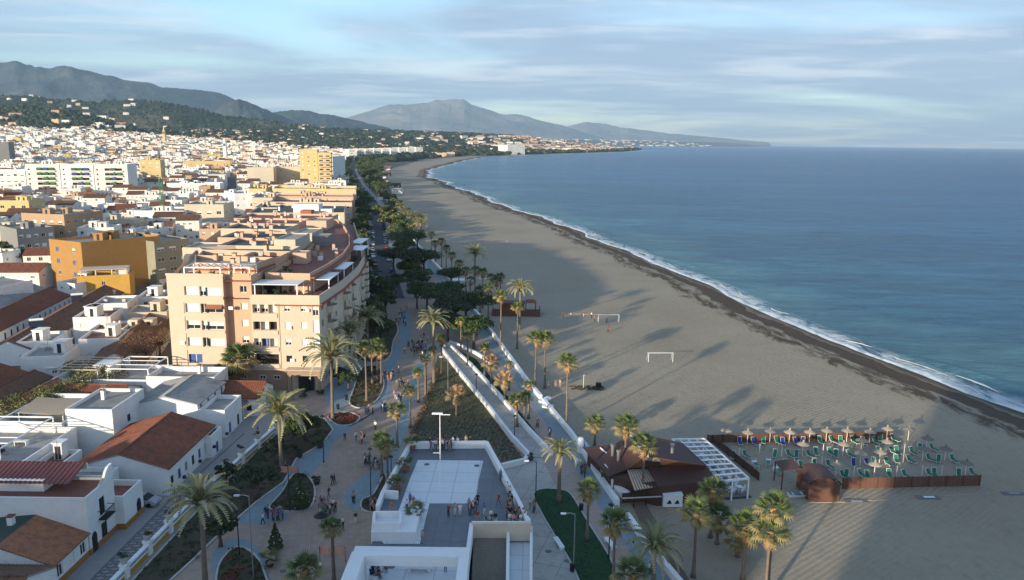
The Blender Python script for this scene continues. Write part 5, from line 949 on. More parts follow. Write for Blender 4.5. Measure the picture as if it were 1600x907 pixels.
# ------------------------------------------------------------------ trees along the street
def tr_px(key,px,py,lab,s=1.,**k): x,y=P(px,py,.45); return tree(key,x,y,lab,s,**k)
for a in [('pine',0,640,440,'large dark stone pine crown at the left of the far promenade',1.5),('pine',1,662,432,'dark stone pine beside the far white kiosk roof',1.2),('pine',2,615,425,'dark pine at the street side of the promenade',1.1),('pine',0,690,500,'broad dark pine behind the golden date palm',1.15),('pine',1,712,515,'low green pine beside the sea path',1.05),('pine',2,668,488,'dark pine over the crowd of walkers',1.05),('pine',1,700,535,'dense dark tree above the ramp head',.9),('pine',0,700,478,'dark pine beside the sea wall',.9),('pine',1,728,520,'olive green pine leaning over the sea path',1.3),('pine',2,740,548,'low bright green pine at the curved white wall',1.0),('pine',2,705,455,'tall layered pine beside the long sea wall',.95),('olive',0,612,372,'big yellow green tree, tallest of the street side',2.1),('olive',1,600,356,'big green tree behind the tallest one',2.0),('olive',2,628,384,'green tree against the far promenade palms',1.7),('street',0,652,394,'dark tree where the promenade bends',1.4),('street',1,585,520,'dark tree beside the tan block balconies',1.2),('street',2,595,545,'dark tree over the bed by the plaza',1.0),('street',0,560,535,'dark tree against the shaded balconies',1.2),('street',1,603,500,'dark leafy tree at the top of the plaza',1.2),('street',2,590,480,'dark tree between building and street',1.2),('street',0,612,470,'dark street tree at the crossing',1.1),('dense',0,402,780,'round dark green tree in the near left bed',1.15),('dense',1,355,760,'dense bush tree beside the balustrade gap',.7),('dense',2,462,700,'round dense tree beside the windblown palm',1.2),('dense',0,480,690,'second dense round tree beside the blue path',1.05),('dense',1,430,725,'low dense green tree at the balustrade end',.8),('dense',2,345,855,'reddish dark tree beside the near lamp',.9),('dense',0,355,612,'green bush tree between the two fan palms',1.3),('dense',1,545,610,'small round tree on the terrace of the tan block',.8),('dense',2,530,602,'round dark tree in front of the tan block entrance',.8),('acacia',0,150,625,'yellow green feathery tree over the left lane',1.15),('acacia',1,105,650,'second yellow green feathery tree over the left lane',1.1),('acacia',0,55,668,'third yellow green feathery tree, lower left lane',1.1),('acacia',1,10,690,'yellow green tree at the left edge of the picture',1.1),('acacia',1,125,610,'pale feathery tree behind the terrace houses',1.0),('bare',0,225,580,'bare brown branching tree in front of the brown roof row',1.3),('bare',0,250,560,'bare brown tree beside the tan block',1.1),('bare',0,205,600,'lower bare brown tree at the end of the roof row',1.0),('bare',0,18,745,'bare tree with few brown leaves at the left edge',.8),('pine',0,20,432,'large dark pine at the left edge beyond the white house',1.2),('pine',1,-10,420,'dark pine cut by the left edge of the picture',1.3),('pine',2,45,428,'dark rounded pine below the left date palm',.9),('dense',0,40,640,'dark cypress like bush in the courtyard',.8)]:
    tr_px((a[0],a[1]),a[2],a[3],a[4],a[5])
STREET=[(-24,165),(-38,235),(-56,321),(-93,529),(-166,827),(-250,1200),(-373,1871)]
def along(y): return float(np.interp(y,[p[1] for p in STREET],[p[0] for p in STREET]))
rt=sorted([(y,) for y in np.arange(0,1)])
sheet('street',[(along(y)-4.2,y) for y in range(230,1500,30)]+[(along(y)+4.2,y) for y in range(1490,229,-30)],.52,'asphalt',True); sheet('pavement',[(along(y)-9,y) for y in range(230,1300,30)]+[(along(y)-4.3,y) for y in range(1280,229,-30)],.60,'slab_grey',True); sheet('pavement',[(along(y)+4.3,y) for y in range(230,1300,30)]+[(along(y)+8,y) for y in range(1280,229,-30)],.60,'slab_grey',True)
y=215; i=0; SIDE={-7.5:'building side of the street',8:'sea side of the street'}
while y<1750:
    for off in (-7.5,8.):
        if random.random()<.94:
            k=random.choice([('street',0),('street',1),('street',2),('street',1),('olive',1)]); far='far ' if y>700 else ''
            x=along(y)+off*(1+y/2500)+rnd(-2,2); tree(k,x,y+rnd(-3,3),f"{'dark green' if k[0]=='street' else 'olive green'} {far}tree on the {SIDE[off]}",rnd(.9,1.35)*(1+y/3500),group=f"{far}trees lining the {SIDE[off]}")
    for _k in range(3):
      if y>225 and random.random()<.8:
        x=along(y)+(14+_k*9)*(.75+y/1500)+rnd(-5,6); w=float(Wd(y))-7.5
        if x<w: tree(random.choice([('olive',0),('olive',2),('street',0),('pine',1)]),x,y,f"{'near' if y<380 else 'middle distance' if y<600 else 'far' if y<900 else 'farthest'} green tree in the park belt between street and beach",rnd(.9,1.5)*(1+y/3500),group='trees of the park belt between street and beach')
    y+=11+y*.012
cc=list(CP)
for i in range(60):
    y=250+i*9.+rnd(-1,1); side=random.choice([-1,1]); 
    if random.random()<.8: x=along(y)+side*3.0; sl_=math.atan2(10,along(y+10)-along(y)); c=random.choice(['white','silver','grey','black','white','blue','red']); car(x,y,sl_+(PI if side<0 else 0),c,f"{c} car parked along the {'far' if y>480 else 'near'} part of the tree lined street",.53,'cars parked along the tree lined street')
# ------------------------------------------------------------------ people
SH_=['white','navy','black','grey','blue','pink','white','black','navy','beige','green','red','white','grey']; TR_=['blue','black','grey','beige','black','blue','white']
def crowd(px,py,n,rx,ry,where,z=.5,poses=('stand','walk','walk_b','stand','phone'),s=None):
    for _ in range(int(n*1.7+.5)):
        a=px+random.gauss(0,rx*.6); b=py+random.gauss(0,ry*.6); x,y=P(a,b,z); person(x,y,z,random.choice(poses),random.choice(SH_),random.choice(TR_),where,s=s)
# ------------------------------------------------------------------ buildings
WMC={}
def win_mesh(w,h,style):
    k=(round(w,1),round(h,1),style)
    if k in WMC: return WMC[k]
    w,h=k[0],k[1]; mb=MB(); fr='frame_white' if style!='dark' else 'iron'
    if style=='shut': mb.box(0,-.03,0,w,.03,h,'shutter'); [mb.box(.03,-.045,z,w-.03,-.031,z+.02,'frame_white') for z in np.arange(.2,h,.3)]; pane=None
    elif style=='blue': mb.box(0,-.03,0,w*.48,.03,h,'blue_shutter'); mb.box(w*.52,-.03,0,w,.03,h,'blue_shutter'); mb.box(w*.48,-.02,0,w*.52,.04,h,'frame_white'); pane=None
    else:
        t=.08; mb.box(0,-.04,0,w,.03,t,fr); mb.box(0,-.04,h-t,w,.03,h,fr); mb.box(0,-.04,t,t,.03,h-t,fr); mb.box(w-t,-.04,t,w,.03,h-t,fr); mb.box(w/2-.04,-.035,t,w/2+.04,.025,h-t,fr)
        if style=='half': mb.box(t,-.03,h*.45,w-t,-.005,h-t,'shutter')
        pane=MB(); pane.box(t,0.0,t,w-t,.02,h-t,'glass'); pane=pane.mesh('pane')
    WMC[k]=(mb.mesh('window'),pane); return WMC[k]
def put_win(parent,p0,p1,u,z,w,h,style,depth=.15,name='window',sub=True):
    d=Vector((p1[0]-p0[0],p1[1]-p0[1])); d.normalize(); n=Vector((-d.y,d.x)); me,pane=win_mesh(w,h,style); a=math.atan2(d.y,d.x)
    o=inst(name,me,parent,(p0[0]+d.x*u+n.x*depth,p0[1]+d.y*u+n.y*depth,z),a)
    if pane: inst('pane',pane,o)
    return o
def autowins(L_,h,floors,spec,z0=.0,mixs=('glass','shut','half')):
    # spec=(cols,w,h,sill) -> list (u,z,w,h,style)
    if not spec: return []
    c,w,hh,sill=spec; fh=h/floors; out=[]
    for f in range(floors):
        for k in range(c): out.append((L_*(k+.5)/c-w/2,z0+f*fh+sill,w,hh,random.choice(mixs)))
    return out
def bld(name,label,cat,poly,zb,h,wall='white_plaster',roof='flat',floors=2,spec=None,par=.7,roofmat='grit_roof',extras=2,group=None,parmat=None,wins=None,walls=None,doors=True,base=None,depth=.15,mixs=('glass','shut','half'),balc=None,objwin=True):
    # poly: counter-clockwise footprint; spec {edge:(cols,w,h,sill)}
    n=len(poly); ar=sum(poly[i][0]*poly[(i+1)%n][1]-poly[(i+1)%n][0]*poly[i][1] for i in range(n)); assert ar>0,(label)
    ox,oy=poly[0]; P_=[(x-ox,y-oy) for x,y in poly]; t=thing(name,label,cat,(ox,oy,zb),0,group); spec=spec or {}
    mbw=MB(); 
    for i in range(n):
        a,b=P_[i],P_[(i+1)%n]; L_=math.dist(a,b); ws=autowins(L_,h,floors,spec.get(i),0,mixs)+((wins or {}).get(i,[])); m=(walls or {}).get(i,wall)
        ws=[w for w in ws if w[0]>.1 and w[0]+w[2]<L_-.1 and w[1]+w[3]<h-.05]
        mbw.wall(a,b,-1.0,h,[(w[0],w[1],w[0]+w[2],w[1]+w[3]) for w in ws],m,depth)
        for w in ws: put_win(t,a,b,w[0],w[1],w[2],w[3],w[4],depth-.03,'door' if w[1]<.15 and w[3]>1.9 else 'window')
        if balc and i in balc:
            c,bw,bd,bm=balc[i]; fh=h/floors; d=Vector((b[0]-a[0],b[1]-a[1])).normalized(); nn=Vector((d.y,-d.x)); 
            for f in range(1,floors):
                for k in range(c):
                    u=L_*(k+.5)/c-bw/2; q=[Vector(a)+d*u,Vector(a)+d*(u+bw)]; q2=[q[1]+nn*bd,q[0]+nn*bd]; mb=MB(); mb.prism([tuple(v) for v in (q[0],q2[1],q2[0],q[1])],f*fh-.05,f*fh+.12,bm); mb.beam((*q2[1],f*fh+.6),(*q2[0],f*fh+.6),.1,.95,bm); mb.build('balcony',t)
    mbw.build('wall',t)
    if roof=='flat':
        mb=MB(); mb.add([(x,y,h-.004) for x,y in P_],[tuple(range(n))],roofmat); mb.build('roof',t)
        if par>0:
            mb=MB(); pm=parmat or wall
            for i in range(n):
                a,b=Vector(P_[i]),Vector(P_[(i+1)%n]); d=(b-a).normalized(); nn=Vector((-d.y,d.x))*.13; mb.beam((*(a+nn-d*.02),h+par/2),(*(b+nn-d*.24),h+par/2),.25+i%2*.004,par+i*.003,pm)
            mb.build('parapet',t)
    elif roof=='gable':
        zz=roofmat if isinstance(roofmat,str) else 'tile_red'; a,b,c,d=[Vector(p) for p in P_[:4]]
        L1=(b-a).length; L2=(c-b).length; rh=par
        mb=MB()
        if (extras or 'auto')=='x' or (extras not in('x','y') and L1>=L2): e=[(a,b),(c,d)]; r0=(a+d)/2; r1=(b+c)/2; tiles(mb,a,b,r0,r1,h,h+rh,zz); tiles(mb,c,d,r1,r0,h,h+rh,zz); g=[(a,d,r0),(b,c,r1)]
        else: r0=(a+b)/2; r1=(d+c)/2; tiles(mb,b,c,r0,r1,h,h+rh,zz); tiles(mb,d,a,r1,r0,h,h+rh,zz); g=[(a,b,r0),(d,c,r1)]
        mb.build('roof',t)
        for p,q,r in g: mb=MB(); mb.tri((*p,h),(*q,h),(*r,h+rh-.03),wall); mb.build('gable',t)
        mb=MB(); mb.tube([(*r0,h+rh+.05),(*r1,h+rh+.05)],.13,zz,6); mb.build('ridge_tile',t); return t
    if base: mb=MB(); [mb.beam((P_[i][0],P_[i][1],.35),(P_[(i+1)%n][0],P_[(i+1)%n][1],.35),.06,.8,base) for i in range(n)]; mb.build('plinth',t)
    cx=sum(p[0] for p in P_)/n; cy=sum(p[1] for p in P_)/n; sz=math.sqrt(ar/2)
    for k in range(extras if isinstance(extras,int) else 0):
        ex=cx+rnd(-.25,.25)*sz; ey=cy+rnd(-.25,.25)*sz; q=random.random(); mb=MB()
        if q<.4: w=min(3.,sz*.28); mb.box(ex-w/2,ey-w/2,h-.01,ex+w/2,ey+w*.7,h+2.29,wall); mb.box(ex-w/2-.15,ey-w/2-.15,h+2.3,ex+w/2+.15,ey+w*.7+.15,h+2.45,wall); mb.box(ex-.4,ey-w/2-.03,h+.05,ex+.4,ey-w/2-.001,h+1.95,'dark_opening'); mb.build('stair_hut',t)
        elif q<.75: mb.box(ex-.25,ey-.25,h-.01,ex+.25,ey+.25,h+1.49,wall); mb.box(ex-.35,ey-.35,h+1.5,ex+.35,ey+.35,h+1.62,'tile_red'); mb.build('chimney',t)
        else: mb.box(ex-.45,ey-.3,h,ex+.45,ey+.3,h+.75,'grey_metal'); mb.build('air_unit',t)
    if isinstance(extras,int) and extras:
        ex=cx+rnd(-.3,.3)*sz; ey=cy+rnd(-.3,.3)*sz; mb=MB(); mb.tube([(ex,ey,h),(ex,ey,h+3.2)],.045,'grey_metal',4); [mb.beam((ex-.5+q*.1,ey,h+3.1-q*.35),(ex+.5-q*.1,ey,h+3.1-q*.35),.04,.04,'grey_metal') for q in range(3)]; mb.build('aerial',t)
    return t
def tiles(mb,e0,e1,r0,r1,ze,zr,m,sp=.42,amp=.07,ov=.3):
    # slope of barrel tiles running from eave to ridge
    e0,e1,r0,r1=[Vector(v) for v in (e0,e1,r0,r1)]; d=(e1-e0).normalized(); out=(e0-r0); out=(out-d*out.dot(d)).normalized() if out.length>1e-6 else Vector((0,0)); e0=e0+out*ov-d*.15; e1=e1+out*ov+d*.15; r0=r0-d*.15; r1=r1+d*.15
    ze-=.12; n=max(4,int((e1-e0).length/sp)); vs=[]; fs=[]
    for i in range(n*2+1):
        u=i/(2*n); z=amp if i%2 else 0; e=e0.lerp(e1,u); r=r0.lerp(r1,u); vs+=[(*e,ze+z),(*e.lerp(r,.5),(ze+zr)/2+z+.02),(*r,zr+z)]
    for i in range(2*n): b=i*3; fs+=[(b,b+3,b+4,b+1),(b+1,b+4,b+5,b+2)]
    mb.add(vs,fs,m); b=[(*e0,ze-.12),(*e1,ze-.12),(*r1,zr-.12),(*r0,zr-.12)]; mb.add(b+[vs[0],vs[-3]],[(3,2,1,0),(0,1,5,4)],m)
def rect(x0,y0,x1,y1): return [(x0,y0),(x1,y0),(x1,y1),(x0,y1)]
def pergola(x0,y0,x1,y1,z,h,n,label,m='white_metal',slats=True):
    t=thing('roof_pergola',label,'pergola',(x0,y0,z)); X=x1-x0;Y=y1-y0
    for a,b in ((0,0),(X,0),(X,Y),(0,Y)): mb=MB(); mb.box(a-.07,b-.07,0,a+.07,b+.07,h,m); mb.build('post',t)
    for a,b in (((0,0),(X,0)),((X,0),(X,Y)),((X,Y),(0,Y)),((0,Y),(0,0))): mb=MB(); mb.beam((*a,h+.08),(*b,h+.08),.14,.16,m); mb.build('beam',t)
    for i in range(1,n): mb=MB(); mb.beam((0,Y*i/n,h+.1),(X,Y*i/n,h+.1),.16,.1,m); mb.build('slat',t)
    return t
HOUSE='house'
# ---- front row of white houses along the lane
bld('white_house','bottom left white house with brown tiled gable beside the lane',HOUSE,rect(-60,64,-47.5,73.6),.5,3.2,'white_plaster','gable',1,{1:(2,1.,1.3,1.)},1.7,'tile_brown','x')
t=bld('white_house','white house with half green sheeted, half orange tiled roof at the lower left',HOUSE,rect(-62,74.2,-48.3,81.0),.5,2.9,'white_plaster','none',1,{1:(3,1.1,1.4,.9)},0,extras=0,base='ochre_base')
mb=MB(); tiles(mb,(13.7,0),(13.7,6.8),(8.0,0),(8.0,6.8),2.95,5.0,'tile_orange'); mb.build('roof',t); mb=MB(); mb.add([(8,0,5.05),(8,6.9,5.05),(-2,6.9,4.1),(-2,0,4.1),(8,0,4.9),(8,6.9,4.9),(-2,6.9,3.9),(-2,0,3.9)],[(0,1,2,3),(7,6,5,4),(0,3,7,4),(1,5,6,2)],'green_sheet'); mb.build('roof_sheet',t)
mb=MB(); mb.add([(0,0,2.9),(13.7,0,2.9),(8,0,4.9),(0,0,4.1)],[(0,1,2,3)],'white_plaster'); mb.add([(0,6.8,2.9),(13.7,6.8,2.9),(8,6.8,4.9),(0,6.8,4.1)],[(3,2,1,0)],'white_plaster'); mb.build('gable',t); mb=MB(); mb.box(6.2,4.5,3.9,6.8,5.1,5.9,'white_plaster'); mb.box(6.1,4.4,5.9,6.9,5.2,6.0,'tile_red'); mb.build('chimney',t); mb=MB(); mb.box(-1,1,4.2,1,3,4.35,'grey_metal'); mb.build('roof_light',t)
t=bld('white_house','tall white two storey house with black balcony and arched door',HOUSE,rect(-66,81.1,-48.2,87.2),.5,6.6,'white_plaster','flat',2,None,.5,'terracotta_floor',0,wins={1:[(2.6,3.5,1.2,2.2,'dark'),(2.6,.6,1.3,1.9,'dark')],3:[]},base='ochre_base')
mb=MB(); mb.box(17.8,.5,0,17.86,1.5,2.0,'iron'); mb.lathe([(0,0),(.5,0)],'iron',4) if False else None; mb.add([(17.86,.5,2.0),(17.86,1.5,2.0),(17.86,1.3,2.35),(17.86,1.0,2.5),(17.86,.7,2.35)],[(0,1,2,3,4)],'iron'); mb.build('door',t)
mb=MB(); mb.box(17.8,2.2,3.25,18.7,4.3,3.4,'iron'); mb.build('balcony',t); mb=MB()
for q in np.arange(2.2,4.31,.19): mb.box(18.66,q-.015,3.4,18.69,q+.015,4.35,'iron')
mb.box(18.62,2.2,4.33,18.72,4.3,4.4,'iron'); mb.box(17.8,2.18,4.33,18.7,2.22,4.4,'iron'); mb.box(17.8,4.28,4.33,18.7,4.32,4.4,'iron'); mb.build('railing',t)
mb=MB(); mb.box(.5,2.6,6.6,11.5,6.0,8.0,'white_plaster'); mb.build('upper_room',t)
mb=MB(); 
for i in range(26): a=.2+i*.56; mb.add([(a,2.1,7.75),(a+.28,2.1,7.83),(a+.56,2.1,7.75),(a+.56,6.2,8.75),(a+.28,6.2,8.83),(a,6.2,8.75)],[(0,1,4,5),(1,2,3,4)],'maroon_sheet')
mb.box(.2,6.0,7.9,14.8,6.2,8.7,'white_plaster'); mb.build('sheet_roof',t)
mb=MB(); mb.add([(17.8,3.,7.1),(17.8,6.1,7.1),(17.8,6.1,8.7),(17.8,5.2,8.6),(17.8,4.6,8.2),(17.8,4.2,7.6),(17.5,3.,7.1),(17.5,6.1,7.1),(17.5,6.1,8.7),(17.5,5.2,8.6),(17.5,4.6,8.2),(17.5,4.2,7.6)],[(0,1,2,3,4,5),(11,10,9,8,7,6),(2,8,9,3),(3,9,10,4),(4,10,11,5),(1,7,8,2)],'white_plaster'); mb.build('curved_gable',t)
mb=MB(); mb.box(-.4,.4,6.6,.6,1.4,8.4,'white_plaster'); mb.box(-.6,.2,8.4,.8,1.6,8.6,'tile_red'); mb.box(-.3,.5,8.6,.5,1.3,9.1,'cream_plaster'); mb.build('chimney',t)
t=bld('white_porch_house','low white porch block with red floored roof terrace and arched window',HOUSE,rect(-51.6,87.2,-47.2,92.0),.5,3.6,'white_plaster','flat',1,None,.75,'terracotta_floor',0,base='ochre_base')
mb=MB(); mb.add([(4.42,3.,.6),(4.42,4.1,.6),(4.42,4.1,1.9),(4.42,3.85,2.35),(4.42,3.55,2.45),(4.42,3.25,2.35),(4.42,3.,1.9)],[(0,1,2,3,4,5,6)],'iron'); mb.build('arched_window',t)
t=bld('white_house','white house with the broad brown tiled gable roof in the middle of the row',HOUSE,rect(-58.6,96.4,-45.9,112.6),.5,4.0,'white_plaster','gable',1,{1:(7,.9,1.5,.9)},1.9,'tile_red','y',mixs=('dark','glass','dark','glass','blue'))
mb=MB()
for q in (1.2,6.5,11.8,17.): mb.box(14.1,q,1.9,14.5,q+.35,2.3,'iron')
mb.build('wall_lantern',t); 
t=bld('white_side_block','small white block with blue windows against the gable house corner',HOUSE,rect(-47.0,109,-44.9,113),.5,3.2,'white_plaster','flat',1,{1:(1,1.,1.8,.1)},.3,'tile_red',0,mixs=('blue',))
t=bld('white_house','white two storey house with low grey roof edge and sunlit front gable',HOUSE,rect(-60.5,117.2,-50.2,129),.5,5.6,'white_plaster','gable',2,{1:(4,.8,1.6,.9)},1.2,'grey_roof','y',mixs=('blue','glass'))
t=bld('white_terrace_house','flat white terrace with a walled sunken patio behind the gable',HOUSE,rect(-64,129.2,-52,135.5),.5,5.4,'white_plaster','flat',2,{1:(2,1.,1.2,1.)},.9,'grey_roof',1)
t=bld('white_terrace_house','low white terrace wing with grey floor beside the brown roof gable',HOUSE,rect(-50.1,117,-45.8,124.6),.5,4.0,'white_plaster','flat',1,{1:(2,1.,1.9,.1),0:(1,.8,1.2,1.)},.7,'grey_roof',0,mixs=('blue','dark'))
t=bld('white_house','white house with red brown tiled roof below the tan block',HOUSE,rect(-55,127,-43.5,134.5),.5,3.4,'white_plaster','gable',1,{0:(3,.9,1.2,1.),1:(1,.9,1.3,.9)},1.7,'tile_red','x',mixs=('dark','glass'))
mb=MB(); mb.add([(-49,124.8,3.0),(-45.5,124.8,2.8),(-45.5,127.5,3.5),(-49,127.5,3.7)],[(0,1,2,3)],'straw_grey'); mb.box(-48.9,124.8,.5,-48.8,124.9,3.0,'white_metal'); mb.box(-45.7,124.8,.5,-45.6,124.9,2.8,'white_metal'); tag(mb.build('awning'),'grey canvas awning over the dark porch below the tan block','awning')
t=bld('white_terrace_house','white terrace house with a white pergola and dark sofa on top',HOUSE,rect(-78,95,-64.5,108),.5,4.3,'white_plaster','flat',1,{0:(3,1.,1.2,1.)},.8,'grey_roof',0)
pergola(-77.5,95.5,-67.5,107.5,4.8,2.4,6,'large white pergola of open beams on the left roof terrace')
def sofa(x,y,z,lab,rot=0,m='iron'):
    t=thing('outdoor_sofa',lab,'sofa',(x,y,z),rot); mb=MB(); mb.box(-1.2,-.4,.12,1.2,.4,.42,m); mb.build('seat',t); mb=MB(); mb.box(-1.2,.3,.42,1.2,.5,.85,m); mb.build('backrest',t)
sofa(-74,97.5,4.8,'dark outdoor sofa under the left roof pergola'); sofa(-71,99.5,4.8,'second dark sofa under the left roof pergola',1.2)
for x,y,l in ((-72.5,97.3,'low white table beside the dark sofas on the roof'),(-69.5,103,'white dining table on the roof terrace under the pergola')): 
    t=thing('roof_table',l,'table',(x,y,4.8)); mb=MB(); mb.box(-.9,-.45,.55,.9,.45,.62,'white_plastic'); mb.build('table_top',t)
    for s in (-.8,.8): mb=MB(); mb.box(s-.04,-.4,0,s+.04,.4,.55,'white_plastic'); mb.build('leg',t)
t=bld('white_house','tall white house with a plain wall and one dark window right of the terrace',HOUSE,rect(-66.5,109,-59.5,119),.5,7.0,'white_plaster','flat',2,None,.5,'grey_roof',1,wins={1:[(4.2,3.9,1.,1.2,'dark')]})
t=bld('white_terrace_house','white house with beige canvas roof shade and orange tiled strip',HOUSE,rect(-77,108.5,-66.8,122),.5,4.8,'white_plaster','flat',2,{0:(2,1.,1.1,1.)},.7,'grey_roof',0)
mb=MB(); mb.add([(-74,109.5,7.2),(-67.2,109.5,6.9),(-67.2,114.5,7.6),(-74,114.5,7.9),(-74,109.5,7.1),(-67.2,109.5,6.8),(-67.2,114.5,7.5),(-74,114.5,7.8)],[(0,1,2,3),(7,6,5,4),(0,4,5,1),(1,5,6,2)],'straw'); 
for p in ((-73.9,109.6,7.1),(-67.3,109.6,6.8),(-67.3,114.4,7.4),(-73.9,114.4,7.7)): mb.box(p[0]-.05,p[1]-.05,5.3,p[0]+.05,p[1]+.05,p[2],'white_metal')
tag(mb.build('canvas_shade'),'beige canvas shade over a roof terrace beside the orange roof','shade')
bld('white_house','narrow white house with bright orange tiled roof between the terraces',HOUSE,rect(-84,110,-77.3,131),.5,3.6,'white_plaster','gable',1,{0:(1,1.,1.2,1.)},1.6,'tile_orange','y')
bld('white_house','white house with dull red tiled roof below the pergolas',HOUSE,rect(-76.5,122.5,-66,131),.5,4.0,'white_plaster','gable',1,{1:(3,.9,1.2,1.)},1.5,'tile_red','x')
bld('white_terrace_house','white terrace house with two pergolas nearest the tan block',HOUSE,rect(-82,131.5,-64.5,141),.5,4.2,'white_plaster','flat',1,{0:(3,1.,1.2,1.)},.7,'grey_roof',1)
pergola(-81,132,-74,140,4.7,2.2,5,'pinkish slatted pergola on the terrace left of the tan block','cream_plaster'); pergola(-72.5,132.5,-65.2,140.5,4.7,2.3,3,'white open pergola frame at the foot of the tan block')
bld('white_house','plain white house with cream flat top at the left edge behind the terrace',HOUSE,rect(-82,84,-69.5,94),.5,5.6,'white_plaster','flat',2,{0:(2,1.,1.2,1.)},.5,'grey_roof',1)
bld('white_terrace_house','white house with maroon tiled floor terrace at the left edge',HOUSE,rect(-82,72,-66.5,83.4),.5,4.8,'white_plaster','flat',1,{0:(2,1.,1.2,1.),1:(2,.9,1.2,1.)},.6,'terracotta_floor',2)
bld('white_terrace_house','small white walled patio behind the broad brown roof',HOUSE,rect(-64,97,-60.2,101.6),.5,3.6,'white_plaster','flat',1,None,.7,'terracotta_floor',1)
bld('white_terrace_house','low white annex with red tiled lean-to and blue door',HOUSE,rect(-69,88,-61.5,94.8),.5,3.4,'white_plaster','flat',1,{1:(2,.8,1.9,.05)},.5,'terracotta_floor',0,mixs=('blue',))
bld('white_terrace_house','white flat annex between the tall house and the gable roof',HOUSE,rect(-59.3,88.,-52,95.6),.5,3.8,'white_plaster','flat',1,{1:(2,.9,1.3,.9)},.6,'grey_roof',0)
# houses on the left lane
bld('white_house','white house with orange tiled gable and arched window at the left edge',HOUSE,rect(-104,122,-92,140),.5,3.6,'white_plaster','gable',1,{1:(3,1.2,1.3,1.),0:(1,1.,1.2,1.)},1.9,'tile_red','y')
bld('white_house','white gable house cut by the left edge beside the bare tree',HOUSE,rect(-92,98,-82.5,108),.5,3.4,'white_plaster','gable',1,{1:(2,1.,1.2,1.),0:(1,1.,1.2,1.)},1.6,'tile_brown','y')
bld('white_house','low white row with dark doors under the feathery trees',HOUSE,rect(-92,112,-86,138),.5,3.3,'white_plaster','gable',1,{1:(9,.9,1.9,.1)},1.2,'tile_brown','y',mixs=('dark','glass'))
# long tiled rows
def rowhouse(p0,p1,w,h,rh,label,m,n,side='r'):
    a=Vector(p0);b=Vector(p1);d=(b-a).normalized(); nn=Vector((-d.y,d.x))*w; poly=[tuple(a+nn),tuple(a),tuple(b),tuple(b+nn)]
    return bld('row_house',label,HOUSE,poly,.45,h,'white_plaster','gable',1,{1:(n,.95,1.6,.5),0:(2,.9,1.2,1.)},rh,m,'y',mixs=('dark','glass','blue'))
rowhouse((-118,170),(-125.5,214),11,3.2,2.2,'long white row house with red brown roof and many dark doors on the left','tile_red',14)
rowhouse((-100.5,156),(-113,219),9.5,3.2,2.2,'long row with brown tiled roof carrying two solar water heaters','tile_brown',16)
rowhouse((-73.5,148),(-89,206),10.5,3.2,2.3,'long brown tiled row leading to the left side of the tan block','tile_brown',16)
rowhouse((-131,192),(-137,222),9,3.4,1.8,'white row with a low parapet behind the red roofed row on the left','grey_roof',7)
for (x,y,l) in [(-107,168,'solar water heater on the brown roof, nearer of the two'),(-114,197,'solar water heater on the brown roof, farther of the two')]:
    t=thing('solar_heater',l,'solar heater',(x,y,5.4),.5); mb=MB(); mb.add([(-1.3,-1.2,.1),(1.3,-1.2,.1),(1.3,1.2,1.5),(-1.3,1.2,1.5),(-1.3,-1.2,0),(1.3,-1.2,0),(1.3,1.2,1.4),(-1.3,1.2,1.4)],[(0,1,2,3),(7,6,5,4),(0,4,5,1),(1,5,6,2),(2,6,7,3),(3,7,4,0)],'glass'); mb.build('panel',t); mb=MB(); mb.tube([(-1.4,1.4,1.7),(1.4,1.4,1.7)],.3,'white_metal',10); mb.build('tank',t)
    for s in (-1,1): mb=MB(); mb.tube([(s,1.3,-.6),(s,1.3,1.5)],.04,'grey_metal',5); mb.build('leg',t)
cl=[(-97,146,8,9,4.0,'white house with a bare cream yard wall in the middle of the terraces','white_plaster','grey_roof'),(-92,158,8,8,4.6,'white flat house with wide pink terrace floor','white_plaster','terracotta_floor'),(-101,172,8,10,6.0,'white house with red topped lean-to behind the yard','white_plaster','terracotta_floor'),(-95,168,7,8,4.2,'low white box house with maroon floored roof','white_plaster','terracotta_floor'),(-93,181,9,9,5.2,'cream plastered flat house in shade among the terraces','beige_plaster','grey_roof'),(-104,186,8,10,6.2,'stepped white house with small square windows near the yellow annex','white_plaster','grey_roof'),(-99,198,9,10,5.5,'white house with grey walls and a roof garden before the ochre block','white_plaster','grey_roof'),(-88,170,6,8,3.6,'low grey patio house beside the brown row','beige_plaster','terracotta_floor'),(-104,156,7,9,4.4,'white house with a blue striped awning and small patio','white_plaster','grey_roof')]
for x,y,w,d,h,l,wm,rm in cl:
    a=-.2; R_=Matrix.Rotation(-a*-1,2); R2=Matrix.Rotation(.2,2); poly=[tuple(Vector((x,y))+R2@Vector(v)) for v in ((0,0),(w,0),(w,d),(0,d))]
    bld('terrace_house',l,HOUSE,poly,.45,h,wm,'flat',1 if h<5 else 2,{0:(2,1.,1.1,1.),1:(2,1.,1.1,1.)},.6,rm,2)
x,y=-99,143; t=thing('parasol','red open parasol in a white walled yard','parasol',(x,y,.5)); mb=MB(); mb.tube([(0,0,0),(0,0,2.4)],.04,'white_metal',6); mb.build('pole',t); mb=MB(); mb.lathe([(1.6,2.0),(.9,2.4),(0,2.6)],'tile_red' if False else 'red_cloth',10) if 'red_cloth' in M else None
mm('red_cloth',(.45,.03,.03),.8,.06,3); mm('white_cloth',(.7,.7,.7),.8,.05,3); mb.lathe([(1.6,2.0),(.9,2.4),(0,2.6)],'red_cloth',10); mb.lathe([(1.58,1.99),(0,2.55)],'red_cloth',10); mb.build('canopy',t)
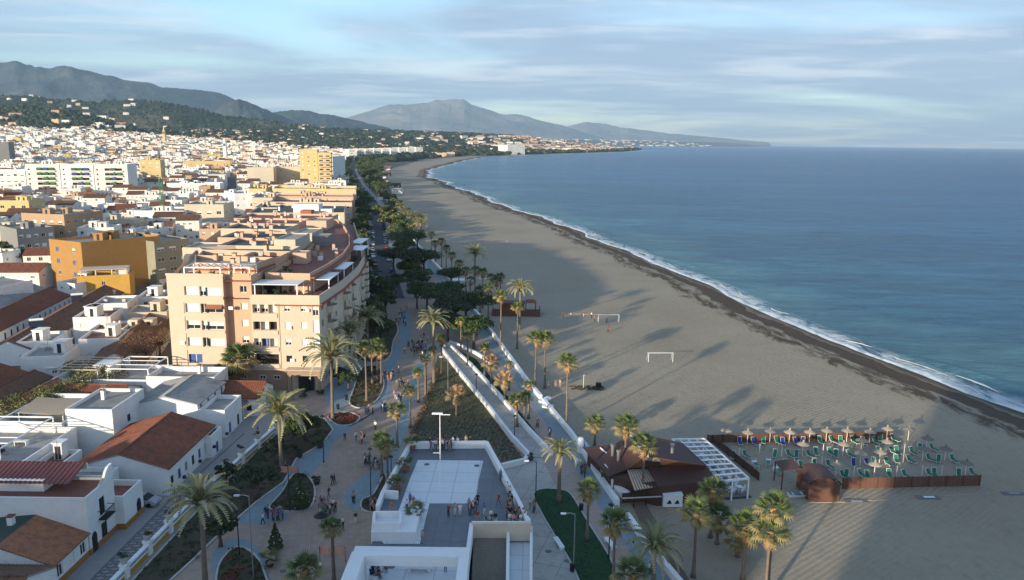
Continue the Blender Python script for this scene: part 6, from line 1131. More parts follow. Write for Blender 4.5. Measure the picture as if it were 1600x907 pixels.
t=thing('parasol','large round white parasol canopy over the yard behind the feathery trees','parasol',(-92,149,.5)); mb=MB(); mb.tube([(0,0,0),(0,0,2.6)],.04,'white_metal',6); mb.build('pole',t); mb=MB(); mb.lathe([(2.4,2.1),(1.3,2.5),(0,2.8)],'white_cloth',12); mb.lathe([(2.38,2.09),(0,2.75)],'white_cloth',12); mb.build('canopy',t)
bld('white_house','large plain white house with slanted top under the left pines',HOUSE,[(-152,196),(-140,190),(-136,214),(-148,220)],.45,7,'white_plaster','flat',2,{0:(1,1.,1.,3.),1:(3,1.,1.2,3.6)},.4,'grey_roof',2)
bld('white_house','small white house at the foot of the ochre block',HOUSE,[(-134,222),(-127,219),(-124,229),(-131,232)],.45,5,'white_plaster','flat',2,{0:(2,1.,1.2,1.)},.5,'grey_roof',1)
# ochre block
t=bld('ochre_block','ochre orange apartment block with one huge blank wall','apartment block',[(-146,240),(-132,233),(-116,251),(-128,259)],.45,zof(-132,233,383)-.45,'ochre_plaster','flat',4,{0:(2,1.4,1.3,1.)},.8,'grey_roof',3,mixs=('dark','glass','blue','half'))
mb=MB(); mb.box(-146+146+2,-1.6,1,-146+146+6,-.2,8,'ochre_plaster') ; 
t=bld('yellow_annex','deep yellow annex with a roofed terrace in front of the ochre wall','house',[(-128,222),(-115,227),(-117.5,235),(-130.5,230)],.45,6.2,'yellow_ochre','flat',2,{0:(1,1.,1.2,1.)},.9,'grit_roof',0)
mb=MB(); mb.prism([(0.5,.6),(12.3,5.2),(10.2,11.5),(-1.7,7.)],8.6,8.8,'cream_plaster'); mb.build('terrace_roof',t)
for p in ((.8,.9),(4.5,2.3),(8.5,3.9),(12,5.4),(10,11),(-1,7)): mb=MB(); mb.box(p[0]-.15,p[1]-.15,6.2,p[0]+.15,p[1]+.15,8.6,'cream_plaster'); mb.build('post',t)
mb=MB(); mb.prism([(9,5),(12,6.1),(10.5,10.5),(7.5,9.2)],6.2,8.55,'white_plaster'); mb.build('upper_room',t)
# ---- the tan apartment block
zb=.45; t=thing('tan_apartment_block','large tan and cream apartment block with sunlit front and terraced roof beside the promenade','apartment block',(-65,142,zb)); TB=t
def LW(a,b,z0,z1,wins,m,depth=.25,name='wall'):
    mb=MB(); mb.wall(a,b,z0,z1,[(w[0],w[1],w[0]+w[2],w[1]+w[3]) for w in wins],m,depth); mb.build(name,TB)
    for w in wins:
        if w[4]: put_win(TB,a,b,w[0],w[1],w[2],w[3],w[4],depth-.04)
FL=[4.6,7.9,11.2,14.5,17.8]; zl=22.6-.45; zr=18.2-.45
# left wing: blank strip then a bay of shutters and loggia
wl=[]
for k,f in enumerate(FL[:5]):
    st=['blue','shut','half','shut','shut'][k]; wl+=[(3.2,f+.55,2.6,1.7,st)]
    if k: wl+=[(6.1,f+.4,1.1,1.85,'glass' if k%2 else 'half'),(7.2,f+.45,3.1,1.6,['','shut','half','half','shut'][k])]
wl=[w for w in wl]; LW((0,0),(10.6,0),0,zl,wl,'cream_plaster',.45)
for k,f in enumerate(FL[1:]): mb=MB(); mb.box(2.9,-.12,f-.25,10.5,-.01,f+.35,'cream_plaster'); mb.build('balcony_front',TB); 
mb=MB(); mb.box(7.2,-.2,FL[3]+1.4,10.3,-.02,FL[3]+2.1,'brown_awning'); mb.add([(7.2,-.02,FL[3]+2.1),(10.3,-.02,FL[3]+2.1),(10.3,-.9,FL[3]+1.4),(7.2,-.9,FL[3]+1.4)],[(3,2,1,0)],'brown_awning'); mb.build('awning',TB)
LW((10.6,0),(10.6,1.6),0,zl,[],'pink_plaster'); LW((10.6,1.6),(12.2,1.6),0,zl,[],'salmon_plaster'); 
wl=[(1.2,f+1.,1.3,1.3,['glass','half','shut','shut','glass'][k]) for k,f in enumerate(FL)]; LW((12.2,0.9),(15.6,.9),0,zl,wl,'salmon_plaster'); LW((12.2,1.6),(12.2,.9),0,zl,[],'salmon_plaster')
# middle loggias
wl=[]
for k,f in enumerate(FL[:4]): wl+=[(.3,f+.6,1.3,1.6,'half' if k%2 else ''),(1.7,f+.55,1.5,1.65,['','blue','shut','half'][k]),(3.3,f+.55,1.5,1.65,['','shut','','shut'][k])] if k else [(.3,f+.1,4.6,2.3,'')]
LW((15.6,0),(20.8,0),0,zr,wl,'cream_plaster',.9)
mb=MB(); mb.box(15.7,.95,4.6,20.7,1.0,17.6,'dark_opening'); mb.build('loggia_shade_panel',TB)  # near-black sheet paints the shade inside the loggias
for k,f in enumerate(FL[:4]): mb=MB(); mb.box(15.65,-.25,f-.3,20.6,-.02,f+.5,'cream_plaster'); mb.build('balcony_front',TB)
wl=[]
for k,f in enumerate(FL[:4]):
    s=['dark','half','shut','half'][k]; wl+=[(1.2,f+1.0,1.1,1.25,s),(4.3,f+1.0,1.1,1.25,['dark','shut','shut','half'][k])]
LW((20.8,-.3),(27.2,-.3),0,zr,wl,'cream_plaster',.2); LW((27.2,-.3),(28.6,-.3),0,zr,[(.15,f+.2,1.1,2.5,['half','shut','shut','half'][k]) for k,f in enumerate(FL[:4]) if k],'cream_plaster',.2); LW((20.8,0),(20.8,-.3),0,zr,[],'cream_plaster')
for i,(a,b) in enumerate(((15.6,20.8),)): pass
for f in FL[1:5]:
    mb=MB(); mb.box(.05,-.022,f-.16,2.85,-.004,f-.10,'beige_plaster'); mb.box(20.9,-.322,f-.16,27.1,-.304,f-.10,'beige_plaster') if f<17 else None; mb.build('floor_line',TB)
for a,f in [(2.3,9.1),(22.9,12.4),(11.9,16),(26.3,9.3),(23.2,6.0),(26.4,15.8)]: mb=MB(); mb.box(a-.4,-.65 if a>20 else -.35,f-.3,a+.4,-.31 if a>20 else -.01,f+.3,'white_metal'); mb.build('air_unit',TB)
for a in (2.95,20.95): mb=MB(); mb.tube([(a,-.06-(.3 if a>20 else 0),4.3),(a,-.06-(.3 if a>20 else 0),17)],.06,'beige_plaster',6); mb.build('downpipe',TB)
# brown base band and porch; part darker paint, part shadow put into the colour
mb=MB(); mb.box(1.5,-.5,0,22,-.02,4.0,'tan_base'); mb.box(1.3,-.7,4.0,27.4,-.31,4.25,'cream_plaster'); mb.build('base_band',TB); mb=MB(); mb.box(22.6,-2.2,3.6,28.9,-.5,4.5,'tan_base'); mb.box(22.3,-2.5,4.5,29.1,-.4,4.62,'cream_plaster'); mb.build('porch_roof',TB)
for x in (22.8,28.3): mb=MB(); mb.box(x,-2.1,0,x+.5,-1.6,3.6,'tan_base'); mb.build('porch_column',TB)
for x in (13.2,16.8,19.5): put_win(TB,(0,-.53),(30,-.53),x,2.2,1.2,.8,'glass',0)
put_win(TB,(0,-.53),(30,-.53),24.2,.1,3.,2.7,'dark',-.0)
# cornices and roof terraces
mb=MB(); mb.box(20.3,-.75,zr-1.15,28.9,-.02,zr-.95,'red_cornice'); mb.build('cornice',TB); mb=MB(); mb.box(15.6,-.32,zr-.9,28.7,-.06,zr+.9,'cream_plaster'); mb.build('parapet',TB); mb=MB(); mb.box(-.1,-.1,zl-.1,10.7,.15,zl+.35,'cream_plaster'); mb.build('parapet',TB)
# footprint polygon (local) and right/left/back walls
FP=[(28.6,-.3),(29.5,16),(29.2,34),(27.5,50),(23.5,70),(17.5,92),(8.5,130),(-32,138),(-27,112),(-16,60),(-6,22),(0,0)]
for i in range(6):
    a,b=FP[i],FP[i+1]; L_=math.dist(a,b); wl=[]; nb=int(L_/4.6)
    for k in range(nb):
        for f in FL[:4]:
            if (k+i)%2: wl.append((k*4.6+.5,f+.15,2.6,2.3,''))
            else: wl.append((k*4.6+1.4,f+1.,1.2,1.3,random.choice(['shut','half','glass'])))
    LW(a,b,0,zr,wl,'cream_side',1.0 if True else .2); d=(Vector(b)-Vector(a)).normalized(); nn=Vector((d.y,-d.x))
    for k in range(nb):
        if (k+i)%2:
            for f in FL[:4]:
                bd=1.1+.4*math.sin(k*1.7+i); q0=Vector(a)+d*(k*4.6); q1=Vector(a)+d*(k*4.6+3.8); mb=MB(); pts=[q0,q0+nn*bd*.7+d*.4,q0+nn*bd+d*1.3,q1+nn*bd-d*1.3,q1+nn*bd*.7-d*.4,q1]; mb.prism([tuple(v) for v in pts],f-.15,f+.1,'cream_side')
                for p,q in zip(pts,pts[1:]): mb.beam((*p,f+.6),(*q,f+.6),.12,1.0,'cream_side')
                mb.build('balcony',TB)
    mb=MB(); mb.beam((*(Vector(a)+nn*.25),zr-1.),(*(Vector(b)+nn*.25),zr-1.),.6,.3,'red_cornice'); mb.build('cornice',TB); mb=MB(); mb.beam((*a,zr),(*b,zr),.25,1.8,'cream_side'); mb.build('parapet',TB)
for i in range(6,11):
    a,b=FP[i],FP[i+1]; LW(a,b,0,zl-1.0 if i>6 else zr,[],'cream_plaster')
mb=MB(); z=zr; mb.add([(x,y,z) for x,y in FP],[tuple(range(len(FP)))],'terracotta_floor'); mb.build('roof',TB)
mb=MB(); mb.box(0.2,.2,zl-1.1,15.6,10,zl-1.0,'terracotta_floor'); mb.box(10.6,0,zr,15.6,1.0,zl-.8,'salmon_plaster') if False else None; mb.build('roof',TB)
mb=MB(); mb.box(15.35,.92,zr+.01,15.62,10,zl-.2,'salmon_plaster'); mb.box(12.22,.87,zl-.6,15.33,1.15,zl+.3,'salmon_plaster'); mb.box(.0,9.9,zr,15.6,10.1,zl-.9,'pink_plaster'); mb.build('wall',TB)
def vol(x0,y0,x1,y1,z0,z1,m,name,top=None,par=.5,poly=None):
    mb=MB(); p=poly or rect(x0,y0,x1,y1); mb.prism(p,z0,z1,m,top or 'grit_roof'); mb.build(name,TB)
    if par: 
        mb=MB(); n=len(p)
        for i in range(n): a,b=Vector(p[i]),Vector(p[(i+1)%n]); d=(b-a).normalized(); nn=Vector((-d.y,d.x))*.12; mb.beam((*(a+nn),z1+par/2-.01),(*(b+nn-d*.22),z1+par/2-.01),.24,par,m)
        mb.build('parapet',TB)
z=zr
vol(4,4,22,14,z,z+4.9,'salmon_plaster','penthouse',None,1.0,poly=[(3,6),(15,5),(16,14),(-1,16)]); vol(0,0,1,1,z,z+4.5,'pink_plaster','penthouse','dark_roof',.9,poly=[(-1,16.4),(8,15.4),(8,25),(-3.5,26)]); vol(0,0,1,1,z,z+4.5,'salmon_plaster','penthouse','terracotta_floor',.9,poly=[(8.3,15.4),(16,14.4),(16,25),(8.3,25)]); vol(0,0,1,1,z,z+4.7,'cream_plaster','penthouse','dark_roof',.8,poly=[(-3.6,26.4),(16,25.4),(16,34),(1,34),(-6,30)]); mb=MB(); mb.beam((2.6,5.8,z+4.6),(15.3,4.8,z+4.6),.7,.25,'red_cornice'); mb.beam((15.4,4.8,z+4.6),(16.4,13,z+4.6),.6,.25,'red_cornice'); mb.build('cornice',TB)
vol(0,0,0,0,z,z+3.0,'salmon_plaster','upper_floor','terracotta_floor',.9,poly=[(16.3,7),(25.3,6.5),(26,20),(25.8,34),(24,50),(20,69),(14.2,90),(7,112),(2,110),(12,70),(16.5,35)])
mb=MB(); up=[(25.3,6.5),(26,20),(25.8,34),(24,50),(20,69),(14.2,90),(7,112)]
for a,b in zip(up,up[1:]): mb.beam((a[0]+.4,a[1],z+3.0),(b[0]+.4,b[1],z+3.0),1.0,.3,'red_cornice')
mb.build('cornice',TB)
vol(-4,36,8,50,z,z+4.6,'pink_plaster','upper_floor','dark_roof',.6); vol(-10,52,6,66,z,z+4.4,'pink_plaster','upper_floor','dark_roof',.6); vol(-16,70,2,84,z,z+4.6,'cream_plaster','upper_floor','dark_roof',.6); vol(-20,88,0,104,z,z+4.2,'pink_plaster','upper_floor','terracotta_floor',.6); vol(-26,108,4,126,z,z+3.6,'pink_plaster','upper_floor','terracotta_floor',.6)
vol(9,37,14,50,z,z+6.3,'beige_plaster','stair_tower',None,.3); vol(8,56,13,68,z,z+5.6,'beige_plaster','stair_tower',None,.3); vol(3,88,9,98,z,z+5.5,'pink_plaster','stair_tower',None,.3); vol(-14,40,-6,50,z,z+3.6,'cream_plaster','upper_floor','grit_roof',.4); vol(17,24,20,28,z+3,z+5.2,'pink_plaster','roof_hut',None,.2); vol(14,52,18,58,z+3,z+5.4,'grey_plaster','roof_hut',None,.2)
# low skylight roof along the left edge
mb=MB(); mb.prism([(-1,8),(3,7),(-6,32),(-16,62),(-20,62),(-12,36)],z+2.2,z+2.5,'grit_roof'); mb.build('lean_to_roof',TB)
CHV=[(1,8,14,30,4.9),(17,20,25,48,3),(-3,37,7,49,4.6),(-9,53,5,65,4.4),(-15,71,1,83,4.6),(-19,89,-1,103,4.2),(-25,109,3,125,3.6)]
for i in range(40):
    v_=CHV[i%7]; a=rnd(v_[0],v_[2]); b=rnd(v_[1],v_[3]); zz=z+v_[4]-.2; mb=MB(); mb.box(a-.35,b-.35,z,a+.35,b+.35,zz+1.6,random.choice(['pink_plaster','salmon_plaster','cream_plaster'])); mb.box(a-.45,b-.45,zz+1.6,a+.45,b+.45,zz+1.75,'tile_red'); mb.build('chimney',TB)
for i in range(16): a=rnd(-14,16); b=rnd(14,110); a-=b*.1; mb=MB(); v_=CHV[i%7]; a=rnd(v_[0],v_[2]); b=rnd(v_[1],v_[3]); mb.box(a-.5,b-.35,z+v_[4],a+.5,b+.35,z+v_[4]+.9,'grey_metal' if i%3 else 'white_metal'); mb.build('air_unit',TB)
# white pergolas, awning and plants of the roof terraces
def tperg(x0,y0,x1,y1,zb_,h,top=True,m='frame_white'):
    mb=MB()
    for a,b in ((x0,y0),(x1,y0),(x1,y1),(x0,y1)): mb.box(a-.1,b-.1,zb_,a+.1,b+.1,zb_+h,m)
    if top: mb.box(x0-.3,y0-.3,zb_+h,x1+.3,y1+.3,zb_+h+.12,m)
    else:
        mb.beam((x0,y0,zb_+h),(x1,y0,zb_+h),.2,.2,m); mb.beam((x0,y1,zb_+h),(x1,y1,zb_+h),.2,.2,m)
        for k in range(6): u=k/5; mb.beam((x0+(x1-x0)*u,y0,zb_+h+.08),(x0+(x1-x0)*u,y1,zb_+h+.08),.1,.12,m)
    mb.build('terrace_pergola',TB)
tperg(16.2,1.0,24.2,5.6,z,2.6); tperg(25.6,8,28.6,16,z,2.4); tperg(25.9,21,28.8,30,z,2.4); tperg(24,50,27,58,z,2.4); tperg(21.5,64,24,74,z,2.3); tperg(3.2,.6,10,5,zl-1.,2.4,False); tperg(12.4,1.2,15.3,5,zl-1.,2.4,False)
for (a,b,zz) in [(17.5,2.5,z),(19.8,2.8,z),(26.2,2.0,z),(27,19,z),(26.5,42,z),(5.5,2,zl-1),(8,2.2,zl-1),(20.5,9.5,z+3),(19,12,z+3),(27.3,36,z),(26,46,z)]: o=inst('terrace_plant',SH['dark'],TB,(a,b,zz+.7),0,(.8,.8,1.1))
for k,(a,b) in enumerate([(16.5,3),(19.5,3)]): mb=MB(); mb.box(a,5.8,z+.1,a+2.,6.4,z+2.2,'dark_opening'); mb.build('terrace_door',TB)
for x,y,lab in [(-38.8,137,'low dark clipped bush at the entrance of the tan block'),(-36.2,139,'clipped bush left of the porch columns'),(-41,136,'round bush in a stone planter before the tan block')]: shrub('dark',x,y,lab,.9)
# ---- beige block behind the tan one
Zt=lambda p,h: zof(p[0],p[1],h)
t=bld('flat_roofed_block','long beige block with a big dark flat roof behind the tan block','apartment block',[(-122,352),(-79,360),(-88,405),(-130,402)],.45,13.2,'cream_plaster','flat',4,{0:(8,1.4,1.3,1.),1:(8,1.4,1.3,1.)},.8,'dark_roof',0,parmat='cream_plaster')
mb=MB(); mb.box(18,12,13.2,30,20,17.2,'white_plaster'); mb.box(30,13,13.2,36,17,15.,'white_plaster'); mb.build('roof_hut',t); mb=MB(); mb.box(24,2,13.2,29,8,15.2,'red_cornice'); mb.build('roof_hut',t)
for k in range(9): mb=MB(); a,b=rnd(3,38),rnd(8,46); a-=b*.15; mb.box(a-.4,b-.4,13.2,a+.4,b+.4,14.2,'frame_white'); mb.build('roof_vent',t)
for i,(y0,h,m) in enumerate([(412,13.5,'cream_plaster'),(440,14.5,'salmon_plaster'),(468,13.5,'cream_plaster'),(500,15,'yellow_plaster'),(530,14,'cream_plaster')]):
    xr=along(y0)-14; t=bld('apartment_block',f"{['first','second','third','fourth','fifth'][i]} terraced {['cream','salmon','cream','yellow','cream'][i]} block behind the dark flat roof",'apartment block',[(xr-44-i*3,y0-2),(xr,y0),(xr-5,y0+24),(xr-48-i*3,y0+22)],.6,h,m,'flat',4,{0:(10,1.4,1.3,1.),1:(5,1.6,1.4,1.)},.9,['terracotta_floor','grit_roof'][i%2],7)
def BB(name,label,cat,bl,br,top,depth,wall,floors,spec,**kw):
    x0,y0=P(*bl,.45); 
    for _ in range(6): zz=float(T(x0,y0)); x0,y0=P(*bl,zz)
    global AZ_
    x1,y1=P(*br,zz); AZ_=math.atan2(y1-y0,x1-x0); h=zof(x0,y0,top)-zz; d=Vector((x1-x0,y1-y0)).normalized(); nn=Vector((-d.y,d.x))*depth
    return bld(name,label,cat,[(x0,y0),(x1,y1),(x1+nn.x,y1+nn.y),(x0+nn.x,y0+nn.y)],zz,h,wall,kw.pop('roof','flat'),floors,{0:spec,1:kw.pop('side',None) or (max(1,int(depth/4)),1.3,1.2,1.)} if spec else {},kw.pop('par',.8),kw.pop('roofmat','grit_roof'),kw.pop('extras',3),depth=kw.pop('rec',.15),**kw)
AP='apartment block'
for i,(a,b) in enumerate([(45,98),(99,150),(151,203)]):
    wn=[]
    for fl_ in range(7): zf=fl_*3.55; wn+=[(1.6,zf+1.2,1.2,1.2,'dark'),(7.5,zf+.5,6.2,2.4,''),(14.5,zf+.5,5.2,2.4,'glass' if fl_%2 else 'dark'),(22.5,zf+1.2,1.2,1.2,'half')]
    t=BB('white_apartment_block',f"{['left','middle','right'][i]} one of three tall white apartment blocks with green awned balconies",AP,(a,314),(b,314),258,22,'white_far',7,None,wins={0:wn},rec=1.0)
    mb=MB(); mb.box(0,0,0,0.01,.01,.01,'white_far')
    a_=math.atan2(*(0,1)) ; x0_,y0_=0,0
    for fl_ in range(7):
        mb=MB(); mb.box(7.2,-1.2,fl_*3.55+.3,20.2,-.02,fl_*3.55+1.1,'white_far'); o=mb.build('balcony',t); o.rotation_euler.z=AZ_
        for k_ in range(3):
            if random.random()<.6: mb=MB(); u=7.6+k_*4.3; mb.add([(u,-.03,fl_*3.55+3.2),(u+3.4,-.03,fl_*3.55+3.2),(u+3.4,-1.2,fl_*3.55+2.2),(u,-1.2,fl_*3.55+2.2),(u,-1.22,fl_*3.55+1.6),(u+3.4,-1.22,fl_*3.55+1.6)],[(3,2,1,0),(4,5,2,3)],'green_bar' if random.random()<.7 else 'blue_shutter'); o=mb.build('awning',t); o.rotation_euler.z=AZ_
    mb=MB(); mb.box(13.9,-.5,0,14.4,-.02,24.5,'green_bar'); o=mb.build('downpipe_panel',t); o.rotation_euler.z=AZ_
BB('white_apartment_block','white block with dark square windows at the left edge',AP,(-30,314),(44,314),268,18,'white_far',5,(7,2.2,1.6,.9))
BB('grey_block','tall windowless grey block at the left edge above the white blocks',AP,(-30,262),(17,262),223,30,'grey_plaster',8,None,extras=0)
BB('yellow_tower','tall yellow apartment tower standing above the beige blocks','tower block',(470,302),(498,302),235,22,'yellow_plaster',10,(3,1.3,1.3,1.),roofmat='terracotta_floor',extras=0)
BB('yellow_tower_wing','balcony wing at the right of the yellow tower','tower block',(498.5,303),(519,303),240,18,'yellow_plaster',9,(2,3.2,1.6,.6),balc={0:(1,8.5,1.8,'cream_plaster'),1:(2,6,1.4,'cream_plaster')},mixs=('glass','dark'),extras=0)
for a in [('cream_block','cream long block with blank walls left of the yellow tower',AP,(430,300),(470,300),262,25,'beige_plaster',5,(2,1.2,1.2,1.)),('cream_block','broad cream block with blank side left of the tower, nearer the dark street',AP,(388,303),(429,303),263,25,'beige_plaster',5,None),('ochre_block','yellow apartment block with brown balconies above the white tower block',AP,(221,290),(253,290),251,20,'yellow_plaster',6,(3,2.2,1.2,1.)),('yellow_block','long low yellow block left of the dark street',AP,(287,272),(361,272),253,18,'yellow_plaster',3,(9,1.4,1.3,1.)),('beige_block','beige three storey block with tiled upper balconies beside the dark street',AP,(291,370),(352,370),322,20,'beige_plaster',3,(4,2.2,1.6,.9)),('white_block','white block under construction beside the green crane',AP,(212,372),(290,372),332,22,'white_plaster',3,(6,1.6,1.3,1.)),('grey_block','low grey block left of the construction site',AP,(153,378),(211,378),346,20,'beige_plaster',3,(3,1.6,1.2,1.)),('olive_block','olive grey block between the ochre wall and the tan block',AP,(246,448),(300,440),382,24,'olive_plaster',4,(3,2.4,1.2,1.)),('orange_yellow_block','yellow and orange block with roof garden at the left',AP,(0,366),(50,366),316,16,'yellow_plaster',4,(3,1.8,1.4,.9)),('orange_yellow_block','yellow parapet block with orange walls beside the brown roofs',AP,(40,398),(106,402),336,20,'orange_plaster',4,(5,1.8,1.3,.9)),('pink_block','pale pinkish block with red flat roof at the left edge',AP,(-30,412),(32,414),358,16,'beige_plaster',4,(3,1.4,1.3,1.)),('grey_block','grey shaded block behind the dark date palm',AP,(33,424),(90,418),362,18,'grey_plaster',4,(5,1.4,1.3,1.)),('brick_block','big tan brick apartment slab on the skyline',AP,(217,209),(262,209),191,30,'pink_plaster',6,(12,2.,1.3,1.)),('white_slab','narrow white tower left of the tan slab on the skyline',AP,(203,209),(215,209),191,22,'white_far',8,(3,1.6,1.3,1.)),('brick_block','tan pink apartment slab on the skyline, right of the larger one',AP,(285,216),(322,216),197,30,'pink_plaster',5,(9,2.,1.3,1.)),('orange_block','orange block cluster among the distant white houses',AP,(390,224),(440,224),206,30,'orange_plaster',5,(9,2.,1.3,1.)),('orange_block','small bright orange block beside the crane top',AP,(312,318),(330,318),293,14,'orange_plaster',3,(2,1.2,1.2,1.)),('white_house','small white gabled block before the dark street',AP,(352,330),(368,336),300,16,'white_plaster',3,(2,1.2,1.2,1.)),('white_block','white row block left of the dark street mouth',AP,(262,312),(345,312),288,16,'white_plaster',3,(9,1.3,1.3,1.)),('white_block','second white row block behind the orange one',AP,(262,292),(352,292),275,16,'white_far',3,(10,1.3,1.3,1.)),('white_block','white corner block right of the yellow tower',AP,(521,290),(540,286),246,30,'white_far',6,(3,1.6,1.3,1.))]: BB(*a)
for i in range(9):
    a=546+i*13; BB('seafront_block',f"distant white seafront block, {['first','second','third','fourth','fifth','sixth','seventh','eighth','ninth'][i]} from the left along the far trees",AP,(a,252-i*.9),(a+11,252-i*.9),234-i*.4,40,'white_far',5,(4,3.,1.8,.9),extras=1)
t=BB('white_hotel','white stepped hotel on the rocky point across the bay','hotel',(793,242),(820,242),227,60,'white_far',6,(10,4.,1.6,1.))
# church towers
for px,b,top,lab,m,w in [(258,232,199,'slender ochre church tower rising from the white old town','yellow_plaster',7),(352,240,216,'small white church tower right of the ochre one','white_far',6)]:
    x,y=P(px,b,20); z=float(T(x,y)); h=zof(x,y,top)-z; t=thing('church_tower',lab,'church tower',(x,y,z)); mb=MB(); mb.box(-w/2,-w/2,-2,w/2,w/2,h*.62,m); mb.build('shaft',t); mb=MB(); mb.box(-w*.42,-w*.42,h*.62,w*.42,w*.42,h*.82,m)
    for s in (-1,1): mb.box(s*w*.18-.8,-w*.42-.2,h*.66,s*w*.18+.8,-w*.42-.02,h*.78,'dark_opening')
    mb.build('belfry',t); mb=MB(); mb.lathe([(w*.44,h*.82),(w*.3,h*.9),(.2,h)],m,8); mb.build('spire',t)
# green crane
x,y=P(256,356); h=zof(x,y,284)-.45; t=thing('tower_crane','thin green lattice crane mast standing in the white town','crane',(x,y,.45)); m='green_bar'
for s in (-.7,.7):
    for q in (-.7,.7): mb=MB(); mb.box(s-.1,q-.1,0,s+.1,q+.1,h,m); mb.build('chord',t)
for k in range(int(h/1.6)):
    z0=k*1.6; mb=MB(); mb.beam((-.7,-.7,z0),(.7,-.7,z0+1.6),.08,.08,m); mb.beam((.7,-.7,z0),(.7,.7,z0+1.6),.08,.08,m); mb.beam((.7,.7,z0),(-.7,.7,z0+1.6),.08,.08,m); mb.beam((-.7,.7,z0),(-.7,-.7,z0+1.6),.08,.08,m); mb.build('brace',t)
mb=MB(); mb.lathe([(1.3,h),(0,h+2.5)],m,4); mb.build('cap',t)
# ------------------------------------------------------------------ the town beyond
# house kinds with their own walls, roof and windows, copied over the near and middle town
def proto(k):
    r=random.Random(k); w=r.uniform(9,15); d=r.uniform(8,13); fl=r.choice([2,2,3,3,4]); h=fl*3.; wall=r.choice(['white_far']*9+['beige_plaster','cream_plaster','yellow_plaster','salmon_plaster','orange_plaster'][k%5:k%5+1]*3)
    gable=r.random()<.28; rm=r.choice(['tile_red','tile_brown','tile_orange']) if gable else r.choice(['grit_roof','grey_roof','terracotta_floor','grit_roof'])
    cname={'white_far':'white','beige_plaster':'beige','cream_plaster':'cream','yellow_plaster':'yellow','salmon_plaster':'salmon','orange_plaster':'orange'}[wall]
    nth0=len(THINGS); t=bld('town_house','','house',rect(-w/2,-d/2,w/2,d/2),0,h,wall,'gable' if gable else 'flat',fl,{0:(r.choice([3,4]),1.2,1.3,1.),1:(2,1.2,1.2,1.)},1.8 if gable else .7,rm,'x' if gable else 3)
    del THINGS[nth0:]; desc=f"{cname} {['','one','two','three','four'][fl]} storey house with {'tiled gable' if gable else {'grit_roof':'pale flat','grey_roof':'grey flat','terracotta_floor':'red floored flat'}[rm]} roof"
    c=next(c for c in t.children if c.name.startswith('wall') or 'wall' in c.name); v=[q.co for q in c.data.vertices]
    # centre on its own origin
    for ch in t.children: ch.location=Vector(ch.location)+Vector((-w/2,-d/2,0))
    return t,desc,h,cname
PRO=[proto(k) for k in range(22)]; ORD_=['first','second','third','fourth','fifth']
# where hand-built blocks stand
occ=[]
for o in THINGS:
    if o.type=='EMPTY' and o.get('category') in ('house','apartment block','tower block','hotel'):
        xs=[];ys=[]
        for ch in o.children:
            if ch.name.startswith('wall') and ch.data: 
                for v in ch.data.vertices: p=v.co; xs.append(p.x+o.location.x); ys.append(p.y+o.location.y)
        if xs: occ.append((min(xs)-2,min(ys)-2,max(xs)+2,max(ys)+2))
CAN=[P(372,372),P(368,330),P(362,300),P(360,280)]
def in_canyon(x,y): return CAN[0][1]-10<y<CAN[-1][1]+40 and abs(x-float(np.interp(y,[p[1] for p in CAN],[p[0] for p in CAN])))<11
occ.append((-100,140,-28,285)); occ.append((-320,560,-150,615))
cand=[]; A_=.16; ca,sa=math.cos(A_),math.sin(A_)
for i in range(-220,40):
    for j in range(0,210):
        u=i*13.4+(3.5 if True else 0)*(i//4); v=200+j*14.+7*(j//3)
        x=u*ca-v*sa*1.0+rnd(-1,1); y=v*ca+u*sa+rnd(-1,1)
        if y<236 or y>2500 or x>along(y)-15-y*.004: continue
        if y<330 and x>-150: continue
        if in_canyon(x,y): continue
        px,py,dd=Q(x,y,float(T(x,y))+6)
        if px<-40 or py>460: continue
        if any(a<x<c and b<y<e for a,b,c,e in occ): continue
        if px>430 and y>1250 and random.random()<.3: continue
        cand.append((math.hypot(x,y),x,y,px,py))
cand.sort(); land=[(30,330,'above the grey blocks on the left'),(0,0,'')]
def where(px,py):
    L_=[(120,285,'around the three white blocks'),(250,330,'around the green crane'),(230,270,'beyond the yellow balcony block'),(330,262,'beyond the long yellow block'),(440,280,'left of the yellow tower'),(500,262,'behind the yellow tower'),(60,350,'behind the orange block'),(170,395,'behind the ochre block'),(310,395,'behind the olive block'),(380,300,'along the dark street'),(30,240,'near the left edge grey block'),(590,250,'near the far seafront')]
    return min(L_,key=lambda a:(a[0]-px)**2+((a[1]-py)*2.2)**2)[2]
used=set(); nn_=0
for dist,x,y,px,py in cand[:290]:
    k=random.randrange(len(PRO)); t,desc,h,cn=PRO[k]; o=t if k not in used else copy_tree(t)
    if k not in used: THINGS.append(t)
    used.add(k); o.location=(x,y,float(T(x,y))); o.rotation_euler.z=A_+rnd(-.12,.12)+(PI/2 if random.random()<.0 else 0)
    o['label']=f"{desc} {where(px,py)}"; o['category']='house'; o['group']='houses of the white town'
for k,(t,*_) in enumerate(PRO):
    if k not in used: 
        for c in list(t.children):
            for g_ in list(c.children): D.objects.remove(g_)
            D.objects.remove(c)
        D.objects.remove(t)
sheet('side_street',[(p[0]-5,p[1]) for p in CAN]+[(p[0]+5,p[1]) for p in CAN[::-1]],.56,'asphalt',True)
for k in range(5): y=CAN[0][1]+12+k*38; x=float(np.interp(y,[p[1] for p in CAN],[p[0] for p in CAN])); bld('apartment_block',f"{ORD_[k]} narrow block along the right side of the dark side street",AP,[(x+9,y),(x+20,y+1),(x+14,y+33),(x+3,y+32)],.5,13+k%2*2,['beige_plaster','cream_plaster','white_far','yellow_plaster','beige_plaster'][k],'flat',4,{0:(3,1.2,1.3,1.),1:(6,1.2,1.3,1.)},.8,'grit_roof',3)
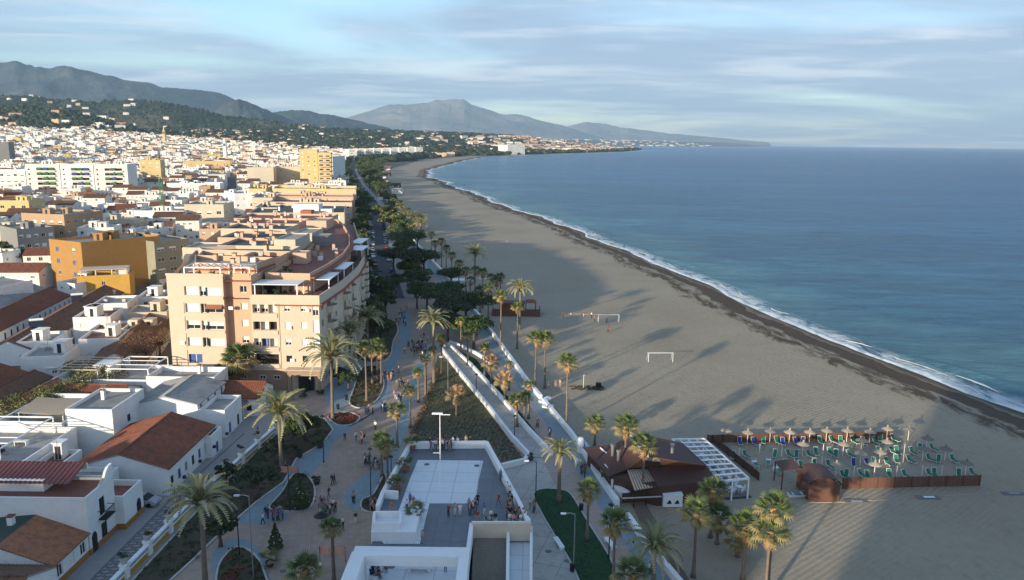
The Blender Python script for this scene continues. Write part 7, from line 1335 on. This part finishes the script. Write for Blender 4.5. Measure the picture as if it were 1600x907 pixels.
# the rest of the town, too far to tell houses singly: one mesh of walls, roofs and windows
V=[];Fq=[];mi=[]; mats=['white_far','cream_plaster','yellow_plaster','salmon_plaster','grit_roof','terracotta_floor','tile_orange','dark_opening','beige_plaster','tile_brown']
def addq(p,m): b=len(V); V.extend(p); Fq.append([b,b+1,b+2,b+3]); mi.append(m)
def farhouse(x,y,z,w,d,h,a,wm,rm,gab,wn=True):
    c,s=math.cos(a),math.sin(a); f=lambda u,v,q:(x+u*c-v*s,y+u*s+v*c,z+q); X=w/2;Y=d/2
    for (u0,v0,u1,v1) in ((-X,-Y,X,-Y),(X,-Y,X,Y),(X,Y,-X,Y),(-X,Y,-X,-Y)): addq([f(u0,v0,-3),f(u1,v1,-3),f(u1,v1,h),f(u0,v0,h)],wm)
    if gab: addq([f(-X-.3,-Y-.3,h-.1),f(X+.3,-Y-.3,h-.1),f(X+.3,0,h+1.8),f(-X-.3,0,h+1.8)],rm); addq([f(X+.3,Y+.3,h-.1),f(-X-.3,Y+.3,h-.1),f(-X-.3,0,h+1.8),f(X+.3,0,h+1.8)],rm); addq([f(X,-Y,h),f(X,Y,h),f(X,.01,h+1.7),f(X,-.01,h+1.7)],wm)
    else:
        addq([f(-X,-Y,h-.5),f(X,-Y,h-.5),f(X,Y,h-.5),f(-X,Y,h-.5)],rm)
        if random.random()<.6:
            q=random.uniform(-X*.5,X*.5); r=1.6
            for (u0,v0,u1,v1) in ((q-r,-r,q+r,-r),(q+r,-r,q+r,r),(q-r,r,q-r,-r)): addq([f(u0,v0,h-.5),f(u1,v1,h-.5),f(u1,v1,h+2),f(u0,v0,h+2)],wm)
            addq([f(q-r,-r,h+2),f(q+r,-r,h+2),f(q+r,r,h+2),f(q-r,r,h+2)],wm)
    if wn:
        for fl in range(int(h/3)):
            for k in range(3):
                if random.random()<.8: u=-X+w*(k+.5)/3; addq([f(u-.6,-Y-.04,fl*3+1),f(u+.6,-Y-.04,fl*3+1),f(u+.6,-Y-.04,fl*3+2.3),f(u-.6,-Y-.04,fl*3+2.3)],7)
for dist,x,y,px,py in cand[290:]:
    if random.random()<.08: continue
    wm=random.choice([0]*16+[1,2,3,8,8]); g_=random.random()<.2; rm=random.choice([6,9,9]) if g_ else random.choice([4,4,5]); h=random.choice([6,6,9,9,12]) if y<1400 else random.choice([6,9,9,12,16]); farhouse(x,y,float(T(x,y)),rnd(9,15)*(1+.1*(y>1500)),rnd(8,12),h,A_+rnd(-.2,.3),wm,rm,g_,y<1500)
o=inst('distant_town',soup('distant_town',V,Fq,[M[k] for k in mats],mi),kind='stuff'); o['label']='dense white town of small houses too far to tell apart'
# scattered villas on the wooded coast and the slopes
V=[];Fq=[];mi=[]
for _ in range(900):
    y=rnd(2300,5600) if random.random()<.75 else rnd(9000,16000); x=float(Wd(y))-abs(random.gauss(0,1))*(900 if y<6000 else 1600)-20; sc=1 if y<6000 else 2.2
    px=Q(x,y,10)[0]
    if px<300: continue
    g_=random.random()<.55; farhouse(x,y,float(T(x,y)),rnd(14,34)*sc,rnd(10,14)*sc,rnd(6,13)*sc**.5,rnd(-.3,.6),random.choice([0,0,0,3,1]),6 if g_ else 4,g_,False)
for _ in range(420):
    y=rnd(3600,5450); x=float(Wd(y))-rnd(0,1)**1.5*700-70; farhouse(x,y,float(T(x,y))+2,rnd(22,46),rnd(12,20),rnd(12,20),rnd(-.4,.8),random.choice([0,0,3,4,1]),6,random.random()<.7,False)
for _ in range(420):
    y=rnd(2000,3300); px=rnd(-20,520); u,dy,dz=ray(px,150); x=u/dy*y; z=float(T(x,y)); farhouse(x,y,z,rnd(12,26),rnd(9,13),rnd(5,9),rnd(-.3,.5),random.choice([0,0,3]),6,random.random()<.6,False)
o=inst('coastal_villas',soup('coastal_villas',V,Fq,[M[k] for k in mats],mi),kind='stuff'); o['label']='scattered white and tiled villas along the wooded coast'
# woods: lumpy crowns by the thousand, far off
def woods(name,pts,lab,mats=('wood_far','wood_far_mid','wood_far')):
    pts=np.array(pts); n=len(pts); ico=[]; r=np.random.default_rng(5); K=7
    base=np.array([[math.cos(2*PI*k/K),math.sin(2*PI*k/K),0] for k in range(K)]); prof=[(.75,.05),(1.05,.45),(.7,.85),(.12,1.05)]
    V=[];Fq=[]; ring=[]
    for q,z in prof: ring.append(base*[q,q,0]+[0,0,z])
    tmpl=np.concatenate(ring); F0=np.array([[i*K+k,i*K+(k+1)%K,(i+1)*K+(k+1)%K,(i+1)*K+k] for i in range(len(prof)-1) for k in range(K)])
    sc=pts[:,3:4][:,None,:]*r.uniform(.7,1.3,(n,len(tmpl),1)); V=pts[:,None,:3]+tmpl[None]*sc; Fq=(F0[None]+np.arange(n)[:,None,None]*len(tmpl)).reshape(-1,4)
    o=inst(name,soup(name,V.reshape(-1,3),Fq,[M[k] for k in mats],np.repeat(r.integers(0,len(mats),n),len(F0))),kind='stuff'); o['label']=lab
pts=[]
for _ in range(9500):
    y=random.uniform(1700,5600)**1.0; x=float(Wd(y))-abs(random.gauss(0,1))*1100-15
    if Q(x,y,10)[0]<380 : continue
    if y<2300 and x<along(y): continue
    pts.append((x,y,float(T(x,y))-1,rnd(6,15)))
for _ in range(2600): y=rnd(2000,3200); px=rnd(-60,560); u,dy,dz=ray(px,150); x=u/dy*y; pts.append((x,y,float(T(x,y))-1,rnd(5,12)))
for _ in range(2200): 
    y=rnd(4300,5700); x=float(Wd(y))-rnd(5,700); pts.append((x,y,float(T(x,y))-1,rnd(8,16)))
for o in list(SC.objects):
    if o.name.startswith('foothill') and o.type=='MESH':
        vs=[v.co for v in o.data.vertices]; m_=len(vs)//44; gl=[]
        for _ in range(2600):
            i=random.randrange(10,30); j=random.randrange(0,259); v=vs[i*260+j].lerp(vs[(i+1)*260+j+1],random.random()); pts.append((v.x+rnd(-8,8),v.y,v.z-2,rnd(4,10)))
            if len(gl)<70: gl.append(v)
        V=[];Fq=[];mi=[]
        for v in gl: farhouse(v.x,v.y,v.z,rnd(16,34),rnd(10,14),rnd(7,11),rnd(-.3,.5),random.choice([0,0,3]),6,random.random()<.6,False)
        q=inst('hillside_villas',soup('hillside_villas',V,Fq,[M[k] for k in mats],mi),kind='stuff'); q['label']='white villas dotted over the dark foothills'
woods('distant_wood',pts,'dark green wooded belt on the far coast and below the hills')
pts=[]
for _ in range(420):
    y=random.uniform(420,1900); x=rnd(-.66*y,along(y)-18)
    if any(a<x<c and b<y<e for a,b,c,e in occ): continue
    pts.append((x,y,float(T(x,y)),rnd(2,4)))
woods('town_trees',pts,'small dark trees dotted through the white town')
# beach bars and clutter where the beach narrows
for k in range(9):
    y=620+k*85; x=float(Wd(y))-2+rnd(-6,10); w=rnd(8,14); bld('beach_bar',f"{['red roofed','white','brown','red roofed','white','brown','grey','white','red roofed'][k]} low beach bar, number {['one','two','three','four','five','six','seven','eight','nine'][k]} from the near end of the far beach".replace('number one from','nearest from').replace('number ','') ,'beach bar',rect(x-w/2,y,x+w/2,y+8),.3,3.2,['white_far','white_far','brown_wood'][k%3],'gable',1,{0:(3,1.6,1.4,.8)},1.4,['tile_orange','grey_roof','brown_roof','tile_orange','grey_roof','brown_roof','grey_roof','grey_roof','tile_orange'][k],'x')
x,y=P(605,309,0); mb=MB(); 
# ------------------------------------------------------------------ unseen off-frame buildings, placed and sized to shade promenade, houses and sand
def shade(label,x0,y0,x1,y1,h,m='cream_plaster',fl=None): bld('apartment_block',label,AP,rect(x0,y0,x1,y1),.45,h,m,'flat',fl or max(2,int(h/3.1)),{0:(6,1.4,1.3,1.),1:(3,1.4,1.3,1.),2:(6,1.4,1.3,1.)},.9,'grit_roof',2)
shade('unseen shade-casting cream block behind the viewpoint, nearest its left side',-85,-30,-51.5,-14,29); shade('taller unseen shade-casting cream block behind the viewpoint',-118,-30,-86,-14,31.5); shade('unseen shade-casting beige block behind the viewpoint, further left',-150,-38,-119.5,-22,31,'beige_plaster'); shade('low unseen shade-casting beige block far behind on the left',-200,-38,-152,-20,22,'beige_plaster'); shade('unseen cream block added for shade outside the left edge of the view',-180,60,-130,74,23); shade('unseen beige block added for shade outside the left edge, further along',-236,84,-184,100,22,'beige_plaster')
shade('tall cream hotel tower under the viewpoint',-25,-34,22,-6,34)
# ------------------------------------------------------------------ people (placed last)
for a in [(654,545,22,13,14,'in the dense crowd at the top of the plaza'),(608,594,7,6,7,'on the blue path beside the palm bed'),(627,604,6,7,5,'in the middle of the upper plaza'),(622,628,5,6,4,'near the pair of yellow palms'),(601,642,5,7,3,'in the upper plaza by the red bed'),(576,648,3,4,3,'beside the red flower bed'),(587,672,2,3,2,'in the plaza behind the stout palm'),(562,691,5,9,4,'in the centre of the upper plaza'),(570,725,5,6,4,'in the red shirted group mid plaza'),(588,734,3,4,4,'right of the mid plaza group'),(602,714,5,4,6,'close to the palms at the terrace corner'),(521,757,2,3,2,'by the pot at the blue path'),(508,800,12,14,7,'in the cluster beside the decorated conifer'),(553,786,2,4,1,'on the blue patch near the terrace'),(430,812,10,15,6,'in the group on the blue path under the round tree'),(584,797,4,8,2,'at the kerbed bed against the terrace'),(448,735,2,2,1,'beside the pink banner'),(627,500,9,8,10,'where the plaza meets the street'),(615,455,12,8,18,'on the shaded upper promenade'),(692,546,3,4,3,'at the head of the ramp'),(742,522,9,8,9,'on the upper sea path'),(763,545,4,3,4,'on the sea path above the orange palms'),(838,668,2,3,2,'on the pink slabs near the sea wall bench'),(860,683,2,3,1,'on the blue sea path'),(911,740,3,6,2,'on the sea path by the blue mural'),(959,806,2,3,2,'at the beach access gap'),(832,800,3,5,4,'on the concrete apron below the terrace'),(1014,898,2,4,2,'at the bottom of the sea path'),(277,788,3,8,6,'in the lane by the balustrade'),(725,470,6,12,12,'on the far narrow sea path')]:
    crowd(*a)
for px,py,s_,t_,w in [(539,690,'navy','blue','alone left of the plaza centre'),(514,778,'navy','blue','alone above the conifer cluster'),(556,818,'black','white','alone on the brown paving near the terrace'),(536,826,'white','black','alone by the dark stall'),(501,897,'white','black','alone at the bottom of the plaza'),(403,680,'red','white','alone in the lane by the white houses'),(989,860,'navy','white','alone on the near sea path'),(623,584,'white','grey','alone beside the upper blue path'),(632,553,'white','black','alone left of the dense crowd')]:
    x,y=P(px,py); person(x,y,.5,random.choice(['walk','stand']),s_,t_,w)
for px,py,p_,s_,t_,w in [(656,699,'stand','black','black','at the far left terrace corner'),(672,700,'stand','black','grey','second at the back parapet'),(684,702,'walk','red','beige','in the middle of the back parapet'),(691,702,'stand','pink','beige','right beside the red top at the back parapet'),(708,699,'stand','white','black','at the right part of the back parapet'),(715,699,'stand','white','black','next to the other white top at the back parapet'),(728,698,'stand','beige','white','near the mast side of the back parapet'),(735,698,'stand','black','orange_','last on the back parapet'),(636,799,'stand','white','blue','at the potted palm on the pale terrace'),(641,789,'stand','blue','blue','behind the white top on the pale terrace'),(646,795,'walk','orange','beige','beside the blue top on the pale terrace'),(612,803,'walk','orange','orange_','alone at the left edge of the terrace'),(701,809,'stand','red','black','left of the pair on the grey terrace floor'),(711,806,'stand','pink','white','in the pair on the grey terrace floor'),(719,807,'stand','white','white','all in white on the grey terrace floor'),(733,798,'phone','beige','grey','watching from the grey terrace floor'),(746,791,'stand','black','black','dark figure at the edge of the pale floor'),(746,817,'stand','red','beige','standing at the gravel roof corner'),(779,790,'walk','red','navy_','walking on the right grey terrace strip'),(782,752,'stand','blue','navy_','leaning at the right parapet near its bend'),(793,772,'stand','white','white','at the right parapet in white'),(797,778,'stand','white','black','at the right parapet beside the one in white'),(796,795,'stand','beige','beige','on the right parapet lower part'),(797,812,'stand','black','black','dark figure near the lower right parapet'),(660,850,'stand','pink','beige','half hidden behind the portal beam'),(645,890,'walk','black','black','striding under the portal frame'),(658,880,'push','grey','black','under the middle of the portal frame'),(669,879,'sit','blue','blue','crouching under the portal frame'),(696,894,'phone','white','blue','in blue jeans at the right under the portal')]:
    t_={'orange_':'beige','navy_':'blue'}.get(t_,t_); x,y=P(px,py,4.51); person(x,y,4.515,p_,s_,t_,w,rot=rnd(-1,1))
for a in [(796,800,7,5,9,'at the right parapet of the terrace'),(812,813,8,9,3,'in the packed corner of the terrace'),(690,704,6,34,1.5,'along the back parapet of the terrace'),(742,802,4,22,8,'on the grey terrace floor')]: crowd(*a,z=4.515)
def stool(x,y,z): o=inst('stone_seat',STM,None,(x,y,z)); tag(o,'low white block seat on the terrace under a sitting person','seat','block seats on the terrace')
mb=MB(); mb.box(-.22,-.22,0,.22,.22,.40,'white_plastic'); mb.box(-.2,-.2,.40,.2,.2,.42,'kerb'); STM=mb.mesh('stone_seat')
for k,(px,py,s_,w) in enumerate([(759,815,'grey','first'),(767,811,'white','second'),(774,815,'black','third'),(797,816,'white','first'),(803,818,'pink','second'),(809,815,'blue','third'),(814,817,'white','fourth'),(820,814,'red','fifth'),(824,818,'black','sixth'),(583,898,'black','first'),(590,893,'white','second'),(596,900,'white','third'),(587,905,'grey','fourth'),(598,893,'black','fifth'),(580,904,'navy','sixth')]):
    x,y=P(px,py,4.51); grp='short row by the gravel roof' if k<3 else 'row at the terrace corner' if k<9 else 'circle at the portal left side'; stool(x,y,4.515); person(x,y+.05,4.515,'sit',s_,random.choice(['blue','black','beige']),f'{w} in the {grp}',rot=rnd(-.6,.6) if k<9 else rnd(0,6),s=.98)
for px,py,s_,t_,w in [(880,496,'red','black','by the black bin near the kiosk'),(892,497,'white','blue','second near the kiosk'),(912,496,'red','white','alone beside the sand line'),(924,497,'white','black','just left of the far goal'),(929,503,'pink','black','left of the far goal, nearer'),(948,506,'navy','black','inside the far goal area'),(950,520,'red','black','in front of the far goal with the ball'),(857,606,'white','beige','at the sea wall on the sand, left'),(868,607,'orange','beige','at the sea wall on the sand, middle'),(875,606,'beige','beige','at the sea wall on the sand, right'),(792,381,'white','white','tiny alone far out on the sand')]:
    x,y=P(px,py,0); person(x,y,0,random.choice(['walk','stand']),s_,t_,w)
# ------------------------------------------------------------------ make every label single out one thing
from collections import defaultdict
bpy.context.view_layer.update()
TENS=['','','twenty','thirty','forty','fifty','sixty','seventy']
ORD=['first','second','third','fourth','fifth','sixth','seventh','eighth','ninth','tenth','eleventh','twelfth','thirteenth','fourteenth','fifteenth','sixteenth','seventeenth','eighteenth','nineteenth','twentieth']; ORD+=[(TENS[k//10]+' '+ORD[k%10-1]) if k%10 else ['','','twentieth','thirtieth','fortieth','fiftieth','sixtieth','seventieth'][k//10] for k in range(21,79)]
by=defaultdict(list); seen_=set()
for o in SC.objects:
    if o.parent is None and o.get('category'): by[o['label']].append(o)
for lab,os_ in by.items():
    if len(os_)<2: continue
    gk=os_[0].get('category')
    if gk in('table','chair','seat') : continue
    deep=gk in('tree','car','palm') and len(os_)>4
    os_.sort(key=lambda o:(Q(*o.matrix_world.translation)[2] if deep else Q(*o.matrix_world.translation)[0])); wds=len(lab.split())
    if len(os_)>76: continue
    for i,o in enumerate(os_):
        s=f"{ORD[i]} nearest" if deep else f"{ORD[i]} from the left" if len(os_)>2 else ('left one' if i==0 else 'right one'); 
        base=lab if wds+len(s.split())<=16 else ' '.join(lab.split()[:16-len(s.split())])
        o['label']=f"{base}, {s}"
HAZE=4.1e-5
m=D.materials.new('haze'); m.use_nodes=True; n=m.node_tree.nodes; n.clear(); o_=n.new('ShaderNodeOutputMaterial'); pv=n.new('ShaderNodeVolumePrincipled'); pv.inputs['Color'].default_value=(.54,.78,1,1); pv.inputs['Density'].default_value=HAZE; pv.inputs['Anisotropy'].default_value=.0
m.node_tree.links.new(pv.outputs[0],o_.inputs['Volume']); M['haze']=m
# ------------------------------------------------------------------ air
hz=MB(); hz.box(-24000,-1200,-60,26000,31000,1750,'haze'); 
hz.build('haze',kind='stuff')
